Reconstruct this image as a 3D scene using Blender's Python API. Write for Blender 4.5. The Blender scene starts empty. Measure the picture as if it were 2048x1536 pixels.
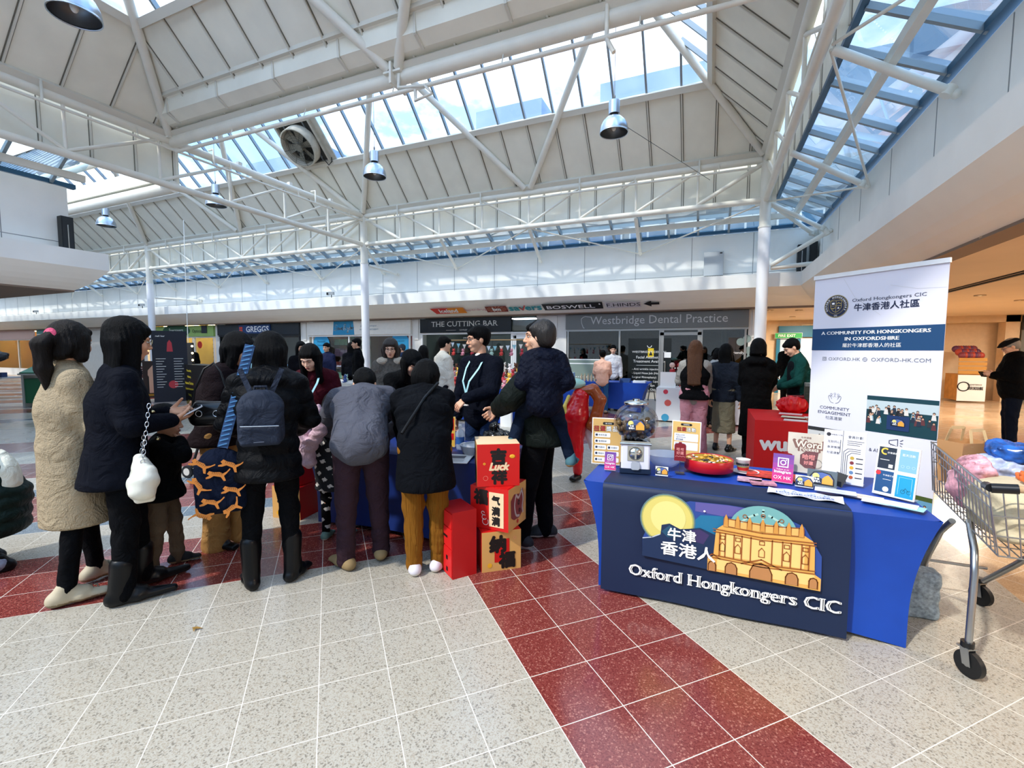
import bpy, bmesh, math, random
import numpy as np
from math import sin, cos, pi, radians, sqrt, atan2
from mathutils import Vector, Matrix, Euler

# ------------------------------------------------------------ camera, light, exposure
scene = bpy.context.scene
FPX, PIT, ROL, YAW, EYE = 917.2, 0.07383, 0.0027, -0.40643, 1.55
def _cam_matrix():
    cy, sy = cos(YAW), sin(YAW); cp, sp = cos(PIT), sin(PIT); cr, sr = cos(ROL), sin(ROL)
    Rz = np.array([[cy, -sy, 0], [sy, cy, 0], [0, 0, 1]])
    Rx = np.array([[1, 0, 0], [0, cp, -sp], [0, sp, cp]])
    Ry = np.array([[cr, 0, sr], [0, 1, 0], [-sr, 0, cr]])
    return Ry @ Rx @ Rz
CM = _cam_matrix()
cam_data = bpy.data.cameras.new('camera')
cam_data.sensor_width = 36; cam_data.lens = FPX / 2048 * 36
cam_data.clip_end = 500; cam_data.clip_start = 0.05
cam = bpy.data.objects.new('camera', cam_data)
bpy.context.collection.objects.link(cam)
_m = Matrix.Identity(4)
for _i in range(3):
    _m[_i][0] = CM[0][_i]; _m[_i][1] = CM[2][_i]; _m[_i][2] = -CM[1][_i]
_m[2][3] = EYE
cam.matrix_world = _m
scene.camera = cam

world = bpy.data.worlds.new('sky'); scene.world = world; world.use_nodes = True
wn = world.node_tree; wn.nodes.clear()
def wnode(t, **k):
    n = wn.nodes.new(t)
    for a, b in k.items(): setattr(n, a, b)
    return n
w_out = wnode('ShaderNodeOutputWorld'); w_bg = wnode('ShaderNodeBackground')
w_tc = wnode('ShaderNodeTexCoord'); w_map = wnode('ShaderNodeMapping'); w_map.inputs['Scale'].default_value = (1, 1, 2.2)
w_no = wnode('ShaderNodeTexNoise'); w_no.inputs['Scale'].default_value = 2.3; w_no.inputs['Detail'].default_value = 7; w_no.inputs['Roughness'].default_value = .58
w_cr = wnode('ShaderNodeValToRGB')
w_cr.color_ramp.elements[0].position = .455; w_cr.color_ramp.elements[0].color = (.22, .46, .84, 1)
w_cr.color_ramp.elements[1].position = .60; w_cr.color_ramp.elements[1].color = (1, .985, .955, 1)
wn.links.new(w_tc.outputs['Generated'], w_map.inputs[0]); wn.links.new(w_map.outputs[0], w_no.inputs['Vector'])
wn.links.new(w_no.outputs['Fac'], w_cr.inputs[0]); wn.links.new(w_cr.outputs[0], w_bg.inputs[0])
w_bg.inputs[1].default_value = 2.15
wn.links.new(w_bg.outputs[0], w_out.inputs[0])

sun_d = bpy.data.lights.new('sun', 'SUN'); sun_d.energy = 2.2; sun_d.angle = radians(2.0); sun_d.color = (1, .95, .86)
sun = bpy.data.objects.new('sun', sun_d); bpy.context.collection.objects.link(sun)
sun.rotation_euler = Vector((-0.55, -0.95, 1.15)).to_track_quat('Z', 'Y').to_euler()
sun.location = (0, 0, 30)

scene.view_settings.view_transform = 'Standard'; scene.view_settings.look = 'None'
scene.view_settings.gamma = 1; scene.view_settings.use_curve_mapping = False
scene.view_settings.exposure = 0.72
try:
    scene.cycles.max_bounces = 8; scene.cycles.diffuse_bounces = 4; scene.cycles.glossy_bounces = 3
    scene.cycles.transmission_bounces = 4; scene.cycles.transparent_max_bounces = 14
    scene.cycles.caustics_reflective = False; scene.cycles.caustics_refractive = False
    scene.cycles.sample_clamp_indirect = 6
except Exception: pass

# ------------------------------------------------------------ places from the photo's pixels
def ray(px, py):
    return CM.T @ np.array([px - 1024, FPX, -(py - 768)])
def G(px, py, z=0.0):
    d = ray(px, py); t = (z - EYE) / d[2]; return Vector((t * d[0], t * d[1], z))
def ATY(px, py, y):
    d = ray(px, py); t = y / d[1]; return Vector((t * d[0], y, EYE + t * d[2]))
def ATX(px, py, x):
    d = ray(px, py); t = x / d[0]; return Vector((x, t * d[1], EYE + t * d[2]))
def HZ(px, py, x, y):
    d = ray(px, py); t = (x * d[0] + y * d[1]) / (d[0] ** 2 + d[1] ** 2); return EYE + t * d[2]

# ------------------------------------------------------------ materials
_mats = {}
def lin(c):
    if isinstance(c, str):
        c = c.lstrip('#'); c = [int(c[i:i + 2], 16) / 255 for i in (0, 2, 4)]
        c = [x / 12.92 if x <= .04045 else ((x + .055) / 1.055) ** 2.4 for x in c]
    return (c[0], c[1], c[2], 1)
def mat(name, col, rough=.6, metal=0, spec=.5, bump=0, bscale=60, var=0, vscale=8, trans=0, emit=0, ior=1.45, sheen=0, coat=0, alpha=1, stretch=None, crease=0):
    if name in _mats: return _mats[name]
    m = bpy.data.materials.new(name); m.use_nodes = True; nt = m.node_tree
    b = nt.nodes['Principled BSDF']; c = lin(col)
    b.inputs['Base Color'].default_value = c; b.inputs['Roughness'].default_value = rough
    b.inputs['Metallic'].default_value = metal; b.inputs['Specular IOR Level'].default_value = spec
    b.inputs['IOR'].default_value = ior
    if trans: b.inputs['Transmission Weight'].default_value = trans
    if sheen: b.inputs['Sheen Weight'].default_value = sheen
    if coat: b.inputs['Coat Weight'].default_value = coat
    if alpha < 1: b.inputs['Alpha'].default_value = alpha
    if emit: b.inputs['Emission Color'].default_value = c; b.inputs['Emission Strength'].default_value = emit
    if var or bump:
        tc = nt.nodes.new('ShaderNodeTexCoord'); src = tc.outputs['Object']
        if stretch:
            mp = nt.nodes.new('ShaderNodeMapping'); mp.inputs['Scale'].default_value = stretch
            nt.links.new(src, mp.inputs[0]); src = mp.outputs[0]
    if var:
        n = nt.nodes.new('ShaderNodeTexNoise'); n.inputs['Scale'].default_value = vscale; n.inputs['Detail'].default_value = 5
        nt.links.new(src, n.inputs['Vector'])
        r = nt.nodes.new('ShaderNodeValToRGB')
        r.color_ramp.elements[0].position = .3; r.color_ramp.elements[1].position = .7
        r.color_ramp.elements[0].color = tuple(max(0, x * (1 - var)) for x in c[:3]) + (1,)
        r.color_ramp.elements[1].color = tuple(min(1, x * (1 + var)) for x in c[:3]) + (1,)
        nt.links.new(n.outputs['Fac'], r.inputs[0]); nt.links.new(r.outputs[0], b.inputs['Base Color'])
    if bump:
        n2 = nt.nodes.new('ShaderNodeTexNoise'); n2.inputs['Scale'].default_value = bscale; n2.inputs['Detail'].default_value = 4
        nt.links.new(src, n2.inputs['Vector'])
        bp = nt.nodes.new('ShaderNodeBump'); bp.inputs['Strength'].default_value = bump; bp.inputs['Distance'].default_value = .02
        nt.links.new(n2.outputs['Fac'], bp.inputs['Height']); nt.links.new(bp.outputs[0], b.inputs['Normal'])
        if crease:      # larger folds in cloth
            n3 = nt.nodes.new('ShaderNodeTexNoise'); n3.inputs['Scale'].default_value = 7; n3.inputs['Detail'].default_value = 3; n3.inputs['Distortion'].default_value = 1.6
            nt.links.new(src, n3.inputs['Vector']); b2 = nt.nodes.new('ShaderNodeBump'); b2.inputs['Strength'].default_value = crease; b2.inputs['Distance'].default_value = .06
            nt.links.new(n3.outputs['Fac'], b2.inputs['Height']); nt.links.new(bp.outputs[0], b2.inputs['Normal']); nt.links.new(b2.outputs[0], b.inputs['Normal'])
    _mats[name] = m; return m
def glass_mat(name, tint=(1, 1, 1), refl=.08, rough=.0, dirt=0.0):
    """thin pane: see-through with a mirror reflection"""
    if name in _mats: return _mats[name]
    m = bpy.data.materials.new(name); m.use_nodes = True; nt = m.node_tree; nt.nodes.clear()
    o = nt.nodes.new('ShaderNodeOutputMaterial'); t = nt.nodes.new('ShaderNodeBsdfTransparent')
    t.inputs[0].default_value = (*tint, 1)
    g = nt.nodes.new('ShaderNodeBsdfGlossy'); g.inputs['Roughness'].default_value = rough
    mx = nt.nodes.new('ShaderNodeMixShader'); lw = nt.nodes.new('ShaderNodeLayerWeight'); lw.inputs[0].default_value = .25
    mr = nt.nodes.new('ShaderNodeMapRange'); mr.inputs['To Min'].default_value = refl; mr.inputs['To Max'].default_value = min(1, refl + .5)
    nt.links.new(lw.outputs['Fresnel'], mr.inputs[0]); nt.links.new(mr.outputs[0], mx.inputs[0])
    nt.links.new(t.outputs[0], mx.inputs[1]); nt.links.new(g.outputs[0], mx.inputs[2])
    last = mx.outputs[0]
    if dirt:
        d = nt.nodes.new('ShaderNodeBsdfTranslucent'); d.inputs[0].default_value = (.9, .93, .95, 1)
        tc = nt.nodes.new('ShaderNodeTexCoord'); n = nt.nodes.new('ShaderNodeTexNoise'); n.inputs['Scale'].default_value = 1.3; n.inputs['Detail'].default_value = 6
        nt.links.new(tc.outputs['Object'], n.inputs['Vector'])
        r = nt.nodes.new('ShaderNodeMapRange'); r.inputs['From Min'].default_value = .45; r.inputs['From Max'].default_value = .75
        r.inputs['To Max'].default_value = dirt
        nt.links.new(n.outputs['Fac'], r.inputs[0])
        m2 = nt.nodes.new('ShaderNodeMixShader'); nt.links.new(r.outputs[0], m2.inputs[0])
        nt.links.new(last, m2.inputs[1]); nt.links.new(d.outputs[0], m2.inputs[2]); last = m2.outputs[0]
    nt.links.new(last, o.inputs[0]); _mats[name] = m; return m

# ------------------------------------------------------------ mesh builder
COL = bpy.context.collection
_tcache = {}
def text_mesh(s, bold=0.0, italic=0.0):
    key = (s, italic)
    if key in _tcache: return _tcache[key]
    cu = bpy.data.curves.new('lettering', 'FONT'); cu.body = s; cu.size = 1; cu.shear = italic; cu.resolution_u = 2
    ob = bpy.data.objects.new('lettering', cu)
    me = bpy.data.meshes.new_from_object(ob)
    v = np.zeros(len(me.vertices) * 3); me.vertices.foreach_get('co', v); v = v.reshape(-1, 3)
    f = [tuple(p.vertices) for p in me.polygons]
    bpy.data.objects.remove(ob); bpy.data.curves.remove(cu); bpy.data.meshes.remove(me)
    if len(v): mn, mx = v.min(0), v.max(0)
    else: mn = mx = np.zeros(3)
    _tcache[key] = (v, f, mn, mx); return _tcache[key]

class MB:
    def __init__(s): s.v = []; s.f = []; s.m = []; s.sm = []; s.mats = []; s.T = Matrix.Identity(4); s.cur = 0
    def use(s, m):
        if m not in s.mats: s.mats.append(m)
        s.cur = s.mats.index(m); return s
    def at(s, loc=(0, 0, 0), rz=0, rx=0, ry=0, sc=1):
        s.T = Matrix.Translation(loc) @ Euler((rx, ry, rz)).to_matrix().to_4x4() @ Matrix.Scale(sc, 4); return s
    def frame(s, o, x, y, z=None):
        """local axes x,y given as world vectors"""
        x = Vector(x).normalized(); y = Vector(y).normalized(); z = Vector(z) if z else x.cross(y)
        s.T = Matrix(((x[0], y[0], z[0], o[0]), (x[1], y[1], z[1], o[1]), (x[2], y[2], z[2], o[2]), (0, 0, 0, 1))); return s
    def add(s, vs, fs, smooth=False):
        b = len(s.v); T = s.T
        s.v.extend([tuple(T @ Vector(p)) for p in vs])
        s.f.extend([tuple(i + b for i in f) for f in fs]); s.m.extend([s.cur] * len(fs)); s.sm.extend([smooth] * len(fs)); return s
    def box(s, x0, x1, y0, y1, z0, z1):
        vs = [(x, y, z) for z in (z0, z1) for y in (y0, y1) for x in (x0, x1)]
        return s.add(vs, [(0, 2, 3, 1), (4, 5, 7, 6), (0, 1, 5, 4), (2, 6, 7, 3), (0, 4, 6, 2), (1, 3, 7, 5)])
    def cbox(s, c, d): return s.box(c[0] - d[0] / 2, c[0] + d[0] / 2, c[1] - d[1] / 2, c[1] + d[1] / 2, c[2] - d[2] / 2, c[2] + d[2] / 2)
    def beam(s, a, b, w, h, up=(0, 0, 1)):
        a = Vector(a); b = Vector(b); d = (b - a).normalized(); u = Vector(up); sd = d.cross(u)
        if sd.length < 1e-5: sd = d.cross(Vector((0, 1, 0)))
        sd.normalize(); u = sd.cross(d); sd *= w / 2; u *= h / 2
        vs = [p + i * sd + j * u for p in (a, b) for i, j in ((-1, -1), (1, -1), (1, 1), (-1, 1))]
        return s.add(vs, [(3, 2, 1, 0), (4, 5, 6, 7), (0, 1, 5, 4), (1, 2, 6, 5), (2, 3, 7, 6), (3, 0, 4, 7)])
    def tube(s, pts, r, n=10, caps=True):
        pts = [Vector(p) for p in pts]; rs = r if isinstance(r, (list, tuple)) else [r] * len(pts)
        vs = []; fs = []; pu = None
        for i, p in enumerate(pts):
            if i == 0: d = pts[1] - p
            elif i == len(pts) - 1: d = p - pts[i - 1]
            else: d = (pts[i + 1] - p).normalized() + (p - pts[i - 1]).normalized()
            d.normalize()
            if pu is None:
                a = Vector((0, 0, 1)) if abs(d.z) < .9 else Vector((1, 0, 0)); u = d.cross(a).normalized()
            else:
                u = (pu - d * pu.dot(d)).normalized()
            pu = u; w = d.cross(u)
            for k in range(n):
                t = 2 * pi * k / n; vs.append(p + (u * cos(t) + w * sin(t)) * rs[i])
        for i in range(len(pts) - 1):
            for k in range(n):
                a = i * n + k; b = i * n + (k + 1) % n; fs.append((a, b, b + n, a + n))
        s.add(vs, fs, True)
        if caps: s.add(vs[:n], [tuple(range(n))[::-1]]); s.add(vs[-n:], [tuple(range(n))])
        return s
    def cyl(s, x, y, z0, z1, r, n=20, r2=None): return s.tube([(x, y, z0), (x, y, z1)], [r, r if r2 is None else r2], n)
    def lathe(s, prof, c=(0, 0, 0), n=24, smooth=True, a0=0, a1=2 * pi):
        vs = []; fs = []; full = abs(a1 - a0 - 2 * pi) < 1e-6; m = n if full else n + 1
        for r, z in prof:
            for k in range(m):
                t = a0 + (a1 - a0) * k / n; vs.append((c[0] + r * cos(t), c[1] + r * sin(t), c[2] + z))
        for i in range(len(prof) - 1):
            for k in range(n):
                a = i * m + k; b = i * m + (k + 1) % m; fs.append((a, b, b + m, a + m))
        return s.add(vs, fs, smooth)
    def prism(s, poly, z0, z1):
        n = len(poly); vs = [(p[0], p[1], z0) for p in poly] + [(p[0], p[1], z1) for p in poly]
        return s.add(vs, [tuple(range(n))[::-1], tuple(range(n, 2 * n))] + [(i, (i + 1) % n, (i + 1) % n + n, i + n) for i in range(n)])
    def poly(s, pts): return s.add(pts, [tuple(range(len(pts)))])
    def slab(s, pts, th):
        """solid plate from a planar polygon pushed along its normal by th"""
        P = [Vector(p) for p in pts]; nn = Vector((0, 0, 0))
        for i in range(len(P)): nn += (P[i] - P[0]).cross(P[(i + 1) % len(P)] - P[0])
        nn.normalize(); n = len(P); vs = P + [p + nn * th for p in P]
        return s.add(vs, [tuple(range(n))[::-1], tuple(range(n, 2 * n))] + [(i, (i + 1) % n, (i + 1) % n + n, i + n) for i in range(n)])
    def ell(s, c, r, n=12, m=8, smooth=True):
        if not isinstance(r, (tuple, list)): r = (r, r, r)
        vs = []; fs = []
        for i in range(m + 1):
            ph = -pi / 2 + pi * i / m
            for k in range(n):
                t = 2 * pi * k / n; vs.append((c[0] + r[0] * cos(ph) * cos(t), c[1] + r[1] * cos(ph) * sin(t), c[2] + r[2] * sin(ph)))
        for i in range(m):
            for k in range(n):
                a = i * n + k; b = i * n + (k + 1) % n; fs.append((a, b, b + n, a + n))
        return s.add(vs, fs, smooth)
    def disc(s, cx, cy, r, z=0, n=24, rx=None, a0=0, a1=2 * pi):
        return s.add([(cx + (rx or r) * cos(a0 + (a1 - a0) * k / n), cy + r * sin(a0 + (a1 - a0) * k / n), z) for k in range(n if a1 - a0 > 6.28 else n + 1)], [tuple(range(n if a1 - a0 > 6.28 else n + 1))])
    def ring(s, cx, cy, r0, r1, z=0, n=24, a0=0, a1=2 * pi):
        vs = []; fs = []
        for k in range(n + 1):
            t = a0 + (a1 - a0) * k / n
            vs += [(cx + r0 * cos(t), cy + r0 * sin(t), z), (cx + r1 * cos(t), cy + r1 * sin(t), z)]
        for k in range(n): a = 2 * k; fs.append((a, a + 1, a + 3, a + 2))
        return s.add(vs, fs)
    def rect(s, x0, x1, y0, y1, z=0): return s.add([(x0, y0, z), (x1, y0, z), (x1, y1, z), (x0, y1, z)], [(0, 1, 2, 3)])
    def rrect(s, x0, x1, y0, y1, r, z=0, n=4):
        P = []
        for cx, cy, a in ((x1 - r, y1 - r, 0), (x0 + r, y1 - r, pi / 2), (x0 + r, y0 + r, pi), (x1 - r, y0 + r, 1.5 * pi)):
            for k in range(n + 1): P.append((cx + r * cos(a + pi / 2 * k / n), cy + r * sin(a + pi / 2 * k / n), z))
        return s.add(P, [tuple(range(len(P)))])
    def stroke(s, pts, w, z=0):
        """flat line of width w through 2D points"""
        for i in range(len(pts) - 1):
            a = Vector(pts[i]); b = Vector(pts[i + 1]); d = (b - a)
            if d.length < 1e-6: continue
            d.normalize(); n = Vector((-d.y, d.x)) * w / 2; e = d * w * .3
            s.add([(*(a - n - e), z), (*(b - n + e), z), (*(b + n + e), z), (*(a + n - e), z)], [(0, 1, 2, 3)])
        return s
    def text(s, t, x, y, w=None, h=None, z=0, al='c', bold=0, it=0, maxw=None, serif=False):
        """lettering in the local xy plane; h = height of the string's box, w = its width"""
        v, f, mn, mx = text_mesh(t, bold, it)
        if not len(v): return s
        W, H = mx[0] - mn[0], mx[1] - mn[1]
        if h and w: sx, sy = w / W, h / H
        elif h: sx = sy = h / H
        else: sx = sy = w / W
        if maxw and W * sx > maxw: sx = maxw / W
        ox = {'c': (mn[0] + mx[0]) / 2, 'l': mn[0], 'r': mx[0]}[al]; oy = (mn[1] + mx[1]) / 2
        B = [(x + (p[0] - ox) * sx, y + (p[1] - oy) * sy, z) for p in v]; b = bold * sy * 1.1
        s.add(B, f)
        if bold:
            for k, (i, j) in enumerate(((1, 0), (-1, 0)) + (() if serif else ((0, 1), (0, -1), (.7, .7), (-.7, .7), (.7, -.7), (-.7, -.7)))): s.add([(p[0] + i * b * (1.3 if serif else 1), p[1] + j * b, z + 1e-5 * k) for p in B], f)
        if serif:      # short feet on the ends of upright stems
            cnt = {}
            for q in f:
                for i in range(len(q)): e = (q[i], q[(i + 1) % len(q)]); cnt[tuple(sorted(e))] = cnt.get(tuple(sorted(e)), 0) + 1
            for (i, j), n in cnt.items():
                a, c = v[i], v[j]; L = abs(a[0] - c[0])
                if n == 1 and abs(a[1] - c[1]) < 1e-3 and .04 < L < .16:
                    X0 = x + (min(a[0], c[0]) - ox) * sx; X1 = X0 + L * sx; Y = y + (a[1] - oy) * sy; e = .055 * sx + b; h_ = .035 * sy
                    up = 1 if a[1] < (mn[1] + mx[1]) * .35 else -1
                    s.add([(X0 - e, Y, z + 2e-5), (X1 + e, Y, z + 2e-5), (X1 + e, Y + h_ * up, z + 2e-5), (X0 - e, Y + h_ * up, z + 2e-5)], [(0, 1, 2, 3) if up > 0 else (3, 2, 1, 0)])
        return s
    def build(s, name, parent=None, mats=None, **tags):
        me = bpy.data.meshes.new(name); me.from_pydata(s.v, [], s.f)
        for m in (mats or s.mats): me.materials.append(m)
        if len(s.f):
            me.polygons.foreach_set('material_index', s.m); me.polygons.foreach_set('use_smooth', s.sm)
        me.update()
        o = bpy.data.objects.new(name, me); COL.objects.link(o)
        if parent: o.parent = parent
        tag(o, **tags); return o

def tag(o, label=None, cat=None, group=None, kind=None):
    if label: o['label'] = label
    if cat: o['category'] = cat
    if group: o['group'] = group
    if kind: o['kind'] = kind
    return o
def thing(name, loc=(0, 0, 0), rz=0, label=None, cat=None, group=None):
    o = bpy.data.objects.new(name, None); COL.objects.link(o); o.location = loc; o.rotation_euler = (0, 0, rz); o.empty_display_size = .1
    return tag(o, label, cat, group)
def dup(root, loc=None, rz=None, label=None, group=None):
    r = root.copy(); COL.objects.link(r)
    if loc is not None: r.location = loc
    if rz is not None: r.rotation_euler = (0, 0, rz)
    if label: r['label'] = label
    if group: r['group'] = group
    for ch in list(root.children):
        c = ch.copy(); COL.objects.link(c); c.parent = r
        for g in list(ch.children):
            d = g.copy(); COL.objects.link(d); d.parent = c
    return r
WHITE = mat('white_print', '#f2f2f0', .6); BLACK = mat('black_print', '#0c0c10', .6)
# ============================================================ the setting
M_STEEL = mat('cream_painted_steel', '#e3dfd3', .38, bump=.05, bscale=40, var=.05, vscale=3)
M_COLUMN = mat('white_painted_column', '#eceaea', .35)
M_PANEL = mat('cream_roof_panel', '#e9e6d8', .75, var=.05, vscale=2)
M_RIB = mat('panel_rib', '#d4d0c4', .5)
M_SEAM = mat('dark_panel_seam', '#6f6b60', .8)
M_WALL = mat('white_concrete_wall', '#ecebe6', .8, spec=.12, var=.05, vscale=1.2, bump=.05, bscale=12)
M_JOINT = mat('wall_joint', '#8d8e8e', .8)
M_COVE = mat('cream_cove', '#f3eee2', .8, spec=.1, var=.02, vscale=2)
M_BRONZE = mat('brown_soffit_edge', '#7f6a5a', .6)
M_SOFFIT = mat('tan_soffit', '#e0c9ab', .6, spec=.2, var=.04, vscale=1)
M_ALU = mat('grey_glazing_bar', '#8d979d', .4, metal=.5)
M_ALUD = mat('blue_grey_glazing_bar', '#2f5875', .4, metal=.3)
M_SKYGL = glass_mat('roof_glass', (.90, .95, .99), .04, dirt=.18)
M_LEANGL = glass_mat('lean_to_glass', (.62, .80, .92), .06, dirt=.12)
XR, XM, XL = 1.05, -4.70, -10.44          # column lines
YF, YT, YN = 12.05, 6.29, .53
ZT, ZB = 5.85, 4.95
BAY = 5.76

# floor: diagonal terrazzo tiles
TILE = .31
def terrazzo(name, base, c1, c2, amt=.5, rough=.16):
    m = bpy.data.materials.new(name); m.use_nodes = True; nt = m.node_tree; b = nt.nodes['Principled BSDF']
    tc = nt.nodes.new('ShaderNodeTexCoord')
    def vor(sc, lo, hi, ca, cb, prev=None):
        v = nt.nodes.new('ShaderNodeTexVoronoi'); v.inputs['Scale'].default_value = sc
        nt.links.new(tc.outputs['Object'], v.inputs['Vector'])
        sep = nt.nodes.new('ShaderNodeSeparateColor'); nt.links.new(v.outputs['Color'], sep.inputs[0])
        r = nt.nodes.new('ShaderNodeMapRange'); r.inputs['From Min'].default_value = lo; r.inputs['From Max'].default_value = hi
        nt.links.new(sep.outputs[0], r.inputs[0])
        mx = nt.nodes.new('ShaderNodeMix'); mx.data_type = 'RGBA'
        nt.links.new(r.outputs[0], mx.inputs[0])
        if prev: nt.links.new(prev, mx.inputs[6])
        else: mx.inputs[6].default_value = lin(ca)
        mx.inputs[7].default_value = lin(cb); return mx.outputs[2]
    a = vor(210, .6, .7, base, c1); a = vor(150, .86, .92, None, c2, a)
    # grout lines in the rotated grid
    mp = nt.nodes.new('ShaderNodeMapping'); mp.inputs['Rotation'].default_value = (0, 0, -pi / 4)
    mp.inputs['Scale'].default_value = (1 / TILE, 1 / TILE, 1)
    nt.links.new(tc.outputs['Object'], mp.inputs[0]); sp = nt.nodes.new('ShaderNodeSeparateXYZ'); nt.links.new(mp.outputs[0], sp.inputs[0])
    lines = []
    for i, off in ((0, U0 / TILE), (1, V0 / TILE)):
        s1 = nt.nodes.new('ShaderNodeMath'); s1.operation = 'SUBTRACT'; s1.inputs[1].default_value = off; nt.links.new(sp.outputs[i], s1.inputs[0])
        fr = nt.nodes.new('ShaderNodeMath'); fr.operation = 'PINGPONG'; fr.inputs[1].default_value = .5; nt.links.new(s1.outputs[0], fr.inputs[0])
        lt = nt.nodes.new('ShaderNodeMath'); lt.operation = 'LESS_THAN'; lt.inputs[1].default_value = .0065; nt.links.new(fr.outputs[0], lt.inputs[0]); lines.append(lt)
    ad = nt.nodes.new('ShaderNodeMath'); ad.operation = 'MAXIMUM'; nt.links.new(lines[0].outputs[0], ad.inputs[0]); nt.links.new(lines[1].outputs[0], ad.inputs[1])
    mx = nt.nodes.new('ShaderNodeMix'); mx.data_type = 'RGBA'; nt.links.new(ad.outputs[0], mx.inputs[0]); nt.links.new(a, mx.inputs[6]); mx.inputs[7].default_value = lin('#ddd6ca')
    # slow patches
    no = nt.nodes.new('ShaderNodeTexNoise'); no.inputs['Scale'].default_value = .9; no.inputs['Detail'].default_value = 4; nt.links.new(tc.outputs['Object'], no.inputs['Vector'])
    r = nt.nodes.new('ShaderNodeMapRange'); r.inputs['From Min'].default_value = .3; r.inputs['From Max'].default_value = .7; r.inputs['To Min'].default_value = rough - .05; r.inputs['To Max'].default_value = rough + .1
    nt.links.new(no.outputs['Fac'], r.inputs[0]); nt.links.new(r.outputs[0], b.inputs['Roughness'])
    nt.links.new(mx.outputs[2], b.inputs['Base Color']); b.inputs['Specular IOR Level'].default_value = .5
    return m
U0, V0 = 2.78 * .305, 11.28 * .305       # one red corner of the pattern
T_CREAM = terrazzo('cream_terrazzo', '#aea89b', '#a09787', '#827b6f', rough=.22)
T_RED = terrazzo('red_terrazzo', '#7d3a34', '#672724', '#9c6155', rough=.14)
T_BLUE = terrazzo('slate_terrazzo', '#66737d', '#525e69', '#8a949b', rough=.14)
T_TAN = terrazzo('tan_terrazzo', '#bd9f7e', '#a98a68', '#cbb08f', rough=.14)
def tile_kind(i, j, x, y):
    if x > 1.83 or y > 12.75: return 3
    if x < -13.5: return 1 if (j // 3) % 3 == 0 else (2 if (j // 2) % 5 == 0 else 0)
    if 0 <= i < 3 and j < 0: return 1                     # band towards the camera
    if 0 <= j < 3: return 2 if (1 <= i < 2 and 0 <= j < 1) else 1
    if i < 0:
        if 5 <= j < 6: return 2
        if 6 <= j < 9: return 1
        if 9 <= j < 10: return 2
        if 12 <= j < 15: return 1
        if 18 <= j < 21: return 1
        return 0
    if 0 <= i < 3 and j >= 3: return 1 if j > 8 else 0
    if 10 <= j < 13 or 22 <= j < 25: return 1
    if 15 <= i < 18 and j > 13: return 1
    return 0
fl = MB(); fl.mats = [T_CREAM, T_RED, T_BLUE, T_TAN]
for i in range(-135, 90):
    for j in range(-60, 135):
        u = U0 + i * TILE; v = V0 + j * TILE
        P = [((a - b) / sqrt(2), (a + b) / sqrt(2), 0) for a, b in ((u, v), (u + TILE, v), (u + TILE, v + TILE), (u, v + TILE))]
        cx, cy = sum(p[0] for p in P) / 4, sum(p[1] for p in P) / 4
        if not (-44 < cx < 17 and -5 < cy < 24): continue
        def cut(Q, ax, val, keep):
            out = []
            for k in range(len(Q)):
                a, b = Q[k], Q[(k + 1) % len(Q)]; ia = (a[ax] - val) * keep >= 0; ib = (b[ax] - val) * keep >= 0
                if ia: out.append(a)
                if ia != ib:
                    t = (val - a[ax]) / (b[ax] - a[ax]); out.append(tuple(a[q] + (b[q] - a[q]) * t for q in range(3)))
            return out
        inner = cut(cut(P, 0, 1.83, -1), 1, 12.75, -1)
        if len(inner) > 2: fl.cur = tile_kind(i, j, min(cx, 1.8), min(cy, 12.7)); fl.poly(inner)
        for Q in (cut(P, 0, 1.83, 1), cut(cut(P, 0, 1.83, -1), 1, 12.75, 1)):
            if len(Q) > 2: fl.cur = tile_kind(i, j, cx if Q[0][0] > 1.8 else cx, 13); fl.poly(Q)
fl.build('floor', kind='structure')

# upper walls with panel joints
def wall(name, a, b, z0, z1, th, joints, hj=None):
    m = MB().use(M_WALL); a = Vector(a); b = Vector(b); d = (b - a); L = d.length; d.normalize(); n = Vector((-d.y, d.x, 0))
    m.frame((a.x, a.y, 0), d, n); m.box(0, L, 0, th, z0, z1); m.use(M_JOINT)
    t = joints / 2
    while t < L: m.box(t - .006, t + .006, -.004, .02, z0, z1 - .02); t += joints
    if hj: m.box(0, L, -.003, .02, hj - .006, hj + .006)
    return m.build(name, kind='structure')
XW, YW, XLW = 2.30, 13.17, -11.25
wall('wall_far', (-43, YW, 0), (XW, YW, 0), 3.2, 4.52, .25, 1.44, 3.52)
wall('wall_right', (XW, YW + .25, 0), (XW, -4, 0), 3.2, 4.46, .25, 1.44)
wall('wall_left', (XLW, -4, 0), (XLW, 4.85, 0), 3.2, 4.58, .25, 1.44, 3.55)
wall('wall_left_return', (XLW - .26, 4.85, 0), (-43, 4.85, 0), 2.65, 4.58, .25, 1.44)
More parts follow.
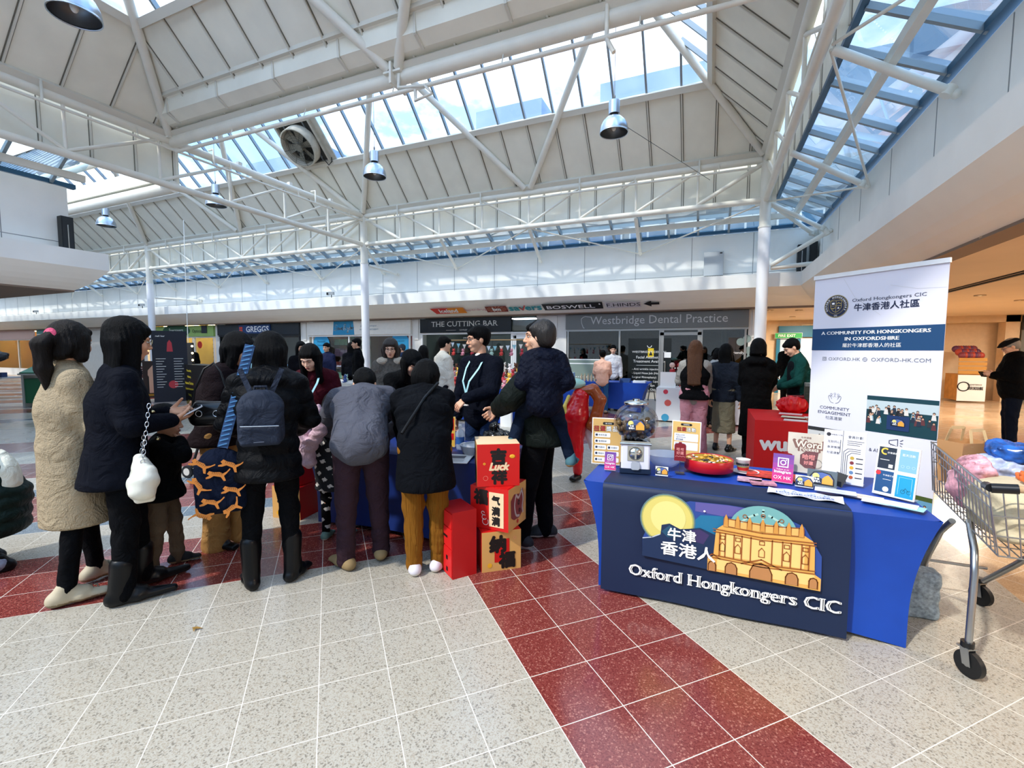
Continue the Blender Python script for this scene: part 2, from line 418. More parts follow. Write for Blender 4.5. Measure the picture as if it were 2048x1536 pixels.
# lip + sloping cove under it
def cove(name, lip, bot, mm=None):
    m = MB(); n = len(lip)
    zl0, zl1, zc = 3.06, 3.38, 2.65
    m.use(M_WALL)
    for i in range(n - 1):
        a, b = lip[i], lip[i + 1]; c, d = bot[i], bot[i + 1]
        e = (a[0] + (c[0] - a[0]) * 2.2, a[1] + (c[1] - a[1]) * 2.2); g = (b[0] + (d[0] - b[0]) * 2.2, b[1] + (d[1] - b[1]) * 2.2)
        m.use(M_WALL); m.poly([(*a, zl0), (*b, zl0), (*b, zl1), (*a, zl1)]); m.poly([(*a, zl1), (*b, zl1), (*g, zl1), (*e, zl1)])
        m.use(M_COVE)
        K = 5
        for k in range(K):
            def P(p, q, t):
                return (p[0] + (q[0] - p[0]) * t, p[1] + (q[1] - p[1]) * t, zl0 + (zc - zl0) * (t + .10 * sin(pi * t)))
            m.add([P(a, c, k / K), P(b, d, k / K), P(b, d, (k + 1) / K), P(a, c, (k + 1) / K)], [(0, 1, 2, 3)], True)
    return m.build(name, kind='structure')
cove('trim_1', [(-43, 12.5), (1.88, 12.5), (1.88, -4)], [(-43, 13.13), (2.35, 13.13), (2.35, -4)])
cove('trim_2', [(-43, 5.22), (-10.78, 5.22), (-10.78, -4)][::-1], [(-43, 4.78), (-11.05, 4.78), (-11.05, -4)][::-1])
# soffit ceilings: far arcade edge, right mall, passage
c = MB().use(M_SOFFIT)
c.box(2.35, 17, -4, 24, 2.655, 2.72); c.box(.95, 2.35, 13.13, 24, 2.655, 2.72)
c.use(M_BRONZE); c.box(-43, .95, 13.13, 13.45, 2.62, 2.70); c.box(.95, 2.35, 13.13, 13.22, 2.60, 2.66)
c.box(2.35, 2.62, -4, 13.13, 2.62, 2.66); c.box(-43, -11.05, -4, 4.78, 2.62, 2.7)
c.use(BLACK); c.box(4.0, 4.05, -4, 20, 2.635, 2.66); c.box(3.9, 3.93, -4, 20, 2.64, 2.66)
c.build('ceiling', kind='structure')

# ---------------- roof facets: opaque lower panels, glazing above, all as real sloping sheets
def facet(name, eave_a, eave_b, up, hipa, hipb, tsplit, trun, glass_only=False):
    """eave from a to b; up = horizontal inward unit; hips shorten the ends by t when hipa/hipb"""
    a = Vector((*eave_a, 0)); b = Vector((*eave_b, 0)); L = (b - a).length; d = (b - a) / L; u = Vector((*up, 0)); Z0 = 5.98
    def P(s, t, off=0):
        q = a + d * s + u * t; nrm = Vector((u.x, u.y, 1)).normalized(); nn = Vector((-u.x, -u.y, 1)).normalized()
        p = Vector((q.x, q.y, Z0 + t)); return p + nn * off
    s0 = lambda t: t if hipa else 0
    s1 = lambda t: L - t if hipb else L
    if not glass_only:
        m = MB().use(M_PANEL); t1 = tsplit
        q = [P(s0(0), 0), P(s1(0), 0), P(s1(t1), t1), P(s0(t1), t1)]
        m.slab(q, .06 if (q[1] - q[0]).cross(q[2] - q[0]).z > 0 else -.06)
        m.use(M_RIB)
        k = .36
        while k < L:
            top = min(t1, (k if hipa else 9), (L - k if hipb else 9))
            if top > .15:
                m.use(M_SEAM); m.beam(P(k, .02, -.004), P(k, top, -.004), .06, .01, P(0, 0, 1) - P(0, 0)); m.use(M_RIB)
                m.beam(P(k, .02, -.02), P(k, top, -.02), .026, .035, P(0, 0, 1) - P(0, 0))
            k += .72
        m.beam(P(s0(0), .03, -.05), P(s1(0), .03, -.05), .12, .10, P(0, 0, 1) - P(0, 0))
        m.beam(P(s0(t1), t1, -.04), P(s1(t1), t1, -.04), .13, .10, P(0, 0, 1) - P(0, 0))
        m.build(name[0], kind='structure')
    t0 = 0 if glass_only else tsplit
    g = MB().use(M_SKYGL)
    g.poly([P(s0(t0), t0, .05), P(s1(t0), t0, .05), P(s1(trun), trun, .05)] + ([P(s0(trun), trun, .05)] if s1(trun) - s0(trun) > .01 else []))
    g.use(M_ALU); k = .36
    while k < L:
        top = min(trun, (k if hipa else 9), (L - k if hipb else 9))
        if top > t0 + .1: g.beam(P(k, t0, .02), P(k, top, .02), .045, .09, P(0, 0, 1) - P(0, 0))
        k += .72
    g.beam(P(s0(trun), trun, 0), P(s1(trun), trun, 0), .12, .12) if s1(trun) - s0(trun) > .05 else None
    g.build(name[1], kind='structure')
H = BAY / 2
facet(('roof_far_panels', 'window_1'), (-42.14, YF), (XR, YF), (0, -1), False, True, 1.17, H)
facet(('roof_end_panels', 'window_2'), (XR, YF), (XR, YT), (-1, 0), True, True, 1.17, H)
facet((None, 'window_3'), (-42.14, YT), (XR, YT), (0, 1), False, True, 1.17, H, True)
facet(('roof_near_panels', 'window_4'), (XL, YT), (XR, YT), (0, -1), True, True, 1.17, H)
facet(('roof_left_panels', 'window_5'), (XL, YN), (XL, YT), (1, 0), True, True, 1.17, H)
facet(('roof_right_panels', 'window_6'), (XR, YT), (XR, YN), (-1, 0), True, True, 1.17, H)
facet(('roof_back_panels', 'window_7'), (XL, YN), (XR, YN), (0, 1), True, True, 1.17, H)
# valley gutter over the middle line
m = MB().use(M_PANEL)
prof = [(-.42, 6.42), (-.40, 6.16), (-.22, 6.05), (.22, 6.05), (.40, 6.16), (.42, 6.42)]
for i in range(5):
    (o0, z0), (o1, z1) = prof[i], prof[i + 1]
    m.poly([(XL, YT + o0, z0), (XR, YT + o0, z0), (XR, YT + o1, z1), (XL, YT + o1, z1)])
m.use(M_RIB)
x = XL + .6
while x < XR:
    m.beam((x, YT - .42, 6.45), (x, YT - .41, 6.13), .04, .03); m.beam((x, YT - .41, 6.13), (x, YT - .2, 6.03), .04, .03); x += 1.44
m.beam((XL, YT - .45, 6.45), (XR, YT - .45, 6.45), .1, .07)
m.build('trim_3', kind='structure')
# opaque vertical infill behind the edge trusses
def infill(name, a, b, z0=5.03, z1=5.95, glassy=True):
    m = MB().use(M_PANEL); a = Vector((*a, 0)); b = Vector((*b, 0)); d = (b - a); L = d.length; d.normalize()
    m.beam((a.x, a.y, (z0 + z1) / 2), (b.x, b.y, (z0 + z1) / 2), .05, z1 - z0); m.use(M_RIB)
    n = Vector((d.y, -d.x, 0)); k = .36
    while k < L: p = a + d * k + n * .035; m.beam((p.x, p.y, z0), (p.x, p.y, z1), .03, .03, n); m.use(M_SEAM); p = a + d * k + n * .026; m.beam((p.x, p.y, z0), (p.x, p.y, z1), .06, .006, n); m.use(M_RIB); k += .72
    m.use(M_PANEL); w = n * -.14; m.beam((a.x + w.x, a.y + w.y, z1 + .02), (b.x + w.x, b.y + w.y, z1 + .02), .34, .04)
    m.use(M_ALUD); m.beam((a.x, a.y, z0 - .02), (b.x, b.y, z0 - .02), .07, .06)
    m.build(name, kind='structure')
infill('wall_far_infill', (-42.14, YF + .25), (XR + .25, YF + .25))
infill('wall_right_infill', (XR + .25, YF + .25), (XR + .25, -4))
infill('wall_left_infill', (XL - .25, -4), (XL - .25, YT + .25))
# lean-to glazing from the infill foot out to the wall tops
def leanto(name, a, b, out, run, z0, z1, hipa=False, hipb=False):
    g = MB().use(M_LEANGL); a = Vector((*a, 0)); b = Vector((*b, 0)); d = (b - a); L = d.length; d.normalize(); o = Vector((*out, 0))
    def P(s, t, off=0): q = a + d * s + o * t * run; return Vector((q.x, q.y, z0 + (z1 - z0) * t + off))
    e0 = -run if hipa else 0; e1 = L + (run if hipb else 0)
    g.poly([P(0, 0, .03), P(L, 0, .03), P(e1, 1, .03), P(e0, 1, .03)])
    g.use(M_ALU); k = .0
    while k < L + run * .9:
        if k <= e1 and k >= 0: g.beam(P(k, 0 if k <= L else (k - L) / run), P(k, 1), .05, .07)
        k += .72
    g.use(M_ALUD); g.beam(P(e0, 1, .02), P(e1, 1, .02), .10, .08)
    g.use(M_STEEL); g.beam(P(e0 * .4, .4, -.10), P(L + (e1 - L) * .4, .4, -.10), .09, .12)
    g.build(name, kind='structure')
leanto('window_8', (-42.14, YF + .28), (XR + .28, YF + .28), (0, 1), .86, 4.99, 4.56, hipb=True)
leanto('window_9', (XR + .28, YF + .28), (XR + .28, -4), (1, 0), .95, 4.99, 4.52, hipa=True)
leanto('window_10', (XL - .28, -4), (XL - .28, 5.0), (-1, 0), .60, 4.99, 4.62)

# the rest of the mall around and behind the camera
M_REAR = mat('rear_shop_wall', '#8f8a82', .6, var=.1)
def plain(name, x0, x1, y0, y1, z0, z1, mm=None): MB().use(mm or M_REAR).box(x0, x1, y0, y1, z0, z1).build(name, kind='structure')
plain('wall_rear', -43, 17, -8.2, -8, 0, 5)
plain('wall_mall_end', 16.9, 17, -8, 24, 0, 2.66)
plain('wall_far_end', -43.2, -43, -8, 24, 0, 4.5)
plain('wall_left_shops', -16, -15.8, -8, 4.6, 0, 2.66)
plain('wall_mall_side', 8.6, 17, 22.2, 22.3, 0, 2.7)
# ============================================================ steelwork, lamps, fan, wall fittings
def column(x, y, label, base=True):
    t = thing('round_column', (x, y, 0), 0, label, 'column', 'white steel columns of the far row')
    m = MB().use(M_COLUMN); m.cyl(0, 0, 0, 4.35, .125, 28); m.build('lower_shaft', t)
    m = MB().use(M_STEEL); m.cyl(0, 0, 4.352, ZT + .12, .115, 28); m.build('upper_shaft', t)
    m = MB().use(M_STEEL)
    for z in (ZB, ZT):
        for s in (-1, 1): m.box(s * .12 - .09, s * .12 + .09, -.015, .015, z - .10, z + .10)
    m.build('gusset_plate', t)
    m = MB().use(M_STEEL); m.cyl(0, 0, 4.33, 4.37, .135, 28); m.build('joint_collar', t)
    return t
column(XR, YF, 'white steel column between the dental practice and the passage')
column(XL, YF, 'white steel column in front of the blue charity shop sign')
column(-21.96, YF, 'white steel column farthest left, in front of the green opticians shop')
column(XR, .53, 'white steel column near the camera, outside the photo') if False else None

def truss(a, b, label, n, posts=True, bottom=True, midnode=None):
    """a,b 2D ends"""
    a = Vector((*a, 0)); b = Vector((*b, 0)); d = b - a; L = d.length; d /= L
    t = thing('roof_truss', (a.x, a.y, 0), 0, label, 'roof truss')
    def P(s, z): q = d * s; return (q.x, q.y, z)
    MB().use(M_STEEL).tube([P(.1, ZT), P(L - .1, ZT)], .082, 14).build('top_chord', t)
    if bottom: MB().use(M_STEEL).tube([P(.1, ZB), P(L - .1, ZB)], .068, 14).build('bottom_chord', t)
    if bottom:
        st = L / n
        for i in range(1, n):
            MB().use(M_STEEL).tube([P(i * st, ZB + .05), P(i * st, ZT - .05)], .03, 8).build('post', t)
        for i in range(n):
            half = i < n / 2 if midnode is None else i < midnode
            s0, s1 = (i * st, (i + 1) * st)
            p, q = ((s0, ZT - .05), (s1, ZB + .05)) if half else ((s0, ZB + .05), (s1, ZT - .05))
            MB().use(M_STEEL).tube([P(*p), P(*q)], .033 if i not in (0, n - 1) else .05, 8).build('diagonal', t)
    pipe = MB().use(M_STEEL)
    n2 = Vector((d.y, -d.x, 0)) * .13
    pipe.tube([Vector(P(.2, ZT - .2)) + n2, Vector(P(L - .2, ZT - .2)) + n2], .026, 8)
    k = 1.0
    while k < L: q = Vector(P(k, ZT)) + n2 * .6; pipe.tube([q, Vector(P(k, ZT - .2)) + n2], .008, 5); k += 1.9
    k = 1.44
    while k < L - .5:
        q = Vector(P(k, ZT - .2)) + n2; pipe.tube([q, q + Vector((0, 0, .34)), q + Vector((0, 0, .34)) - n2 * 1.2], .022, 7); k += 2.88
    pipe.build('sprinkler_pipe', t)
    k = .7
    while k < L: q = P(k, ZT + .1); MB().use(M_STEEL).cbox(q, (.10, .10, .08)).build('roof_cleat', t); k += 1.44
    return t
truss((XL, YF), (XR, YF), 'far roof truss over the dental practice, between the middle and right columns', 8)
truss((-21.96, YF), (XL, YF), 'far roof truss over the charity shop and bakery, left of the middle column', 8)
truss((-33.5, YF), (-21.96, YF), 'farthest left roof truss, past the leftmost column', 8)
truss((XL, -3.0), (XL, YF), 'left side roof truss running from the middle column towards the camera', 10, midnode=5)
truss((XR, -3.0), (XR, YF), 'right side roof truss running from the right column along the glazed strip', 10, midnode=5)
t = thing('roof_beam', (XL, YT, ZT), 0, 'thick cream tube beam crossing the middle of the roof', 'roof beam')
MB().use(M_STEEL).tube([(0, 0, 0), (XR - XL, 0, 0)], .105, 18).build('tube', t)
m = MB().use(M_STEEL); m.tube([(.3, -.1, -.28), (XR - XL, -.1, -.28)], .034, 10)
for k in range(1, 6): m.tube([(k * 1.9, -.1, -.28), (k * 1.9, -.02, -.05)], .01, 6); m.ring(k * 1.9, 0, 0, 0) if False else None
m.build('sprinkler_pipe', t)
m = MB().use(mat('bird_spikes', '#9a9a98', .4, metal=.6))
for k in range(150): m.box(.3 + k * .055, .325 + k * .055, .02, .045, .09, .165)
m.box(.3, 8.5, .02, .045, .085, .1); o = m.build('bird_spike', t); o['kind'] = 'stuff'
for x in (XL, XM, XR):
    m = MB().use(M_STEEL); m.box(x - XL - .16, x - XL + .16, -.16, .16, .02, .05); m.box(x - XL - .02, x - XL + .02, -.2, .2, -.16, .16); m.build('node_plate', t)
m = MB().use(M_STEEL); m.tube([(XM - XL + 3.35, -.1, .5), (XM - XL + 3.35, -.1, -.3), (XM - XL + 3.45, -.12, -.5)], .03, 8); m.tube([(XM - XL + .1, -.1, .0), (XM - XL + .1, -.12, -.22), (XM - XL + .6, -.14, -.3), (XM - XL + .7, -.1, -.42), (XM - XL + .4, -.1, -.46), (XM - XL + .4, -.1, -.3)], .028, 8); m.build('drop_pipe', t)
t = thing('roof_beam', (XL, YT, ZB), 0, 'lower cream tube beam left of the left side truss, ending at the left block', 'roof beam')
MB().use(M_STEEL).tube([(0, 0, 0), (-5.5, 0, 0)], .12, 18).build('tube', t)
MB().use(M_PANEL).box(-5.5, -.3, -.12, -.02, .12, .42).build('flashing', t)
MB().use(M_STEEL).tube([(0, 0, .9), (-5.5, 0, .9)], .08, 12).build('upper_tube', t)

# tubes rising from the truss nodes to the ridge nodes
def pyramid(cx, cy, label):
    t = thing('strut_pyramid', (cx, cy, 0), 0, label, 'roof struts', 'four-legged tube pyramids under the ridges')
    za = ZT + .10 + 2.72
    for sx, sy in ((-1, -1), (1, -1), (1, 1), (-1, 1)):
        a = Vector((sx * 2.78, sy * 2.78, ZT + .10)); b = Vector((sx * .12, sy * .12, za))
        m = MB().use(M_STEEL); m.tube([a, b], .078, 14); m.tube([a + (b - a) * .0, a + (b - a) * .03], .05, 8)
        m.build('strut', t)
    m = MB().use(M_STEEL); m.ell((0, 0, za + .03), .12, 12, 8); m.build('ridge_node', t)
for cx, cy, w in ((-1.83, 9.17, 'right end of the far ridge, above the right far lamp'), (-7.57, 9.17, 'far ridge left of the middle, above the centre lamp'),
                  (-13.33, 9.17, 'far ridge beyond the ventilator fan'), (-19.09, 9.17, 'far ridge farthest left'),
                  (-1.83, 3.41, 'near ridge on the right, above the camera side'), (-7.57, 3.41, 'near ridge on the left, above the large near lamp')):
    pyramid(cx, cy, 'cream tube struts under the ' + w)

# struts and tie rods to the outer walls
k = 0
def wallstrut(node, br, label):
    t = thing('diagonal_strut', node, 0, label, 'strut', 'short struts from the edge trusses to the walls')
    b = Vector(br) - Vector(node); u = b.normalized()
    MB().use(M_STEEL).tube([u * .06, b - u * .08], .048, 12).build('tube', t)
    m = MB().use(M_STEEL); m.frame(b - u * .1, u, Vector((0, 0, 1)).cross(u)); m.cyl(0, 0, -.05, .05, .055, 12); m.T = Matrix.Identity(4)
    m.ell(b - u * .03, .05, 10, 6); m.build('end_plate', t)
def tierod(a, b, label):
    m = MB().use(M_STEEL); m.tube([(0, 0, 0), Vector(b) - Vector(a)], .018, 7)
    o = m.build('tie_rod', label=label, cat='tie rod', group='thin tie rods to the walls'); o.location = a
names = {0: 'right of the dental practice', 1: 'above the dental practice name', 2: 'above the shop name banners', 3: 'above the hair salon', 4: 'beside the middle column', 5: 'above the charity shop', 6: 'above the bakery', 7: 'above the green opticians', 8: 'left of the leftmost column', 9: 'farthest left on the far wall', 10: 'at the far left end'}
for i in range(0, 11):
    x = XR - i * BAY / 2
    wallstrut((x, YF + .05, ZB - .05), (x, YW - .05, 4.16), 'cream strut down to the far wall ' + names[i])
    if i % 2 == 0:
        for s in (-1, 1):
            if (i == 0 and s > 0): continue
            tierod((x + s * .05, YF + .08, ZB - .05), (x + s * BAY / 2, YW - .05, 4.18), 'thin tie rod to the far wall, %s end, %s' % ('left' if s < 0 else 'right', names[i]))
for i in range(0, 5):
    y = YF - i * BAY / 2
    w = ('farthest along the right wall', 'second from the far corner on the right wall', 'third from the far corner on the right wall', 'near the camera on the right wall', 'nearest on the right wall')[i]
    wallstrut((XR + .05, y, ZB - .05), (XW - .05, y, 4.16), 'cream strut down to the wall, ' + w)
    if i % 2 == 0:
        for s in (-1, 1):
            if i == 0 and s > 0: continue
            tierod((XR + .08, y + s * .05, ZB - .05), (XW - .05, y + s * BAY / 2, 4.18), 'thin tie rod to the right wall, %s, %s' % ('towards the corner' if s > 0 else 'towards the camera', w.replace(' on the right wall', '').replace(' along the right wall', '')))
m0 = (XR, YF)
wallstrut((XR + .1, YF + .1, ZB - .05), (XW - .1, YW - .1, 4.3), 'cream strut into the far right corner of the walls')
wallstrut((XR + .1, YF, 3.45), (XW - .02, YF - .3, 4.1), 'thick cream strut rising from the right column to the right wall')
wallstrut((XR + .1, YF, 3.42), (XW - .02, YF + .1, 3.5), 'level cream strut from the right column to the right wall')
wallstrut((XL + .1, YF + .05, 4.3), (XL + .55, YW - .05, 4.12), 'short cream strut behind the middle column')
wallstrut((-21.9, YF + .1, 3.75), (-20.3, YW - .05, 3.65), 'low cream strut right of the leftmost column')

# lamps
CHR = mat('brushed_aluminium', '#b9c2cc', .28, metal=.95); DARK = mat('lamp_inside', '#6e7072', .35, metal=.8)
def lamp(x, y, label):
    t = thing('pendant_lamp', (x, y, 5.72), 0, label, 'lamp', 'dome pendant lamps under the roof')
    MB().use(CHR).lathe([(.27, 0), (.268, .05), (.25, .13), (.21, .21), (.15, .27), (.10, .30)], n=32).build('dome_shade', t)
    MB().use(DARK).lathe([(.262, .004), (.258, .05), (.24, .125), (.2, .2), (.14, .26), (.0, .28)], n=32).build('reflector', t)
    MB().use(CHR).lathe([(.272, -.012), (.272, .012), (.26, .012), (.26, -.012), (.272, -.012)], n=32).build('rim', t)
    m = MB().use(BLACK); m.cyl(0, 0, .29, .34, .075, 16); m.build('neck', t)
    m = MB().use(CHR); m.cyl(0, 0, .34, .58, .105, 20); m.build('ballast_housing', t)
    m = MB().use(mat('bulb_glass', '#e8e6dd', .2)); m.ell((0, 0, .12), (.05, .05, .09), 12, 8); m.build('bulb', t)
    m = MB().use(mat('grey_wire', '#77787a', .5)); m.tube([(0, 0, .58), (0, 0, 2.9)], .006, 5); m.ell((0, 0, .66), (.02, .02, .05), 8, 6); m.build('suspension_wire', t)
lamp(-1.83, 9.17, 'silver dome lamp hanging at right centre, above the dental practice')
lamp(-7.57, 9.17, 'silver dome lamp hanging left of the middle, beside a vertical strut')
lamp(-13.33, 9.17, 'small silver dome lamp behind the left side truss')
lamp(-18.95, 9.17, 'smallest silver dome lamp at the far left, near the left block')
lamp(-7.45, 3.41, 'large silver dome lamp cut off by the top left of the picture')
# ventilator on the far glazing
def fan():
    c = Vector((-11.15, 10.42, 5.98 + YF - 10.42)); X = Vector((1, 0, 0)); Y = Vector((0, -1, 1)).normalized(); N = X.cross(Y)
    t = thing('ventilator_fan', c, 0, 'round ventilator fan with a wire guard set in the far roof glazing', 'fan')
    FR = mat('weathered_fan_frame', '#b9b2a2', .6, var=.15, vscale=6); HUB = mat('fan_metal', '#8a8679', .5, metal=.3)
    def F(): return MB().frame(N * .02, X, Y, N)
    # N points down and towards the viewer
    m = F().use(FR); m.box(-.66, .66, -.62, -.56, -.03, .1); m.box(-.66, .66, .56, .62, -.03, .1); m.box(-.66, -.6, -.56, .56, -.03, .1); m.box(.6, .66, -.56, .56, -.03, .1)
    m.box(.66, .84, -.62, .62, -.02, .02)
    m.build('frame', t)
    m = F().use(mat('dark_duct', '#3d3c38', .8)); m.box(-.6, .6, -.56, .56, -.03, -.02); m.build('backing', t)
    m = F().use(FR); m.lathe([(.54, .04), (.54, .34), (.50, .34), (.50, .04)], n=40); m.build('housing_ring', t)
    for k in range(6):
        a = k * pi / 3; m = F().use(HUB)
        vs = []
        for r, w, z0, z1 in ((.1, .06, .16, .2), (.46, .13, .13, .24)):
            for s, z in ((-1, z0), (1, z1)): vs.append((r * cos(a) - s * w * sin(a), r * sin(a) + s * w * cos(a), z))
        m.add(vs, [(0, 1, 3, 2)]); vs2 = [(x, y, z + .008) for x, y, z in vs]; m.add(vs2, [(2, 3, 1, 0)]); m.build('blade', t)
    m = F().use(HUB); m.cyl(0, 0, .08, .3, .12, 18); m.build('motor_hub', t)
    m = F().use(mat('fan_guard_wire', '#4a4944', .5, metal=.5))
    for r in (.15, .22, .29, .36, .43, .49):
        m.tube([(r * cos(q * pi / 18), r * sin(q * pi / 18), .345) for q in range(37)], .004, 4, caps=False)
    for k in range(8): a = k * pi / 4; m.tube([(.1 * cos(a), .1 * sin(a), .345), (.52 * cos(a), .52 * sin(a), .345)], .006, 4)
    m.build('wire_guard', t)
    m = F().use(BLACK); m.tube([(.45, -.45, .1), (.58, -.66, .16), (.7, -.6, .1), (.72, -.5, .05)], .014, 6); m.build('cable', t)
fan()
# wall fittings
def wallbox():
    p = ATY(1427, 530, YW); t = thing('electrical_cabinet', (p.x, YW, p.z), 0, 'grey electrical cabinet on the far wall with black cables below', 'cabinet')
    G_ = mat('grey_cabinet_steel', '#b3b8bb', .4)
    MB().use(G_).box(-.23, .23, -.2, 0, -.3, .3).build('case', t)
    MB().use(G_).box(-.225, .225, -.212, -.202, -.295, .295).build('door', t)
    MB().use(BLACK).box(.14, .2, -.215, -.213, .24, .27).build('latch', t)
    m = MB().use(BLACK)
    for i in range(7): x = -.19 + i * .06; m.tube([(x, -.1, -.3), (x + .01, -.12, -.38), (x + .02 * (i % 3 - 1), -.06, -.5), (x, -.01, -.56)], .012, 5)
    m.build('cable', t)
    p = ATY(1503, 562, YW)
    m = MB().use(mat('off_white_plastic', '#e3e2dc', .4)); m.box(-.22, .22, -.12, 0, -.08, .12); m.add([(-.22, -.12, -.08), (.22, -.12, -.08), (.22, 0, -.14), (-.22, 0, -.14)], [(0, 1, 2, 3)])
    o = m.build('emergency_light', label='white emergency light box on the far wall left of the right column', cat='emergency light'); o.location = (p.x, YW - .01, p.z)
wallbox()
def cctv(x, y, z, rz, label):
    t = thing('security_camera', (x, y, z), rz, label, 'camera', 'small cameras on the ledges')
    MB().use(mat('camera_grey', '#9fa3a6', .4)).box(-.09, .09, -.05, .05, -.05, .05).build('body', t)
    MB().use(BLACK).box(-.17, -.09, -.045, .045, -.055, .035).build('hood', t)
    MB().use(BLACK).cyl(0, 0, -.16, -.05, .014, 8).build('bracket', t)
p = ATY(663, 594, 12.6); cctv(p.x, 12.6, 3.54, .2, 'small black and grey security camera on the far ledge, left of the middle column')
p = ATY(285, 617, 12.6); cctv(p.x, 12.6, 3.54, .2, 'small security camera on the far ledge beside the leftmost column')
p = ATY(22, 632, 12.6); cctv(max(p.x, -33), 12.6, 3.54, .2, 'small security camera at the left edge of the picture')
def speaker(x, y, z, rz, label):
    t = thing('wall_speaker', (x, y, z), rz, label, 'speaker', 'slim black loudspeakers on the upper walls')
    MB().use(mat('speaker_black', '#15181a', .5)).box(-.09, .09, -.16, -.02, -.4, .4).build('case', t)
    MB().use(mat('speaker_grille', '#26292b', .7)).box(-.075, .075, -.165, -.161, -.38, .38).build('grille', t)
    MB().use(mat('chrome', '#c9ccd0', .15, metal=1)).box(-.008, .008, -.172, -.166, -.25, .25).build('badge_strip', t)
p = ATX(1637, 518, XW); speaker(XW - .02, p.y, p.z, -pi / 2, 'slim black loudspeaker high on the right wall near the corner')
p = ATY(1601, 525, YW); speaker(p.x, YW - .01, p.z, 0, 'slim black loudspeaker on the far wall right of the right column')
p = ATX(126, 479, XLW); speaker(XLW + .03, p.y, p.z, pi / 2, 'slim black loudspeaker on the left block wall')
speaker(XLW + .05, 4.98, 3.95, pi, 'slim black loudspeaker just round the corner of the left block') if False else None
# thin suspended lines
m = MB().use(mat('white_cord', '#e6e6e2', .5)); p = ATY(367, 440, 9.6); q = ATY(375, 660, 9.6); m.tube([p, q, (q.x, 9.6, 1.6)], .012, 6)
m.tube([(q.x, 9.6, 1.7), (q.x, 9.6, .02)], .004, 4)
m.build('hanging_cable', label='thin white cable hanging in front of the green opticians shop', cat='cable')
m = MB().use(mat('dark_wire', '#5b5c5c', .5))
for a, b in (((190, 0), (390, 225)), ((1232, 240), (1420, 360)),): m.tube([ATY(*a, 6.0 if a[0] < 500 else 9.2), ATY(*b, 6.2 if a[0] < 500 else 11.8)], .006, 5)
m.build('guy_wire', label='thin dark wire crossing under the roof', cat='wire')
# ============================================================ shop fronts on the far side
YS = 13.45
def SX(px): return ATY(px, 650, YS).x
def SZ(px, py): return ATY(px, py, YS).z
M_SW = mat('white_shopfront_wall', '#e6e2da', .6, var=.03)
M_FRW = mat('white_window_frame', '#e8e8e6', .4)
M_FRA = mat('aluminium_shop_frame', '#a9a7a1', .35, metal=.6)
G_CLEAR = glass_mat('shop_glass', (.86, .9, .9), .07)
G_DARK = glass_mat('dark_reflective_shop_glass', (.34, .42, .42), .16)
def P2(x, z, y=YS): return (x, y, z)
class Front(MB):
    """local x = world x, local y = world z, facing the camera; z = towards the viewer"""
    def __init__(s, y=YS): super().__init__(); s.frame((0, y, 0), (1, 0, 0), (0, 0, 1), (0, -1, 0))
    def fbox(s, x0, x1, z0, z1, d0, d1): return s.box(x0, x1, z0, z1, d0, d1)
# dividing walls between the shops (structure)
divs = [(-43, -42.6), (SX(160), SX(292)), (SX(430), SX(438)), (SX(601), SX(618)), (SX(824), SX(843)), (SX(1073), SX(1133)), (SX(1497), .95)]
for x0, x1 in divs:
    if x1 - x0 < .1: x1 = x0 + .3
    m = Front().use(M_SW); m.fbox(x0, x1, 0, 2.63, -.3, 0)
    m.fbox(x0 + (x1 - x0) * .3, x0 + (x1 - x0) * .7, 1.9, 2.6, 0, .03) if x1 - x0 < 1.6 else None
    m.build('wall_shop_divider', kind='structure')
rooms = MB().use(mat('dark_shop_interior', '#4a4743', .8))
def room(x0, x1, depth, col, lights=0, warm='#ffffff', pw=5, name='wall_shop_interior'):
    m = MB().use(mat(name + col, col, .8, var=.05)); y0 = YS + .31; y1 = YS + depth
    for q in ([(x0, y1, 0), (x1, y1, 0), (x1, y1, 2.7), (x0, y1, 2.7)], [(x0, y0, 0), (x0, y1, 0), (x0, y1, 2.7), (x0, y0, 2.7)], [(x1, y1, 0), (x1, y0, 0), (x1, y0, 2.7), (x1, y1, 2.7)], [(x0, y0, 2.7), (x0, y1, 2.7), (x1, y1, 2.7), (x1, y0, 2.7)]):
        m.slab(q, -.05)
    m.build(name, kind='structure')
    n = lights
    for i in range(n):
        t = thing('ceiling_light', (x0 + (x1 - x0) * (i + .5) / n, YS + depth * .5, 2.66), 0, 'shop ceiling light panel inside the ' + warm[1], 'ceiling light', 'ceiling lights inside the shops')
        MB().use(mat('lit_panel_' + warm[0], warm[0], .5, emit=pw)).box(-.45, .45, -.25, .25, -.02, .0).build('diffuser', t)
        MB().use(M_FRW).box(-.48, .48, -.28, .28, .0, .03).build('frame', t)
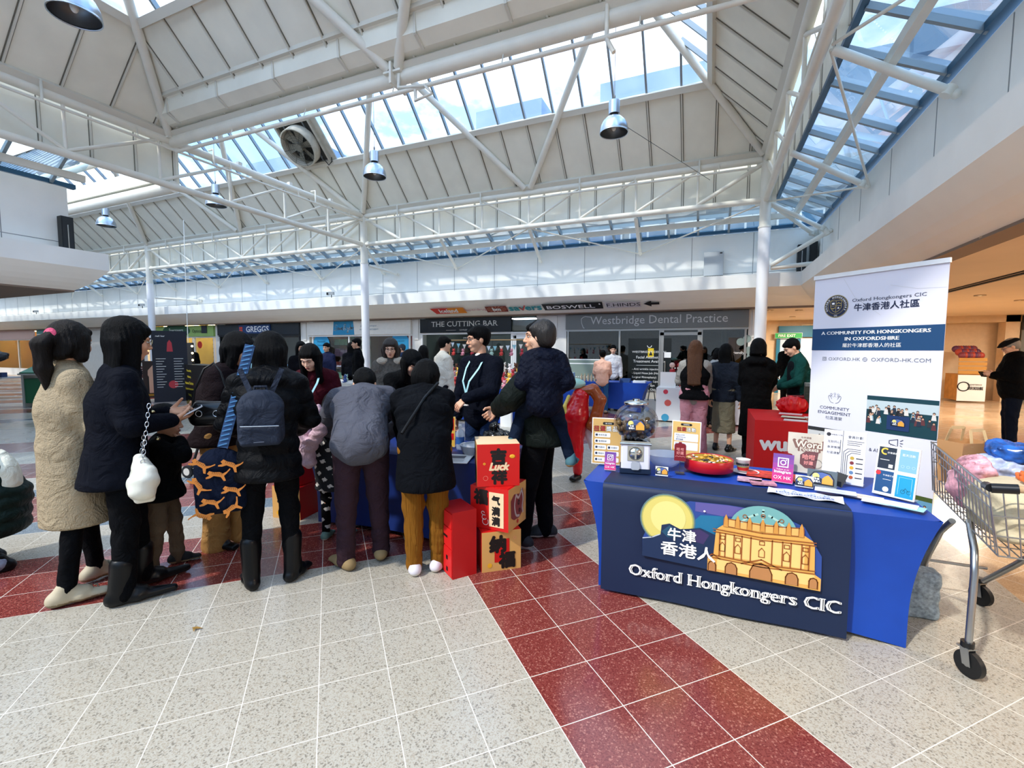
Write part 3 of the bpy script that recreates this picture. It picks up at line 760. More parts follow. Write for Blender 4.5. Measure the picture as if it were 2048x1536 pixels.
def shopfront(name, label, x0, x1, zsign, ztop, signmat, sign_fn, panes, frame, glass, stall=.35, stallm=None, head=.0, fw=.05):
    t = thing('shopfront', (0, 0, 0), 0, label, 'shop front')
    m = Front().use(signmat); m.fbox(x0, x1, zsign, ztop, 0, .09); sign_fn(m, x0, x1, zsign, ztop); m.build('fascia_sign', t)
    m = Front().use(frame); m.fbox(x0, x1, zsign - .06, zsign, -.05, .04)
    xs = sorted(set([p[0] for p in panes] + [p[1] for p in panes]))
    for x in xs: m.fbox(x - fw / 2, x + fw / 2, .0, zsign, -.05, .03)
    for p in panes: m.fbox(p[0], p[1], p[2] - .05, p[2], -.05, .03)
    m.build('window_frame', t)
    if stall:
        m = Front().use(stallm or frame)
        for p in panes:
            if p[2] > .1: m.fbox(p[0], p[1], 0, p[2] - .05, -.08, .02)
        m.build('stall_riser', t)
    for p in panes:
        g = Front().use(glass); g.fbox(p[0] + fw / 2, p[1] - fw / 2, p[2], zsign - .06, -.02, -.012)
        if len(p) > 3 and p[3]: p[3](g, p[0], p[1], p[2], zsign - .06)
        g.build('pane', t)
    return t
# ---- dental practice
GREY = mat('grey_dental_sign', '#6f6f6c', .4, metal=.2); LGREY = mat('light_grey_letters', '#c9c9c5', .4)
def s_dental(m, x0, x1, a, b):
    m.use(LGREY); m.text('Westbridge Dental Practice', SX(1311), (a + b) / 2 - .01, w=SX(1450) - SX(1178), h=.30, z=.095)
    cx = SX(1170); zc = (a + b) / 2
    pts = [(SX(1182), zc + .13), (SX(1172), zc + .15), (cx - .03, zc + .13), (cx - .09, zc + .08), (cx - .08, zc - .04), (cx - .03, zc - .17), (cx + .0, zc - .19)]
    m.stroke(pts, .022, .096)
def w_black(g, x0, x1, a, b):
    g.use(mat('black_window_vinyl', '#101614', .4)); X0 = x0 + .25; X1 = x0 + 1.42; g.fbox(X0, X1, a, b - .22, .0, .01)
    g.use(WHITE); c = (X0 + X1) / 2; z = b - .62
    g.ring(c, b - .42, .05, .065, .012, 16, pi, 2 * pi); g.text('WESTBRIDGE DENTAL', c, b - .60, w=.95, h=.055, z=.013)
    rows = ['Facial Aesthetics', 'Treatment Available', '', '- Anti wrinkle injections', '- Liquid Nose Job (Non', '  Surgical Rhinoplasty)', '- Dermal Fillers - Lips,', '  Cheeks, Under Eye', '  (Tear Trough), Chin', '  and Jawline', '- Skin Consultations', '', 'Free consultation available']
    zz = b - .75
    for i, r_ in enumerate(rows):
        if r_: g.text(r_, X0 + .12 if i > 2 and i < 12 else c, zz, h=.075, z=.013, al='l' if 2 < i < 12 else 'c', maxw=.98)
        else: g.rect(c - .35, c + .35, zz - .004, zz + .004, .013)
        zz -= .115
    g.use(mat('yellow_label', '#e2c21c', .5)); g.rect(x1 - .32, x1 - .16, b - .75, b - .5, .012); g.use(BLACK); g.add([(x1 - .29, b - .7, .014), (x1 - .19, b - .7, .014), (x1 - .24, b - .58, .014)], [(0, 1, 2)])
def w_frost(g, x0, x1, a, b):
    g.use(mat('frosted_vinyl', '#8fa095', .7, alpha=.75)); zt = a + .84; g.fbox(x0 + .03, x1 - .03, a + .02, zt, .0, .004); 
    g.use(WHITE); g.rect(x0, x1, zt, zt + .03, .006); g.rect(x0, x1, zt - .12, zt - .09, .006)
    for i in range(22): x = x0 + .05 + i * (x1 - x0 - .1) / 22; g.rect(x, x + .03, zt - .52, zt - .49, .006)
def w_family(g, x0, x1, a, b):
    g.use(WHITE); g.text('Family Friendly', x0 + .75, b - .62, h=.09, z=.012); g.text('Full Range of NHS Treatment', x0 + .75, b - .92, h=.07, z=.012, maxw=1.3)
    g.use(mat('balloon_grey', '#8a9a94', .5))
    for dx, dz in ((1.15, .55), (1.3, .45), (1.2, .72), (1.38, .68), (.95, .33), (1.1, .25), (1.32, .9)): g.disc(x0 + dx, b - dz, .10, .004 + dx * .001, 16)
def w_door(g, x0, x1, a, b):
    g.use(M_FRA); g.fbox(x0 + .02, x0 + .10, a, b, .0, .03); g.fbox(x1 - .10, x1 - .02, a, b, .0, .03); g.fbox(x0, x1, b - .14, b - .06, .0, .03)
    g.use(WHITE); g.rect(x0 + .12, x0 + .3, 1.35, 1.5, .035); g.use(M_FRA); g.tube([(x0 + .15, .9, .06), (x0 + .15, 1.25, .06)], .015, 8)
    for i in range(12): g.use(LGREY); g.rect(x0 + .4 + i * .07, x0 + .43 + i * .07, 1.05, 1.08, .004)
xa, xb = SX(1133), SX(1497)
shopfront('dental', 'dental practice shop front with a grey metal sign and dark reflective windows', xa, xb, 2.17, 2.61, GREY, s_dental,
    [(xa + .06, SX(1240), .42, w_frost), (SX(1240), SX(1321), .42, w_black), (SX(1321), SX(1404), .06, w_door), (SX(1404), xb - .06, .42, w_family)], M_FRA, G_DARK, stallm=mat('grey_riser', '#b9b6ae', .5))
room(xa, xb, 3.0, '#3f423e', 1, ('#dfe8ff', 'dental practice'), 3)
# ---- hair salon
NAVY = mat('dark_navy_sign', '#161d24', .25)
def s_cut(m, x0, x1, a, b):
    m.use(LGREY); m.text('THE CUTTING BAR', (x0 + x1) / 2, (a + b) / 2 + .05, w=SX(1000) - SX(868), h=.17, z=.095, serif=True)
    m.text('COWLEY', (x0 + x1) / 2, a + .08, h=.05, z=.095); m.rect(SX(895), SX(915), a + .07, a + .078, .095); m.rect(SX(950), SX(970), a + .07, a + .078, .095)
xa, xb, xc = SX(843), SX(1024), SX(1073)
def w_salon(g, x0, x1, a, b):
    g.use(LGREY); g.text('SPECIAL', x0 + 1.75, b - .12, h=.05, z=.012)
shopfront('salon', 'hair salon shop front with a black sign and a green tinted window', xa, xb, 2.13, 2.60, NAVY, s_cut, [(xa + .03, xb, .42, w_salon)], M_FRW, G_CLEAR)
shopfront('salon_door', 'narrow white framed door bay right of the hair salon window', xb, xc, 2.07, 2.12, M_FRW, lambda m, *a: m.use(G_CLEAR).fbox(xb + .04, xc - .04, 2.16, 2.58, .02, .03), [(xb + .06, xc - .03, .06, lambda g, x0, x1, a, b: (g.use(M_FRW), g.fbox(x0 + .03, x0 + .10, a, b, 0, .03), g.fbox(x1 - .10, x1 - .03, a, b, 0, .03), g.fbox(x0, x1, b - .1, b, 0, .03)))], M_FRW, G_CLEAR)
room(xa, xc, 3.4, '#5d6b66', 2, ('#f2f8ff', 'hair salon'), 5)
t = thing('display_shelf', (xa + .75, YS + 1.0, 0), 0, 'black shelf unit of bottles inside the hair salon window', 'shelf')
MB().use(BLACK).box(-.6, -.56, 0, .4, 0, 2.0).box(.56, .6, 0, .4, 0, 2.0).build('side_rail', t)
for k, z in enumerate((.6, 1.0, 1.4, 1.8)): MB().use(BLACK).box(-.56, .56, 0, .4, z, z + .03).build('shelf', t)
for k in range(8):
    x = xa + .28 + (k % 4) * .25; z = 1.03 + (k // 4) * .4
    MB().use(mat('salon_bottle_%d' % (k % 3), ('#e7e3e0', '#c58f86', '#4e5a58')[k % 3], .4)).at((0, 0, 0)).cyl(0, 0, 0, .2, .05, 10).cyl(0, 0, .2, .26, .02, 8).build('bottle', label='bottle on the black shelf inside the hair salon', cat='bottle', group='bottles in the hair salon').location = (x, YS + 1.2, z)
# ---- charity shop
RBLUE = mat('charity_blue', '#2387b4', .5)
def script_line(m, pts, w, z):
    P = []
    for i in range(len(pts) - 1):
        p0 = pts[max(i - 1, 0)]; p1 = pts[i]; p2 = pts[i + 1]; p3 = pts[min(i + 2, len(pts) - 1)]
        for k in range(5):
            t = k / 5; P.append(tuple(.5 * ((2 * p1[j]) + (-p0[j] + p2[j]) * t + (2 * p0[j] - 5 * p1[j] + 4 * p2[j] - p3[j]) * t * t + (-p0[j] + 3 * p1[j] - 3 * p2[j] + p3[j]) * t ** 3) for j in (0, 1)))
    P.append(pts[-1]); m.stroke(P, w, z)
def s_ryder(m, x0, x1, a, b):
    X0, X1 = SX(669), SX(712); m.use(RBLUE); m.add([(X0, a, .095), (X1, a, .095), (X1 - .05, b, .095), (X0 + .05, b, .095)], [(0, 1, 2, 3)])
    m.use(WHITE); w = X1 - X0; h = b - a
    S = [[(.22, .72), (.14, .76), (.11, .66), (.17, .52), (.15, .36), (.07, .34)], [(.25, .52), (.22, .42), (.27, .38), (.30, .5), (.26, .54), (.32, .42), (.34, .5), (.35, .40), (.40, .5), (.39, .4)], [(.41, .46), (.46, .5), (.44, .56), (.41, .46), (.45, .38), (.5, .42)],
         [(.53, .35), (.55, .76), (.62, .74), (.6, .56), (.55, .54), (.62, .38)], [(.66, .54), (.67, .42), (.72, .52), (.72, .2), (.67, .2), (.74, .42)], [(.80, .54), (.76, .42), (.81, .42), (.83, .78), (.82, .4)], [(.85, .45), (.89, .5), (.87, .56), (.84, .46), (.89, .38)], [(.92, .38), (.92, .54), (.96, .52)]]
    for s in S: script_line(m, [(X0 + p[0] * w, a + p[1] * h) for p in s], .022, .1)
    m.use(mat('grey_blue_letters', '#4d7390', .5)); m.text('palliative, neurological', SX(740), a + h * .62, h=.075, z=.095, maxw=1.15); m.text('and bereavement support', SX(741), a + h * .38, h=.075, z=.095, maxw=1.2)
def w_circle(side, txt):
    def f(g, x0, x1, a, b):
        g.use(RBLUE); cx = x0 + .42 if side == 'l' else x1 - .42; g.disc(cx, b - .3, .42, .006, 28); g.use(WHITE)
        g.use(mat('dark_blue_letters', '#13506e', .5)); g.text(txt, cx, b - .18, h=.07, z=.012, maxw=.6); g.text('homeware', cx, b - .32, h=.06, z=.012)
    return f
xa, xb = SX(618), SX(824)
shopfront('charity', 'charity shop front with a white fascia and blue script sign', xa, xb, 2.10, 2.60, M_SW, s_ryder,
    [(xa + .2, SX(698), .42, w_circle('l', 'Pre-loved')), (SX(698), SX(737), .06), (SX(737), xb - .1, .42, w_circle('r', 'Donate your'))], M_FRW, G_CLEAR)
room(xa, xb, 3.2, '#5a4036', 2, ('#ffe9c8', 'charity shop'), 5)
random.seed(4)
COLN = {'#9fd6b8': 'mint', '#e0c22a': 'yellow', '#e8694f': 'coral', '#8d2f52': 'plum', '#c7a2c9': 'lilac', '#e19a1c': 'orange', '#c9d6b8': 'pale green', '#b8a77f': 'khaki', '#56a58f': 'teal', '#e0b72b': 'golden', '#d8cfa2': 'cream', '#7c5b3a': 'brown'}
for sx, pal in ((SX(652), ('#9fd6b8', '#e0c22a', '#e8694f', '#8d2f52', '#c7a2c9', '#e19a1c')), (SX(684), ('#c9d6b8', '#b8a77f', '#56a58f', '#e0b72b', '#d8cfa2', '#7c5b3a'))):
    t = thing('display_shelf', (sx, YS + .9, 0), 0, 'shelf unit of folded coloured goods in the charity shop window' + (', left one' if pal[0] == '#9fd6b8' else ', right one'), 'shelf')
    MB().use(mat('shelf_wood', '#5c4a36', .6)).box(-.6, -.57, 0, .4, 0, 2.1).box(.57, .6, 0, .4, 0, 2.1).build('side_panel', t)
    for z in (.35, .8, 1.25, 1.7): MB().use(mat('shelf_wood', '#5c4a36', .6)).box(-.57, .57, 0, .4, z, z + .03).build('shelf', t)
    n = 0
    for z in (.38, .83, 1.28, 1.73):
        for i in range(4):
            c = pal[(n * 5 + i) % 6]; h = random.uniform(.22, .34); n += 1
            o = MB().use(mat('goods' + c, c, .7)).box(-.12, .12, -.15, .15, 0, h * .48).box(-.11, .12, -.14, .15, h * .5, h).build('folded_goods', label=COLN.get(c, 'coloured') + ' folded goods on the charity shop shelves', cat='goods', group='goods on the charity shop shelves')
            o.location = (sx - .42 + i * .28, YS + 1.1, z)
for x, z, c in ((SX(768), 2.0, '#b41e28'), (SX(795), 1.95, '#c42430'), (SX(812), 1.7, '#8d1721'), (SX(795), 1.3, '#7a1320'), (SX(770), 1.5, '#69422a')):
    o = MB().use(mat('hanging' + c, c, .7)).ell((0, 0, 0), (.16, .12, .24), 12, 8).build('hanging_ornament', label='dark red ornament hanging inside the right charity shop window', cat='ornament', group='red ornaments in the charity shop'); o.location = (x, YS + .8, z)
# ---- bakery
GNAVY = mat('bakery_dark_fascia', '#1d232b', .4); GBLUE = mat('bakery_blue', '#12386f', .4)
def s_greggs(m, x0, x1, a, b):
    X0, X1 = SX(483), SX(545); m.use(GBLUE); m.fbox(X0, X1, a + .06, b - .04, .09, .13); m.use(WHITE); m.text('GREGGS', SX(520), (a + b) / 2 + .01, w=SX(541) - SX(496), h=.23, z=.135, bold=.02)
    for i in (0, 1):
        for j in (0, 1):
            m.use(mat('orange_square', '#ee4a22', .5)); m.rect(SX(484.5) + i * .10, SX(484.5) + i * .10 + .08, (a + b) / 2 - .085 + j * .11, (a + b) / 2 + .005 + j * .11, .136)
xa, xb = SX(438), SX(601)
shopfront('bakery', 'bakery shop front with a dark blue sign and dark doors', xa, xb, 2.15, 2.60, GNAVY, s_greggs, [(xa + .06, SX(500), .06), (SX(500), SX(552), .06), (SX(552), xb - .06, .4)], mat('dark_frame', '#22252a', .4), G_DARK)
room(xa, xb, 3.2, '#3a3532', 1, ('#ffd9a0', 'bakery'), 4)
t = thing('poster_board', (SX(528), YS + .35, 0), 0, 'white framed black poster with a yellow plant drawing in the bakery window', 'poster')
m = Front(YS + .35).use(WHITE); x0, x1 = SX(514), SX(540); m.T = Matrix.Translation((-SX(528), -(YS + .35), 0)) @ m.T
m.fbox(x0, x1, 1.05, 1.92, 0, .03); m.build('frame', t)
m = Front(YS + .35); m.T = Matrix.Translation((-SX(528), -(YS + .35), 0)) @ m.T; m.use(BLACK).fbox(x0 + .05, x1 - .05, 1.1, 1.87, .03, .035); m.use(mat('yellow_ink', '#d9d33a', .5))
c = (x0 + x1) / 2
for s in ([(c, 1.15), (c - .05, 1.4), (c + .06, 1.6), (c + .1, 1.78)], [(c - .03, 1.35), (c - .16, 1.5), (c - .18, 1.62)], [(c + .02, 1.5), (c - .08, 1.68), (c - .05, 1.8)], [(c - .02, 1.3), (c + .12, 1.4), (c + .17, 1.52)]): script_line(m, s, .03, .037)
m.build('print', t)
# ---- opticians
GREEN = mat('light_green_fascia', '#9dbf6a', .5); DGREEN = mat('dark_green_oval', '#14532c', .4)
def s_opt(m, x0, x1, a, b):
    m.use(DGREEN); m.disc(SX(356), (a + b) / 2 + .02, .30, .095, 28, rx=1.0); m.use(WHITE); m.text('Specsavers', SX(356), (a + b) / 2 + .03, h=.22, z=.1, maxw=1.5)
    m.use(BLACK); m.text('Opticians', SX(400), (a + b) / 2 - .02, h=.2, z=.1); m.use(mat('dark_square', '#1b2530', .5)); m.rect(SX(407), SX(418), (a + b) / 2 - .1, b, .11)
xa, xb = SX(292), SX(430)
def w_lit(g, x0, x1, a, b):
    g.use(mat('red_dot', '#c8281f', .5)); g.disc(x0 + .35, 1.75, .16, .006, 18)
shopfront('optician', 'opticians shop front with a green fascia and warm lit display windows', xa, xb, 2.12, 2.60, GREEN, s_opt, [(xa + .5, SX(345), .5), (SX(345), SX(385), .06), (SX(388), xb - .1, .5, w_lit)], M_FRW, G_CLEAR)
room(xa, xb, 1.6, '#f3dca0', 3, ('#ffdf9a', 'opticians'), 12)
t = thing('eyewear_rack', (SX(408), YS + .8, 0), 0, 'warm lit rack of spectacles in the opticians window', 'rack')
MB().use(mat('rack_cream', '#f3e3b0', .6)).box(-1.1, 1.1, .3, .34, .5, 2.1).build('back_panel', t)
for k in range(7):
    m = MB().use(mat('rack_shelf', '#c9b273', .6)); z = .75 + k * .2; m.box(-1.05, 1.05, .2, .3, z, z + .015)
    m.use(mat('frames_dark', '#5e5138', .5))
    for i in range(10): m.ring(0, 0, 0, 0) if False else m.box(-1 + i * .21, -.88 + i * .21, .21, .23, z + .02, z + .06)
    m.build('shelf', t)
# ---- teal shop and the pink one at the far left
TEAL = mat('teal_fascia', '#5fa3a6', .5)
xa, xb = SX(76), SX(160)
def s_teal(m, x0, x1, a, b): m.use(WHITE); m.rect(x0, x0 + (x1 - x0) * .7, (a + b) / 2, (a + b) / 2 + .05, .095); m.use(mat('dark_teal', '#1f4a52', .5)); m.rect(x0 + 1, x0 + 3.4, a + .16, a + .26, .095)
shopfront('teal', 'teal shop front with a yellow poster, far left', xa, xb, 2.05, 2.62, TEAL, s_teal, [(xa + .2, SX(120), .4, lambda g, x0, x1, a, b: (g.use(mat('yellow_poster', '#d8c70f', .5)), g.fbox(x0, x1, b - .85, b - .1, .0, .01))), (SX(120), xb - .2, .4)], M_FRW, G_CLEAR)
room(xa, xb, 2.4, '#8c8f78', 2, ('#fff0c8', 'teal shop'), 6)
xa, xb = -42.5, SX(76)
shopfront('pink', 'pale pink shop front with warm lit windows at the far left edge', xa, xb - .4, 2.1, 2.62, mat('pale_pink_fascia', '#d9bcb4', .6), lambda m, x0, x1, a, b: (m.use(mat('brick_red_letters', '#b35a4c', .5)), m.rect(x0 + .2, x0 + 2.6, a + .18, a + .26, .095)), [(xa + .3, SX(34), .4), (SX(34), SX(68), .4)], M_FRW, G_CLEAR)
room(-42.5, SX(72), 2.4, '#f0cf8f', 3, ('#ffd890', 'pink shop'), 12)
# wall with green sign and dark poster between teal shop and opticians
m = Front().use(mat('green_notice', '#3f7d55', .5)); m.fbox(SX(258), SX(274), 2.38, 2.55, .0, .03); m.build('green_notice', label='small green notice on the white wall left of the opticians', cat='sign')
m = Front().use(mat('dark_poster', '#1b1718', .5)); m.fbox(SX(262), SX(285), .9, 2.22, .0, .04); m.use(WHITE); m.fbox(SX(265), SX(281), 1.35, 1.95, .04, .045); m.use(BLACK); m.text('st', SX(276), 1.65, h=.25, z=.05, bold=.03); m.use(WHITE); m.text('CO', SX(274), 1.1, h=.2, z=.05)
m.build('wall_poster', label='dark poster with white panel on the wall left of the opticians', cat='poster')

# ---- names along the cove above the shops
def cove_banner(px0, px1, label, fn, hh=.24, bg=None):
    O = Vector((0, 13.13, 2.65)); U = Vector((0, -.63, .41)); L = U.length; U /= L; Nn = Vector((1, 0, 0)).cross(U)
    x0, x1 = ATY(px0, 605, 12.8).x, ATY(px1, 600, 12.8).x
    m = MB().frame(O + Nn * .075 + Vector(((x0 + x1) / 2, 0, 0)), (1, 0, 0), U, Nn); w = x1 - x0
    fn(m, w, L * .5)
    o = m.build('shop_name_banner', label=label, cat='sign'); return o
def b_ice(m, w, c):
    m.use(mat('leftbanner_red', '#d0281e', .5)); m.add([(-w / 2, c + .14, 0), (-w / 2 + .12, c - .14, 0), (0, c - .14, 0), (0, c + .14, 0)], [(0, 1, 2, 3)])
    m.use(mat('leftbanner_orange', '#ea8a1a', .5)); m.add([(0, c - .14, 0), (w / 2, c - .14, 0), (w / 2 - .04, c + .14, 0), (0, c + .14, 0)], [(0, 1, 2, 3)])
    m.use(WHITE); m.text('Iceland', 0, c, h=.17, z=.004, bold=.03, maxw=w * .8)
cove_banner(864, 932, 'red and orange shop name banner, leftmost in the row on the cove', b_ice)
cove_banner(928, 974, 'thin pink script shop name, second from the left on the cove', lambda m, w, c: m.use(mat('pink_letters', '#c07a86', .5)).text('Superdrug', 0, c, w=w, h=.13, z=.0))
def b_bm(m, w, c):
    m.use(mat('rays_red', '#7c2420', .5)); m.rect(-w / 2, w / 2, c - .14, c + .14, 0); m.use(mat('rays_orange', '#c98a6a', .5))
    for k in range(16): a = k * pi / 8; m.add([(.08 * cos(a), c + .05 * sin(a), .002), (.48 * w * cos(a - .07), c + .135 * sin(a - .07), .002), (.48 * w * cos(a + .07), c + .135 * sin(a + .07), .002)], [(0, 1, 2)])
    m.use(WHITE); m.text('bm', 0, c, h=.15, z=.006, bold=.04)
cove_banner(973, 1015, 'square dark red banner with white letters and rays on the cove', b_bm)
def b_sav(m, w, c):
    m.use(mat('tick_teal', '#1c8f97', .5)); m.text('savers', 0, c - .02, w=w, h=.16, z=0, bold=.04); m.use(mat('tick_red', '#d03a36', .5)); m.stroke([(-.16, c + .03), (-.08, c - .08), (.02, c + .12)], .04, .004)
cove_banner(1019, 1083, 'teal lettering with a red tick, middle of the row on the cove', b_sav)
def b_bos(m, w, c):
    m.use(BLACK); m.add([(-w / 2, c + .15, 0), (-w / 2 + .04, c - .14, 0), (w / 2, c - .14, 0), (w / 2, c + .15, 0)], [(0, 1, 2, 3)]); m.use(WHITE); m.text('BOSWELL', -.05, c - .01, w=w * .8, h=.14, z=.004, bold=.02); m.text('s', w / 2 - .08, c + .07, h=.06, z=.004, bold=.03)
cove_banner(1086, 1206, 'black banner with white capitals on the cove', b_bos)
cove_banner(1213, 1282, 'black thin capitals on a pale panel, rightmost shop name on the cove', lambda m, w, c: (m.use(mat('pale_panel', '#d5d0d0', .6)), m.rect(-w / 2, w / 2, c - .13, c + .12, 0), m.use(BLACK), m.text('F.HINDS', 0, c, w=w * .97, h=.14, z=.004)))
cove_banner(1287, 1319, 'black arrow pointing left, right end of the row on the cove', lambda m, w, c: (m.use(BLACK), m.add([(-w / 2, c, 0), (0, c - .12, 0), (0, c - .045, 0), (w / 2, c - .045, 0), (w / 2, c + .045, 0), (0, c + .045, 0), (0, c + .12, 0)], [(0, 1, 2, 3, 4, 5, 6)])))

# ============================================================ passage and right mall behind the cove
M_WARM = mat('warm_beige_wall', '#d9bd98', .6, var=.05); M_TEALW = mat('teal_door_paint', '#1f6f8c', .4)
YB = 19.5
def backwall():
    m = MB().use(M_WARM); m.box(.3, 8.6, YB, YB + .1, 0, 2.7); m.box(.3, .4, 13.75, YB, 0, 2.7); m.build('wall_passage', kind='structure')
backwall()
def XB(px): return ATY(px, 700, YB).x
t = thing('double_door', (XB(1600), YB, 0), 0, 'teal glazed doors at the end of the passage under a fire exit sign', 'door')
X0, X1 = XB(1555) - XB(1600), XB(1680) - XB(1600)
m = MB().use(M_TEALW); m.box(X0, X1, -.12, -.02, 2.05, 2.45)
for x in (X0, X0 + (X1 - X0) / 3, X0 + 2 * (X1 - X0) / 3, X1): m.box(x - .06, x + .06, -.12, -.02, 0, 2.05)
m.build('door_frame', t)
for i in range(3):
    x0 = X0 + (X1 - X0) * i / 3 + .07; x1 = X0 + (X1 - X0) * (i + 1) / 3 - .07
    m = MB().use(mat('bright_daylight_pane', '#cfe0ee', .3)); m.box(x0, x1, -.07, -.06, .1, 2.0); m.use(M_FRW); m.box(x0, x1, -.08, -.05, 0, .1); m.build('glazed_leaf', t)
m = MB().frame((XB(1574), YB - .2, 2.1), (1, 0, 0), (0, 0, 1), (0, -1, 0)).use(mat('exit_green', '#1f8a3c', .5, emit=.4)); m.rect(-.42, .42, -.09, .09, 0); m.use(WHITE); m.text('FIRE EXIT', -.05, 0, h=.09, z=.01, bold=.02); m.use(M_FRW); m.T = Matrix.Identity(4); m.box(XB(1574) - .43, XB(1574) + .43, YB - .195, YB - .17, 2.0, 2.2)
m.build('exit_sign', label='small green fire exit sign above the teal doors', cat='sign')
m = MB().use(mat('vent_grille', '#c9b48f', .5)); m.box(XB(1600), XB(1640), YB - .1, YB - .04, 2.22, 2.5)
for k in range(4): m.use(mat('vent_dark', '#8f7d5e', .6)); m.box(XB(1602), XB(1638), YB - .11, YB - .1, 2.26 + k * .06, 2.28 + k * .06)
m.build('air_grille', label='cream air grille above the doors at the end of the passage', cat='grille')
for (p, w) in (((1540, 620), 'beside the right column'), ((1598, 620), 'nearest the banner'), ((1585, 633), 'in the middle'), ((1597, 646), 'nearest the teal doors')):
    q = G(*p, 2.655)
    o = MB().use(mat('downlight_rim', '#b8a284', .5)).lathe([(.09, 0), (.09, -.02), (.06, -.02)], n=18).use(mat('downlight_glow', '#ffe6bf', .4, emit=3)).disc(0, 0, .06, -.012, 16).build('downlight', label='small round downlight in the passage ceiling, ' + w, cat='downlight', group='downlights in the tan ceiling'); o.location = (q.x, q.y, 2.655)
for p, w in (((1985, 470), 'near the black track'), ((2030, 455), 'at the right edge'), ((1960, 590), 'above the crate stand'), ((2040, 600), 'above the flat cap')):
    q = G(*p, 2.655); o = MB().use(mat('downlight_rim', '#b8a284', .5)).lathe([(.09, 0), (.09, -.02), (.06, -.02)], n=18).use(mat('downlight_glow', '#ffe6bf', .4, emit=3)).disc(0, 0, .06, -.012, 16).build('downlight', label='small round downlight in the tan ceiling, ' + w, cat='downlight', group='downlights in the tan ceiling on the right'); o.location = (q.x, q.y, 2.655)
for k, (x, y) in enumerate(((5.5, 6), (8.5, 10), (5.5, 14), (9, 16), (3.2, 17.5), (4.5, 1))):
    l = bpy.data.lights.new('ceiling_lamp', 'AREA'); l.energy = 95; l.size = .8; l.color = (1, .90, .76); o = bpy.data.objects.new('ceiling_lamp', l); COL.objects.link(o); o.location = (x, y, 2.6)
# stair wall at the back right
def XC(px): return ATY(px, 720, YB).x
m = MB().use(mat('olive_stair_wall', '#b5a077', .7, var=.06)); m.box(XC(1872), 17, YB + 2.6, YB + 2.7, 0, 2.7); m.use(mat('brown_brick', '#8a5a38', .8, var=.25, vscale=20)); m.box(XC(1880), XC(1945), YB + 2.5, YB + 2.6, .9, 2.5); m.build('wall_stairs', kind='structure')
m = MB().use(M_WARM); m.box(XC(1984), XC(2012), YB - .6, YB - .2, 0, 2.66); m.box(XC(1872), 17, YB - .6, YB + .1, 2.45, 2.66)
m.build('wall_pier', kind='structure')
t = thing('staircase', (XC(1930), YB + .4, 0), 0, 'cream staircase with black handrails at the back right', 'staircase')
x0 = 0; X9 = XC(1984) - XC(1930); step = X9 / 6
m = MB().use(mat('stair_cream', '#d9cda4', .6))
for i in range(8): m.box(-.4 + i * .32, X9 + 2.5, .2, 1.7, .55 + i * .17, .55 + (i + 1) * .17)
m.box(-.4, X9 + 2.5, .2, 1.7, 0, .56); m.build('steps', t)
RAIL = mat('black_handrail', '#15171d', .4)
sx0, sx1 = XC(1886) - XC(1930), XC(1990) - XC(1930)
for dz, nm in ((0, 'handrail'), (.12, 'lower_rail'), (-.45, 'lower_rail')):
    a = HZ(1886, 690, XC(1886), YB + .4) + 0; m = MB().use(RAIL); m.tube([(sx0, 0, 1.75 - dz * 2.2), (sx1, 0, 2.75 - dz * 2.2)], .03 if dz == 0 else .018, 8); m.build(nm, t)
for k in range(5):
    x = sx0 + (sx1 - sx0) * (k + .3) / 5; MB().use(RAIL).box(x - .02, x + .02, -.02, .02, .9 + k * .2, 1.8 + k * .2).build('baluster', t)
# shop at the right edge
m = Front(YB - .62); m.use(mat('dark_shop_sign', '#2c3130', .5)); m.fbox(XC(2013), 17, 2.2, 2.63, 0, .1); m.use(mat('dark_glass_wall', '#6b6a60', .4)); m.fbox(XC(2013), 17, 0, 2.2, 0, .05)
m.use(mat('pink_goods', '#b5476b', .7))
for k in range(12): m.fbox(XC(2022) + k * .16, XC(2022) + k * .16 + .1, 1.1 + (k % 3) * .12, 1.9, .05, .1)
m.build('dim_shopfront', label='dim shop front with pink goods at the right edge', cat='shop front')
# crate display
t = thing('produce_stand', (XC(1907), YB - 1.2, 0), .0, 'wooden crate stand of produce with a white printed board', 'display stand')
W = (XC(1936) - XC(1884)) / 2
WD = mat('crate_wood', '#a9702f', .6, var=.2, vscale=6)
MB().use(WD).box(-W, W, 0, .8, .05, .85).build('crate_base', t)
for k in range(4): MB().use(mat('crate_slat', '#c08a3e', .6)).box(-W, W, -.02, 0, .86 + k * .13, .96 + k * .13).build('slat', t)
m = MB().frame((0, -.03, 0), (1, 0, 0), (0, 0, 1), (0, -1, 0)).use(WHITE); m.box(-W, W, .04, .83, -.01, .02); m.use(BLACK); m.ring(-W * .6, .48, .12, .15, .03); m.text('Experience', W * .2, .54, h=.09, z=.03, maxw=W); m.text('OXFORDSHIRE', W * .25, .43, h=.09, z=.03, bold=.02, maxw=W * 1.1)
m.build('printed_board', t)
for k in range(3):
    for i in range(8):
        o = MB().use(mat('produce%d' % ((i + k) % 3), ('#7a3340', '#a33a2a', '#5b2b4b')[(i + k) % 3], .5)).ell((0, 0, 0), .11, 8, 6).build('fruit', label='round dark produce on the wooden crate stand', cat='fruit', group='produce on the crate stand')
        o.location = (XC(1907) - W + .12 + i * (2 * W - .24) / 7, YB - 1.1 + k * .22, 1.42 + k * .1)
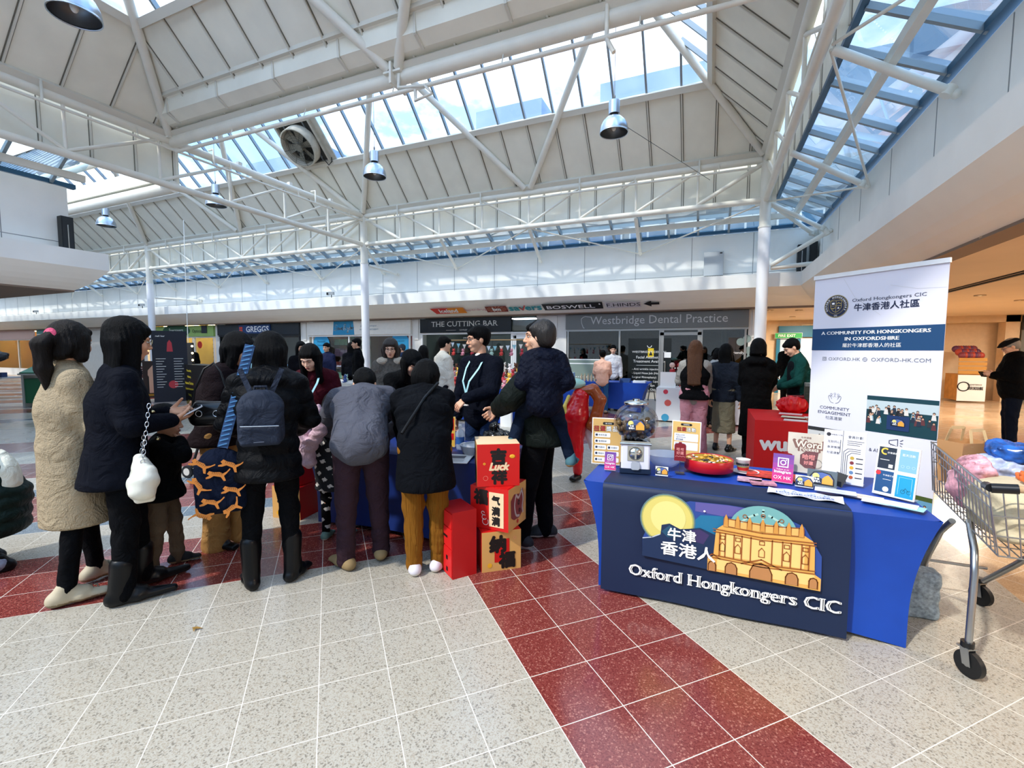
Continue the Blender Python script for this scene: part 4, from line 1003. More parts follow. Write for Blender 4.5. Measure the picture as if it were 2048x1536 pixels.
# a building beyond the glazing, seen through the far strip
def beyond():
    t = thing('office_building', (0, 24, 0), 0, 'grey building with white framed windows seen through the far glazing', 'building')
    MB().use(mat('building_render', '#8d9496', .8, var=.1)).box(-50, 6, 0, 3, 4.5, 8.2).build('wall', t)
    MB().use(mat('building_brick', '#8a7b66', .9, var=.2, vscale=3)).box(-50, 6, -.1, 0, 4.2, 6.3).build('brick_band', t)
    for k in range(24):
        x = -46 + k * 2.15
        f = MB().use(M_FRW).box(x - .9, x + .9, -.16, -.02, 6.35, 7.7).build('window', t)
        MB().use(mat('building_pane', '#46708c', .1, metal=.4)).box(x - .82, x - .05, -.18, -.16, 6.45, 7.6).box(x + .05, x + .82, -.18, -.16, 6.45, 7.6).build('pane', f)
    m = MB().use(mat('roof_fascia', '#7a8a96', .6)); m.box(-50, 6, -.5, 3, 8.2, 8.8); m.build('roof_fascia', t)
    for x0, x1 in ((-26, -22), (-14.5, -11), (-9, -4), (2.5, 6)): MB().use(mat('roof_fascia2', '#8797a3', .6)).box(x0, x1, -.8, 3, 8.4, 9.6).build('roof_parapet', t)
    MB().use(mat('distant_block', '#9db0c2', .8, var=.05)).box(-70, 25, 7, 9, 0, 17.6).build('rear_block', t)
    for x0, x1 in ((-40, -30), (-16, -11), (-7, 3), (9, 20)): MB().use(mat('distant_block_dark', '#7e93a8', .8)).box(x0, x1, 6.5, 9, 16.6, 18.6).build('rear_parapet', t)
    return t
b = beyond()
t = thing('white_building', (-30, 10, 0), 0, 'white building with blue windows seen through the left glazing', 'building')
MB().use(mat('white_building', '#d9d8cf', .8)).box(-10, 6, -12, -4, 3, 11).build('wall', t)
for k in range(7):
    MB().use(mat('building_pane', '#46708c', .1, metal=.4)).box(6, 6.1, -11.5 + k * 1.1, -10.9 + k * 1.1, 6.5, 9.5).build('window', t)
# ============================================================ soft shapes: signed distances meshed by surface nets
def _n(v): v = np.array(v, float); return v / max(1e-9, np.linalg.norm(v))
class Soft:
    def __init__(s): s.p = []; s.noise = None; s.cuts = []
    def cap(s, a, b, ra, rb=None, k=.02, mode=1): s.p.append(('cap', np.array(a, float), np.array(b, float), ra, ra if rb is None else rb, k, mode)); return s
    def chain(s, pts, rs, k=.02):
        for i in range(len(pts) - 1): s.cap(pts[i], pts[i + 1], rs[i], rs[i + 1], k)
        return s
    def ec(s, a, b, wa, wb, side, k=.03, mode=1): s.p.append(('ec', np.array(a, float), np.array(b, float), wa, wb, _n(side), k, mode)); return s
    def ell(s, c, r, R=None, k=.02, mode=1):
        if not isinstance(r, (tuple, list)): r = (r, r, r)
        s.p.append(('ell', np.array(c, float), np.array(r, float), R, k, mode)); return s
    def box(s, c, d, r=.01, R=None, k=.01, mode=1): s.p.append(('box', np.array(c, float), np.array(d, float) / 2 - r, r, R, k, mode)); return s
    def _bb(s, p):
        t = p[0]
        if t == 'cap': m = max(p[3], p[4]) + p[5]; return np.minimum(p[1], p[2]) - m, np.maximum(p[1], p[2]) + m
        if t == 'ec': m = max(*p[3], *p[4]) + p[6]; return np.minimum(p[1], p[2]) - m, np.maximum(p[1], p[2]) + m
        if t == 'ell': m = p[2].max() + p[4]; return p[1] - m, p[1] + m
        m = np.linalg.norm(p[2]) + p[3] + p[5]; return p[1] - m, p[1] + m
    def _d(s, p, X):
        t = p[0]
        if t == 'cap':
            a, b = p[1], p[2]; ba = b - a; L = max(1e-9, ba @ ba); q = X - a; h = np.clip(q @ ba / L, 0, 1)
            return np.linalg.norm(q - h[..., None] * ba, axis=-1) - (p[3] + (p[4] - p[3]) * h)
        if t == 'ec':
            a, b = p[1], p[2]; ba = b - a; L = np.linalg.norm(ba)
            ax = ba / L if L > 1e-6 else np.array((0, 0, 1.)); sd = p[5] - ax * (p[5] @ ax); sd = _n(sd); fw = np.cross(ax, sd)
            q = X - a; h = np.clip(q @ ax / max(L, 1e-6), 0, 1); q = q - (h * L)[..., None] * ax
            w = p[3][0] + (p[4][0] - p[3][0]) * h; d = p[3][1] + (p[4][1] - p[3][1]) * h; m = np.minimum(w, d)
            return (np.sqrt((q @ sd / w) ** 2 + (q @ fw / d) ** 2 + (q @ ax / m) ** 2 + 1e-9) - 1) * m
        if t == 'ell':
            q = X - p[1]
            if p[3] is not None: q = q @ p[3]
            return (np.linalg.norm(q / p[2], axis=-1) - 1) * p[2].min()
        q = X - p[1]
        if p[4] is not None: q = q @ p[4]
        q = np.abs(q) - p[2]; return np.linalg.norm(np.maximum(q, 0), axis=-1) + np.minimum(q.max(-1), 0) - p[3]
    def mesh(s, h):
        bbs = [s._bb(p) for p in s.p if p[-1] == 1]
        lo = np.min([b[0] for b in bbs], 0) - 2.5 * h; hi = np.max([b[1] for b in bbs], 0) + 2.5 * h
        n = np.ceil((hi - lo) / h).astype(int) + 1
        ax = [lo[i] + h * np.arange(n[i]) for i in range(3)]
        D = np.full(n, .2, np.float32)
        for p in s.p:
            b0, b1 = s._bb(p); i0 = np.clip(((b0 - lo) / h - 2).astype(int), 0, n); i1 = np.clip(((b1 - lo) / h + 3).astype(int), 0, n)
            if (i1 <= i0).any(): continue
            sl = tuple(slice(i0[i], i1[i]) for i in range(3))
            X = np.stack(np.meshgrid(*[ax[i][sl[i]] for i in range(3)], indexing='ij'), -1)
            d = s._d(p, X); k = p[-2]; C = D[sl]
            if p[-1] == 1: hh = np.clip(.5 + .5 * (C - d) / k, 0, 1); D[sl] = C + (d - C) * hh - k * hh * (1 - hh)
            else: hh = np.clip(.5 - .5 * (C + d) / k, 0, 1); D[sl] = C + (-d - C) * hh + k * hh * (1 - hh)
        if s.noise or s.cuts:
            X = np.stack(np.meshgrid(*ax, indexing='ij'), -1)
            if s.noise: near = np.abs(D) < .06; D[near] += s.noise(X[near]).astype(np.float32)
            for o, nn in s.cuts: D = np.maximum(D, ((X - np.array(o)) @ np.array(nn)).astype(np.float32))
        return nets(D, lo, h)
def nets(D, lo, h):
    S = D < 0; sh = tuple(np.array(D.shape) - 1); acc = np.zeros(sh + (3,), np.float32); cnt = np.zeros(sh, np.float32)
    idx = np.stack(np.meshgrid(*[np.arange(k, dtype=np.float32) for k in D.shape], indexing='ij'), -1); edges = []
    for a in range(3):
        s0 = [slice(None)] * 3; s1 = [slice(None)] * 3; s0[a] = slice(0, -1); s1[a] = slice(1, None); s0 = tuple(s0); s1 = tuple(s1)
        A, B = D[s0], D[s1]; cr = S[s0] != S[s1]; t = np.where(cr, A / np.where(cr, A - B, 1), 0); P = idx[s0].copy(); P[..., a] += t; P[~cr] = 0
        o1, o2 = [i for i in range(3) if i != a]
        for u in (0, 1):
            for v in (0, 1):
                sl = [slice(None)] * 3; sl[o1] = slice(u, sh[o1] + u); sl[o2] = slice(v, sh[o2] + v); sl = tuple(sl); acc += P[sl]; cnt += cr[sl]
        edges.append((cr, S[s0]))
    act = cnt > 0; V = acc[act] / cnt[act][:, None] * h + lo; ids = np.full(sh, -1, np.int64); ids[act] = np.arange(len(V)); F = []
    for a in range(3):
        cr, ins = edges[a]; o1, o2 = [(1, 2), (2, 0), (0, 1)][a]; loc = np.argwhere(cr)
        ok = (loc[:, o1] > 0) & (loc[:, o2] > 0) & (loc[:, o1] < sh[o1]) & (loc[:, o2] < sh[o2]); loc = loc[ok]
        if not len(loc): continue
        e1 = np.zeros(3, int); e1[o1] = 1; e2 = np.zeros(3, int); e2[o2] = 1
        g = lambda q: ids[q[:, 0], q[:, 1], q[:, 2]]
        q = np.stack([g(loc - e1 - e2), g(loc - e2), g(loc), g(loc - e1)], 1); fl = ~ins[loc[:, 0], loc[:, 1], loc[:, 2]]; q[fl] = q[fl][:, ::-1]; F.append(q)
    return V, np.concatenate(F) if F else np.zeros((0, 4), int)
def soft_into(m, so, h, material, pick=None):
    """mesh a Soft into an MB with one material, or by pick(center)->index into a material list"""
    V, F = so.mesh(h); b = len(m.v); T = np.array(m.T); V = V @ T[:3, :3].T + T[:3, 3]
    m.v.extend(map(tuple, V.tolist())); m.f.extend(map(tuple, (F + b).tolist())); m.sm.extend([True] * len(F))
    mats_ = material if isinstance(material, list) else [material]; ix = []
    for q in mats_:
        if q not in m.mats: m.mats.append(q)
        ix.append(m.mats.index(q))
    if pick is None: m.m.extend([ix[0]] * len(F))
    else: c = V[F - 0].mean(1) if len(F) else V; k = pick(c); m.m.extend(np.array(ix)[k].tolist())
    return m
def folds(amp=.006, sc=(9, 9, 5), seed=0):
    r = np.random.RandomState(seed); A = r.normal(size=(5, 3)) * np.array(sc); ph = r.uniform(0, 6.28, 5)
    B = r.normal(size=(5, 3)) * 4
    def f(X):
        o = 0
        for i in range(3): o = o + np.sin(X @ A[i] * 1.6 + ph[i] + 1.3 * np.sin(X @ B[i]))
        r_ = 0
        for i in range(3, 5): r_ = r_ + (1 - np.abs(np.sin(X @ A[i] * 1.3 + ph[i] + 2.2 * np.sin(X @ B[i] * 1.2)))) ** 3
        mk = np.clip(np.sin(X @ B[0] * 1.1 + ph[0]) + np.sin(X @ B[1] * 1.3 + ph[1]) * .6, 0, 1.2)
        return amp * (o * .3 + r_ * mk)
    return f
def quilt(amp=.01, period=.085, seed=0, axis=(0, 0, 1)):
    g = folds(.004, (6, 6, 6), seed); a = np.array(axis)
    def f(X): return amp * (1 - np.abs(np.sin(X @ a * pi / period + .5 * np.sin(X[:, 0] * 9)))) + g(X)
    return f
def diamonds(amp=.006, period=.06):
    def f(X): return amp * np.maximum(1 - 3 * np.abs(np.sin((X[:, 0] + X[:, 2] + X[:, 1] * .5) * pi / period)), 0) + amp * np.maximum(1 - 3 * np.abs(np.sin((X[:, 0] - X[:, 2] - X[:, 1] * .5) * pi / period)), 0)
    return f
def ik(a, t, l1, l2, hint):
    a = np.array(a, float); t = np.array(t, float); d = t - a; L = np.linalg.norm(d); m = (l1 + l2) * .999
    if L > m: t = a + d / L * m; d = t - a; L = m
    L = max(L, abs(l1 - l2) + .01); x = (l1 * l1 - l2 * l2 + L * L) / (2 * L); hgt = sqrt(max(0, l1 * l1 - x * x)); u = d / np.linalg.norm(d)
    hn = np.array(hint, float); hn = hn - u * (hn @ u); hn = _n(hn); return a + u * x + hn * hgt, t
def rot_to(fwd, up=(0, 0, 1)):
    """columns = local x (right), y (forward), z (up)"""
    y = _n(fwd); x = np.cross(y, np.array(up, float)); x = _n(x); z = np.cross(x, y); return np.stack([x, y, z], 1)

SKIN = mat('skin', '#d09c7d', .5, var=.04, vscale=6); SKIN2 = mat('fair_skin', '#dfb094', .5, var=.04, vscale=6)
LIP = mat('lips', '#a8564c', .45); EYEW = mat('eye_white', '#d8d2cb', .3); EYEB = mat('eye_dark', '#17100d', .25); BROW = mat('eyebrow', '#1d1511', .8)
HAIRB = mat('black_hair', '#020203', .55, spec=.12, bump=.5, bscale=60, stretch=(6, 6, .5)); HAIRBR = mat('brown_hair', '#4a2d1a', .5, spec=.25, bump=.5, bscale=60, var=.3, vscale=30, stretch=(5, 5, .35)); HAIRG = mat('grey_hair', '#8b8680', .6)

def head_soft(R, c, s):
    """face towards R[:,1]"""
    o = Soft(); T = lambda v: c + R @ (np.array(v) * s)
    o.ell(T((0, -.012, .032)), tuple(np.array((.076, .094, .088)) * s), R, .02 * s)
    o.ell(T((0, .022, -.035)), tuple(np.array((.060, .068, .078)) * s), R, .03 * s)
    o.ell(T((0, .058, -.094)), tuple(np.array((.026, .024, .02)) * s), R, .03 * s)
    for x in (-1, 1):
        o.ell(T((x * .036, .058, -.03)), tuple(np.array((.026, .026, .028)) * s), R, .02 * s)
        o.ell(T((x * .078, -.008, -.008)), tuple(np.array((.010, .019, .031)) * s), R, .008 * s)
        o.cap(T((x * .012, .088, .026)), T((x * .045, .074, .026)), .011 * s, .010 * s, .015 * s)
    for x in (-1, 1): o.ell(T((x * .031, .101, .007)), tuple(np.array((.019, .018, .011)) * s), R, .012 * s, -1)
    o.cap(T((0, .086, .012)), T((0, .108, -.026)), .008 * s, .0125 * s, .012 * s)
    for x in (-1, 1): o.ell(T((x * .013, .098, -.031)), tuple(np.array((.009, .011, .008)) * s), R, .006 * s)
    o.ell(T((0, .088, -.060)), tuple(np.array((.026, .014, .014)) * s), R, .012 * s)
    return o
def face_details(m, R, c, s, lids=.0, browm=None):
    Tm = np.eye(4); Tm[:3, :3] = R * s; Tm[:3, 3] = c; old = m.T.copy(); m.T = old @ Matrix(Tm.tolist())
    for x in (-1, 1):
        m.use(EYEW).ell((x * .031, .0815, .005), (.0135, .009, .0062 * (1 - lids)), 10, 6)
        m.use(EYEB).ell((x * .031, .0875, .004), (.0065, .005, .0058 * (1 - lids * .8)), 8, 6)
        m.use(EYEB).tube([(x * .017, .087, .008), (x * .031, .0925, .0115 - lids * .006), (x * .046, .083, .008)], .0016, 5)
        m.use(browm or BROW).tube([(x * .014, .0965, .026), (x * .03, .0945, .032), (x * .049, .080, .027)], [.0028, .0034, .0014], 6)
        m.use(EYEB).ell((x * .007, .105, -.0375), (.0032, .003, .002), 6, 4)
    m.use(LIP).ell((0, .0995, -.0565), (.021, .0055, .0042), 12, 6); m.ell((0, .0985, -.064), (.018, .0065, .0052), 12, 6)
    m.use(EYEB).tube([(-.021, .097, -.0603), (0, .1042, -.0603), (.021, .097, -.0603)], .0009, 4)
    m.T = old
def hand_soft(w, fwd, palm, side, curl=.35, s=1.0, spread=.12, thumb=.5):
    """w = wrist, fwd = towards the fingers, palm = the way the palm faces, side=+1 thumb towards +(fwd x palm)"""
    f = _n(fwd); n = _n(np.array(palm, float) - f * (np.array(palm) @ f)); x = np.cross(f, n) * side; o = Soft()
    T = lambda a, b, c: w + (x * a + f * b + n * c) * s
    o.cap(T(0, -.03, 0), T(0, .02, 0), .022 * s, .024 * s, .012)
    for i, (dx, L) in enumerate(((.031, .072), (.011, .080), (-.010, .074), (-.030, .058))):
        o.cap(T(dx * .5, .02, 0), T(dx, .085, -.002), .0135 * s, .0105 * s, .008)
        a = T(dx, .088, -.002); ang = 0; d0 = f * 1.0 + x * dx * spread * 12
        for j, (l, r0, r1) in enumerate(((.44, .0088, .0082), (.32, .0080, .0074), (.24, .0072, .0062))):
            ang += curl * (1.0 + .25 * j + .06 * i); d = _n(d0) * cos(ang) + n * sin(ang); b = a + d * L * l * s; o.cap(a, b, r0 * s, r1 * s, .002); a = b
    a = T(.022, .018, .004); b = T(.047, .048, .014 + .01 * thumb); c = b + (f * .75 + x * .35 + n * (.3 + thumb * .5)) * .034 * s; e = c + (f * .8 + n * (.3 + thumb * .7) - x * .1) * .026 * s
    o.cap(a, b, .015 * s, .0115 * s, .008); o.cap(b, c, .0108 * s, .0092 * s, .003); o.cap(c, e, .0092 * s, .0075 * s, .002)
    return o

def person(label, loc, yaw, H=1.66, bend=0, curve=0, head=(0, 0, 0), feet=((-.10, 0), (.10, 0)), wr=None, hands=(None, None), top=None, bottom=None, shoes=None,
           hair=None, skin=None, res=.013, hres=.0055, face=True, lids=0, hips=None, twist=0, shade=None, girth=1.0, handside=None, coat_len=None, hip_off=(0, 0), elbow=((-.6, -.5, -.6), (.6, -.5, -.6)), cat='person', toe=None):
    """local frame: faces +y. bend = forward lean in degrees, head = (down, left, tilt) degrees"""
    s = H / 1.70; skin = skin or SKIN; t = thing('person', loc, yaw, label, cat)
    zh = (.93 if hips is None else hips) * s; Pv = np.array((hip_off[0], hip_off[1], zh)); b0 = radians(bend); b1 = radians(bend + curve)
    rt = np.array((1., 0, 0)); d0 = np.array((0, sin(b0), cos(b0))); d1 = np.array((0, sin(b1), cos(b1)))
    Ch = Pv + d0 * .27 * s; Nk = Ch + d1 * .23 * s
    tw = radians(twist); sx = np.array((cos(tw), sin(tw), 0))
    hp, hy, ht = [radians(v) for v in head]
    fw = np.array((-sin(hy) * cos(hp), cos(hy) * cos(hp), -sin(hp))); upv = np.array((sin(ht), sin(hp) * .2, cos(ht)))
    if abs(fw[2]) > .9: upv = np.array((0, 1., .2))
    R = rot_to(fw, upv)
    Hc = Nk + d1 * .075 * s + R[:, 2] * .105 * s + R[:, 1] * .02 * s; hs = s * 1.02 if H > 1.4 else s * (1.0 + (1.5 - H) * .9)
    if H < 1.4: Hc = Nk + d1 * .06 * s + R[:, 2] * .105 * hs + R[:, 1] * .02 * s
    Sh = [Nk - d1 * .055 * s - sx * .165 * s * girth, Nk - d1 * .055 * s + sx * .165 * s * girth]
    Hp = [Pv + rt * -.088 * s, Pv + rt * .088 * s]
    if wr is None: wr = ((-.24, .05, .80), (.24, .05, .80))
    El, Wr = [], []
    for i in (0, 1):
        e, w = ik(Sh[i], np.array(wr[i]) * (s if wr[i][2] > 0 else s), .285 * s, .255 * s, elbow[i]); El.append(e); Wr.append(w)
    Kn, An = [], []
    for i in (0, 1):
        f = feet[i]; z = f[2] if len(f) > 2 else 0
        k, a = ik(Hp[i], (f[0], f[1], (.085 + z) * s), .43 * s, .415 * s, (f[0] * .3, 1, 0)); Kn.append(k); An.append(a)
    J = dict(P=Pv, C=Ch, N=Nk, H=Hc, R=R, S=Sh, E=El, W=Wr, Hp=Hp, K=Kn, A=An, s=s, hs=hs, sx=sx, d0=d0, d1=d1)
    # body, one mesh
    m = MB(); o = Soft()
    o.ec(Pv, Ch, (.125 * s, .085 * s), (.13 * s, .09 * s), rt, .03).ec(Ch, Nk - d1 * .06 * s, (.14 * s, .095 * s), (.14 * s, .08 * s), sx, .04)
    o.cap(Nk - d1 * .05 * s, Hc - R[:, 2] * .05 * s - R[:, 1] * .015 * s, .056 * s, .05 * s, .02)
    for i in (0, 1):
        o.cap(Sh[i], El[i], .045 * s, .036 * s, .03).cap(El[i], Wr[i], .036 * s, .025 * s, .01)
        o.cap(Hp[i], Kn[i], .07 * s, .048 * s, .02).cap(Kn[i], An[i], .05 * s, .034 * s, .01)
        o.cap(An[i], An[i] + np.array((0, .12 * s, -.05 * s)), .03 * s, .02 * s, .01)
    soft_into(m, o, max(res, .014), skin)
    soft_into(m, head_soft(R, Hc, hs), hres * (1 if face else 1.6), skin)
    if face: face_details(m, R, Hc, hs, lids)
    for i in (0, 1):
        hd = hands[i]; fwd = _n(Wr[i] - El[i])
        if hd is False: continue
        sg = -1 if i == 0 else 1
        kw = dict(fwd=fwd, palm=(-sg, 0, 0), curl=.32); kw.update(hd or {}); up = kw['palm']
        # thumb points forward / up for a hanging or forward hand
        x = np.cross(_n(kw['fwd']), _n(np.array(up, float))); th = np.array(kw.pop('thumbdir', (0, .6, .8))); kw['side'] = 1 if x @ th > 0 else -1
        soft_into(m, hand_soft(Wr[i], s=hs / 1.02 if H > 1.4 else s * 1.1, **kw), .0042 if face else .007, skin)
    body = m.build('body', t); J['root'] = t
    if top: top(J, t)
    if bottom: bottom(J, t)
    if shoes: shoes(J, t)
    if hair: hair(J, t)
    return t, J

# ---- garments
def trousers(material, w=1.0, hem=.06, flare=1.0, seed=0, amp=.005, res=.013, name='trousers', cuff=None, pick=None):
    def f(J, t):
        s = J['s']; o = Soft(); rt = np.array((1., 0, 0))
        o.ec(J['P'] + J['d0'] * .10 * s, J['P'] - np.array((0, 0, .02)), (.15 * s * w, .11 * s * w), (.165 * s * w, .12 * s * w), rt, .03)
        for i in (0, 1):
            a = J['A'][i] + np.array((0, 0, hem - .085)) * s; o.cap(J['Hp'][i] - np.array((0, 0, .02)), J['K'][i], .098 * s * w, .072 * s * w, .03); o.cap(J['K'][i], a, .070 * s * w, .058 * s * w * flare, .02)
        o.noise = folds(amp, (14, 14, 22), seed); m = MB(); soft_into(m, o, res, material, pick); return m.build(name, t)
    return f
def coat(material, hem=.45, w=1.0, sleeve=.05, collar=True, hood=False, seed=0, amp=.006, noise=None, res=.013, name='coat', flare=1.0, sl=1.0, cuffs=True, pick=None, arms=True, depth=1.0, follow=True, cutback=None):
    """hem = height of the lower edge above the floor (times s); None = short jacket ending at the hips"""
    def f(J, t):
        s = J['s']; o = Soft(); rt = np.array((1., 0, 0)); P, C, N = J['P'], J['C'], J['N']; d1 = J['d1']
        o.ec(C, N - d1 * .05 * s, (.185 * s * w, .135 * s * w * depth), (.15 * s * w, .10 * s * w * depth), J['sx'], .05)
        o.ec(P + J['d0'] * .05 * s, C, (.165 * s * w, .13 * s * w * depth), (.18 * s * w, .135 * s * w * depth), rt, .05)
        if hem is not None and hem < .93:
            z = hem * s; base = (P - J['d0'] * (P[2] - z)) if not follow else np.array((P[0], P[1] - .02 * s, z)); mid = (J['K'][0] + J['K'][1]) / 2
            if z < J['K'][0][2] + .2: base = np.array((mid[0], min(mid[1], base[1] + .1), z))
            o.ec(P + np.array((0, 0, .03)), base + np.array((0, 0, .02)), (.175 * s * w, .135 * s * w * depth), (.20 * s * w * flare, .165 * s * w * depth * flare), rt, .03)
            o.cuts.append(((0, 0, z), (0, 0, -1)))
        else: o.ec(P, P - J['d0'] * .06 * s, (.17 * s * w, .13 * s * w), (.175 * s * w, .135 * s * w), rt, .03)
        if arms:
            for i in (0, 1):
                S, E, W = J['S'][i], J['E'][i], J['W'][i]; W2 = E + (W - E) * (1 - sleeve)
                o.cap(S - d1 * .01, E, .072 * s * w * sl, .060 * s * w * sl, .04); o.cap(E, W2, .060 * s * w * sl, .045 * s * w * sl, .02)
        if collar: o.cap(N - d1 * .05 * s, N + d1 * .02 * s, .085 * s, .072 * s, .02)
        if hood:
            b = N - np.array((0, .075 * s, .02 * s)); o.ec(b - rt * .07 * s, b + rt * .07 * s, (.055 * s, .085 * s), (.055 * s, .085 * s), np.array((0, 0, 1.)), .04); o.cap(N - rt * .09 * s, N + rt * .09 * s, .055 * s, .055 * s, .04)
        o.noise = noise or folds(amp, (12, 12, 14), seed); m = MB(); soft_into(m, o, res, material, pick); ob = m.build(name, t); return ob
    return f
def footwear(upper, sole, kind='shoe', res=.008, size=1.0, dirs=None, high=.0, name=None, point=0):
    def f(J, t):
        s = J['s'] * size
        for i in (0, 1):
            A = J['A'][i]; z0 = A[2] - .085 * J['s']; a = radians((dirs or (12, -12))[i]); fw = np.array((-sin(a), cos(a), 0)); sd = np.array((cos(a), sin(a), 0)); b = np.array((A[0], A[1], z0))
            T = lambda x, y, z: b + sd * x * s + fw * y * s + np.array((0, 0, z * s))
            o = Soft(); tw = .043 - point * .02
            o.ec(T(0, -.055, .035), T(0, .06, .035), (.038 * s, .034 * s), (.046 * s, .034 * s), sd, .02); o.ec(T(0, .06, .032), T(0, .165 + point * .05, .024), (.046 * s, .03 * s), (tw * s, .022 * s), sd, .02)
            o.cap(T(0, -.03, .05), T(0, .0, .10 + high), .042 * s, .040 * s, .03)
            if kind == 'shoe': o.cap(T(0, .02, .07), T(0, .08, .05), .036 * s, .034 * s, .02)
            if high > .1: o.cap(T(0, -.01, .1), T(0, -.0, .1 + high), .05 * s, .058 * s, .03)
            o.cuts.append(((0, 0, z0), (0, 0, -1))); zs = z0 + .024 * s
            m = MB(); soft_into(m, o, res, [upper, sole], lambda c: (c[:, 2] < zs).astype(int)); m.build(name or ('boot' if high > .1 or kind == 'boot' else 'shoe'), t)
    return f
def hairdo(material=None, length=0, back=.04, bun=False, fringe=True, side=True, vol=1.0, seed=0, res=.008, name='hair', spread=1.0, pony=False, short=False, follow=None):
    material = material or HAIRB
    def f(J, t):
        R, c, s = J['R'], J['H'], J['hs']; T = lambda v: c + R @ (np.array(v) * s); o = Soft(); v = vol
        o.ell(T((0, -.022, .044)), tuple(np.array((.088 * v, .102 * v, .092 * v)) * s), R, .01)
        if not short: o.ell(T((0, -.045, -.01)), tuple(np.array((.086 * v, .075 * v, .10)) * s), R, .02)
        else: o.ell(T((0, -.05, .0)), tuple(np.array((.078, .060, .075)) * s), R, .02)
        if fringe: o.ell(T((0, .050, .072)), tuple(np.array((.066, .045, .03)) * s), R, .02)
        if length > 0:
            dn = np.array((0, 0, -1.)); bk = -R[:, 1] * 1.0; bk[2] = 0; bk = _n(bk); b0 = T((0, -.06, -.02))
            if follow is not None: e = b0 + np.array(follow) * s
            else: e = b0 + dn * length * s + bk * back * s
            o.ec(b0, e, (.085 * s * v * spread, .05 * s), (.075 * s * spread, .028 * s), R[:, 0], .03)
            if side:
                for x in (-1, 1): o.ec(T((x * .072, .0, .03)), T((x * .080, -.01, -.06)) + dn * length * .55 * s, (.030 * s, .045 * s), (.030 * s, .035 * s), R[:, 0], .02)
        if bun: o.ell(T((0, -.12, .05)), tuple(np.array((.045, .04, .042)) * s), R, .01)
        if pony: o.chain([T((0, -.11, .03)), T((0, -.17, -.03)), T((0, -.15, -.17)), T((0, -.12, -.30))], [.035 * s, .045 * s, .04 * s, .015 * s], .02)
        o.ell(T((0, .105, -.045)), tuple(np.array((.063, .062, .094)) * s), R, .012, -1)
        o.noise = lambda X: .0016 * s * (np.sin(26 * (q_ := np.arctan2(X[:, 0] - c[0], X[:, 1] - c[1] + .03)) + 2.5 * np.sin(X[:, 2] * 13)) + .8 * np.sin(57 * q_ + 3 * np.sin(X[:, 2] * 19 + 1))); m = MB(); soft_into(m, o, res, material); m.build(name, t)
    return f
def glasses(J, t, material=None, round_=True):
    R, c, s = J['R'], J['H'], J['hs']; Tm = np.eye(4); Tm[:3, :3] = R * s; Tm[:3, 3] = c; m = MB(); m.T = Matrix(Tm.tolist()); m.use(material or BLACK)
    for x in (-1, 1):
        m.tube([(x * .033 + .024 * cos(a), .104 - abs(.024 * cos(a) + x * .0) * .15, .002 + .021 * sin(a)) for a in [2 * pi * k / 18 for k in range(19)]], .0016, 5, caps=False)
        m.tube([(x * .056, .098, .008), (x * .078, .03, .012), (x * .082, -.01, .004)], .0017, 5)
    m.tube([(-.009, .108, .005), (.009, .108, .005)], .0016, 5); m.build('glasses', t)
# ============================================================ people in the foreground
def FB(n, c, r=.85, b=.25, bs=220, **k): return mat(n, c, r, spec=.1, bump=b, bscale=bs, crease=.55, **k)
BLK = FB('black_cloth', '#040507'); BLKT = FB('black_trousers', '#06070a'); SHOEB = mat('black_leather', '#07080a', .35, spec=.3); SOLEW = mat('white_sole', '#d6d3cb', .6); SOLEB = mat('black_sole', '#0b0b0c', .7)
NAVYC = FB('navy_wool', '#070a14'); GOLD = mat('pale_gold', '#cdbb8c', .25, metal=1); STEELB = mat('bright_metal', '#c9cdd2', .2, metal=1)
def away(px): return radians(23.29) - atan2(px - 1024, FPX)
def part(t, name, mk): m = MB(); mk(m); return m.build(name, t)
# crouching person, far left
t, J = person('person crouching in a dark green quilted coat and white knitted hat, left edge', G(18, 1128), radians(150), 1.66, bend=26, curve=14, head=(30, 0, 0), hips=.48,
    feet=((-.14, .02), (.14, .12)), wr=((-.22, .42, .45), (.2, .45, .45)), top=coat(FB('dark_green_nylon', '#14221e', .45), hem=.26, hood=True, noise=quilt(.014, .085, 2), w=1.2, flare=1.15),
    bottom=trousers(FB('pale_grey_denim', '#8d93a3'), 1.0), shoes=footwear(SHOEB, SOLEB), hair=hairdo(length=.08), skin=SKIN)
part(t, 'knitted_hat', lambda m: soft_into(m, Soft().ell(J['H'] + J['R'] @ np.array((0, -.02, .055)), (.098, .115, .095), J['R']).ell(J['H'] + J['R'] @ np.array((0, -.04, -.02)), (.09, .09, .08), J['R']), .009, FB('white_knit', '#e6e3e6', b=.5, bs=90)))
m = MB(); soft_into(m, Soft().ell((0, 0, 0), (.16, .10, .20)).ell((0, 0, .14), (.05, .05, .08)), .012, FB('cream_canvas', '#d9d6c4', var=.08)); o = m.build('tote_bag', label='cream bag held by the crouching person at the left edge', cat='bag'); o.location = G(2, 960, .62) + Vector((0, 0, 0))
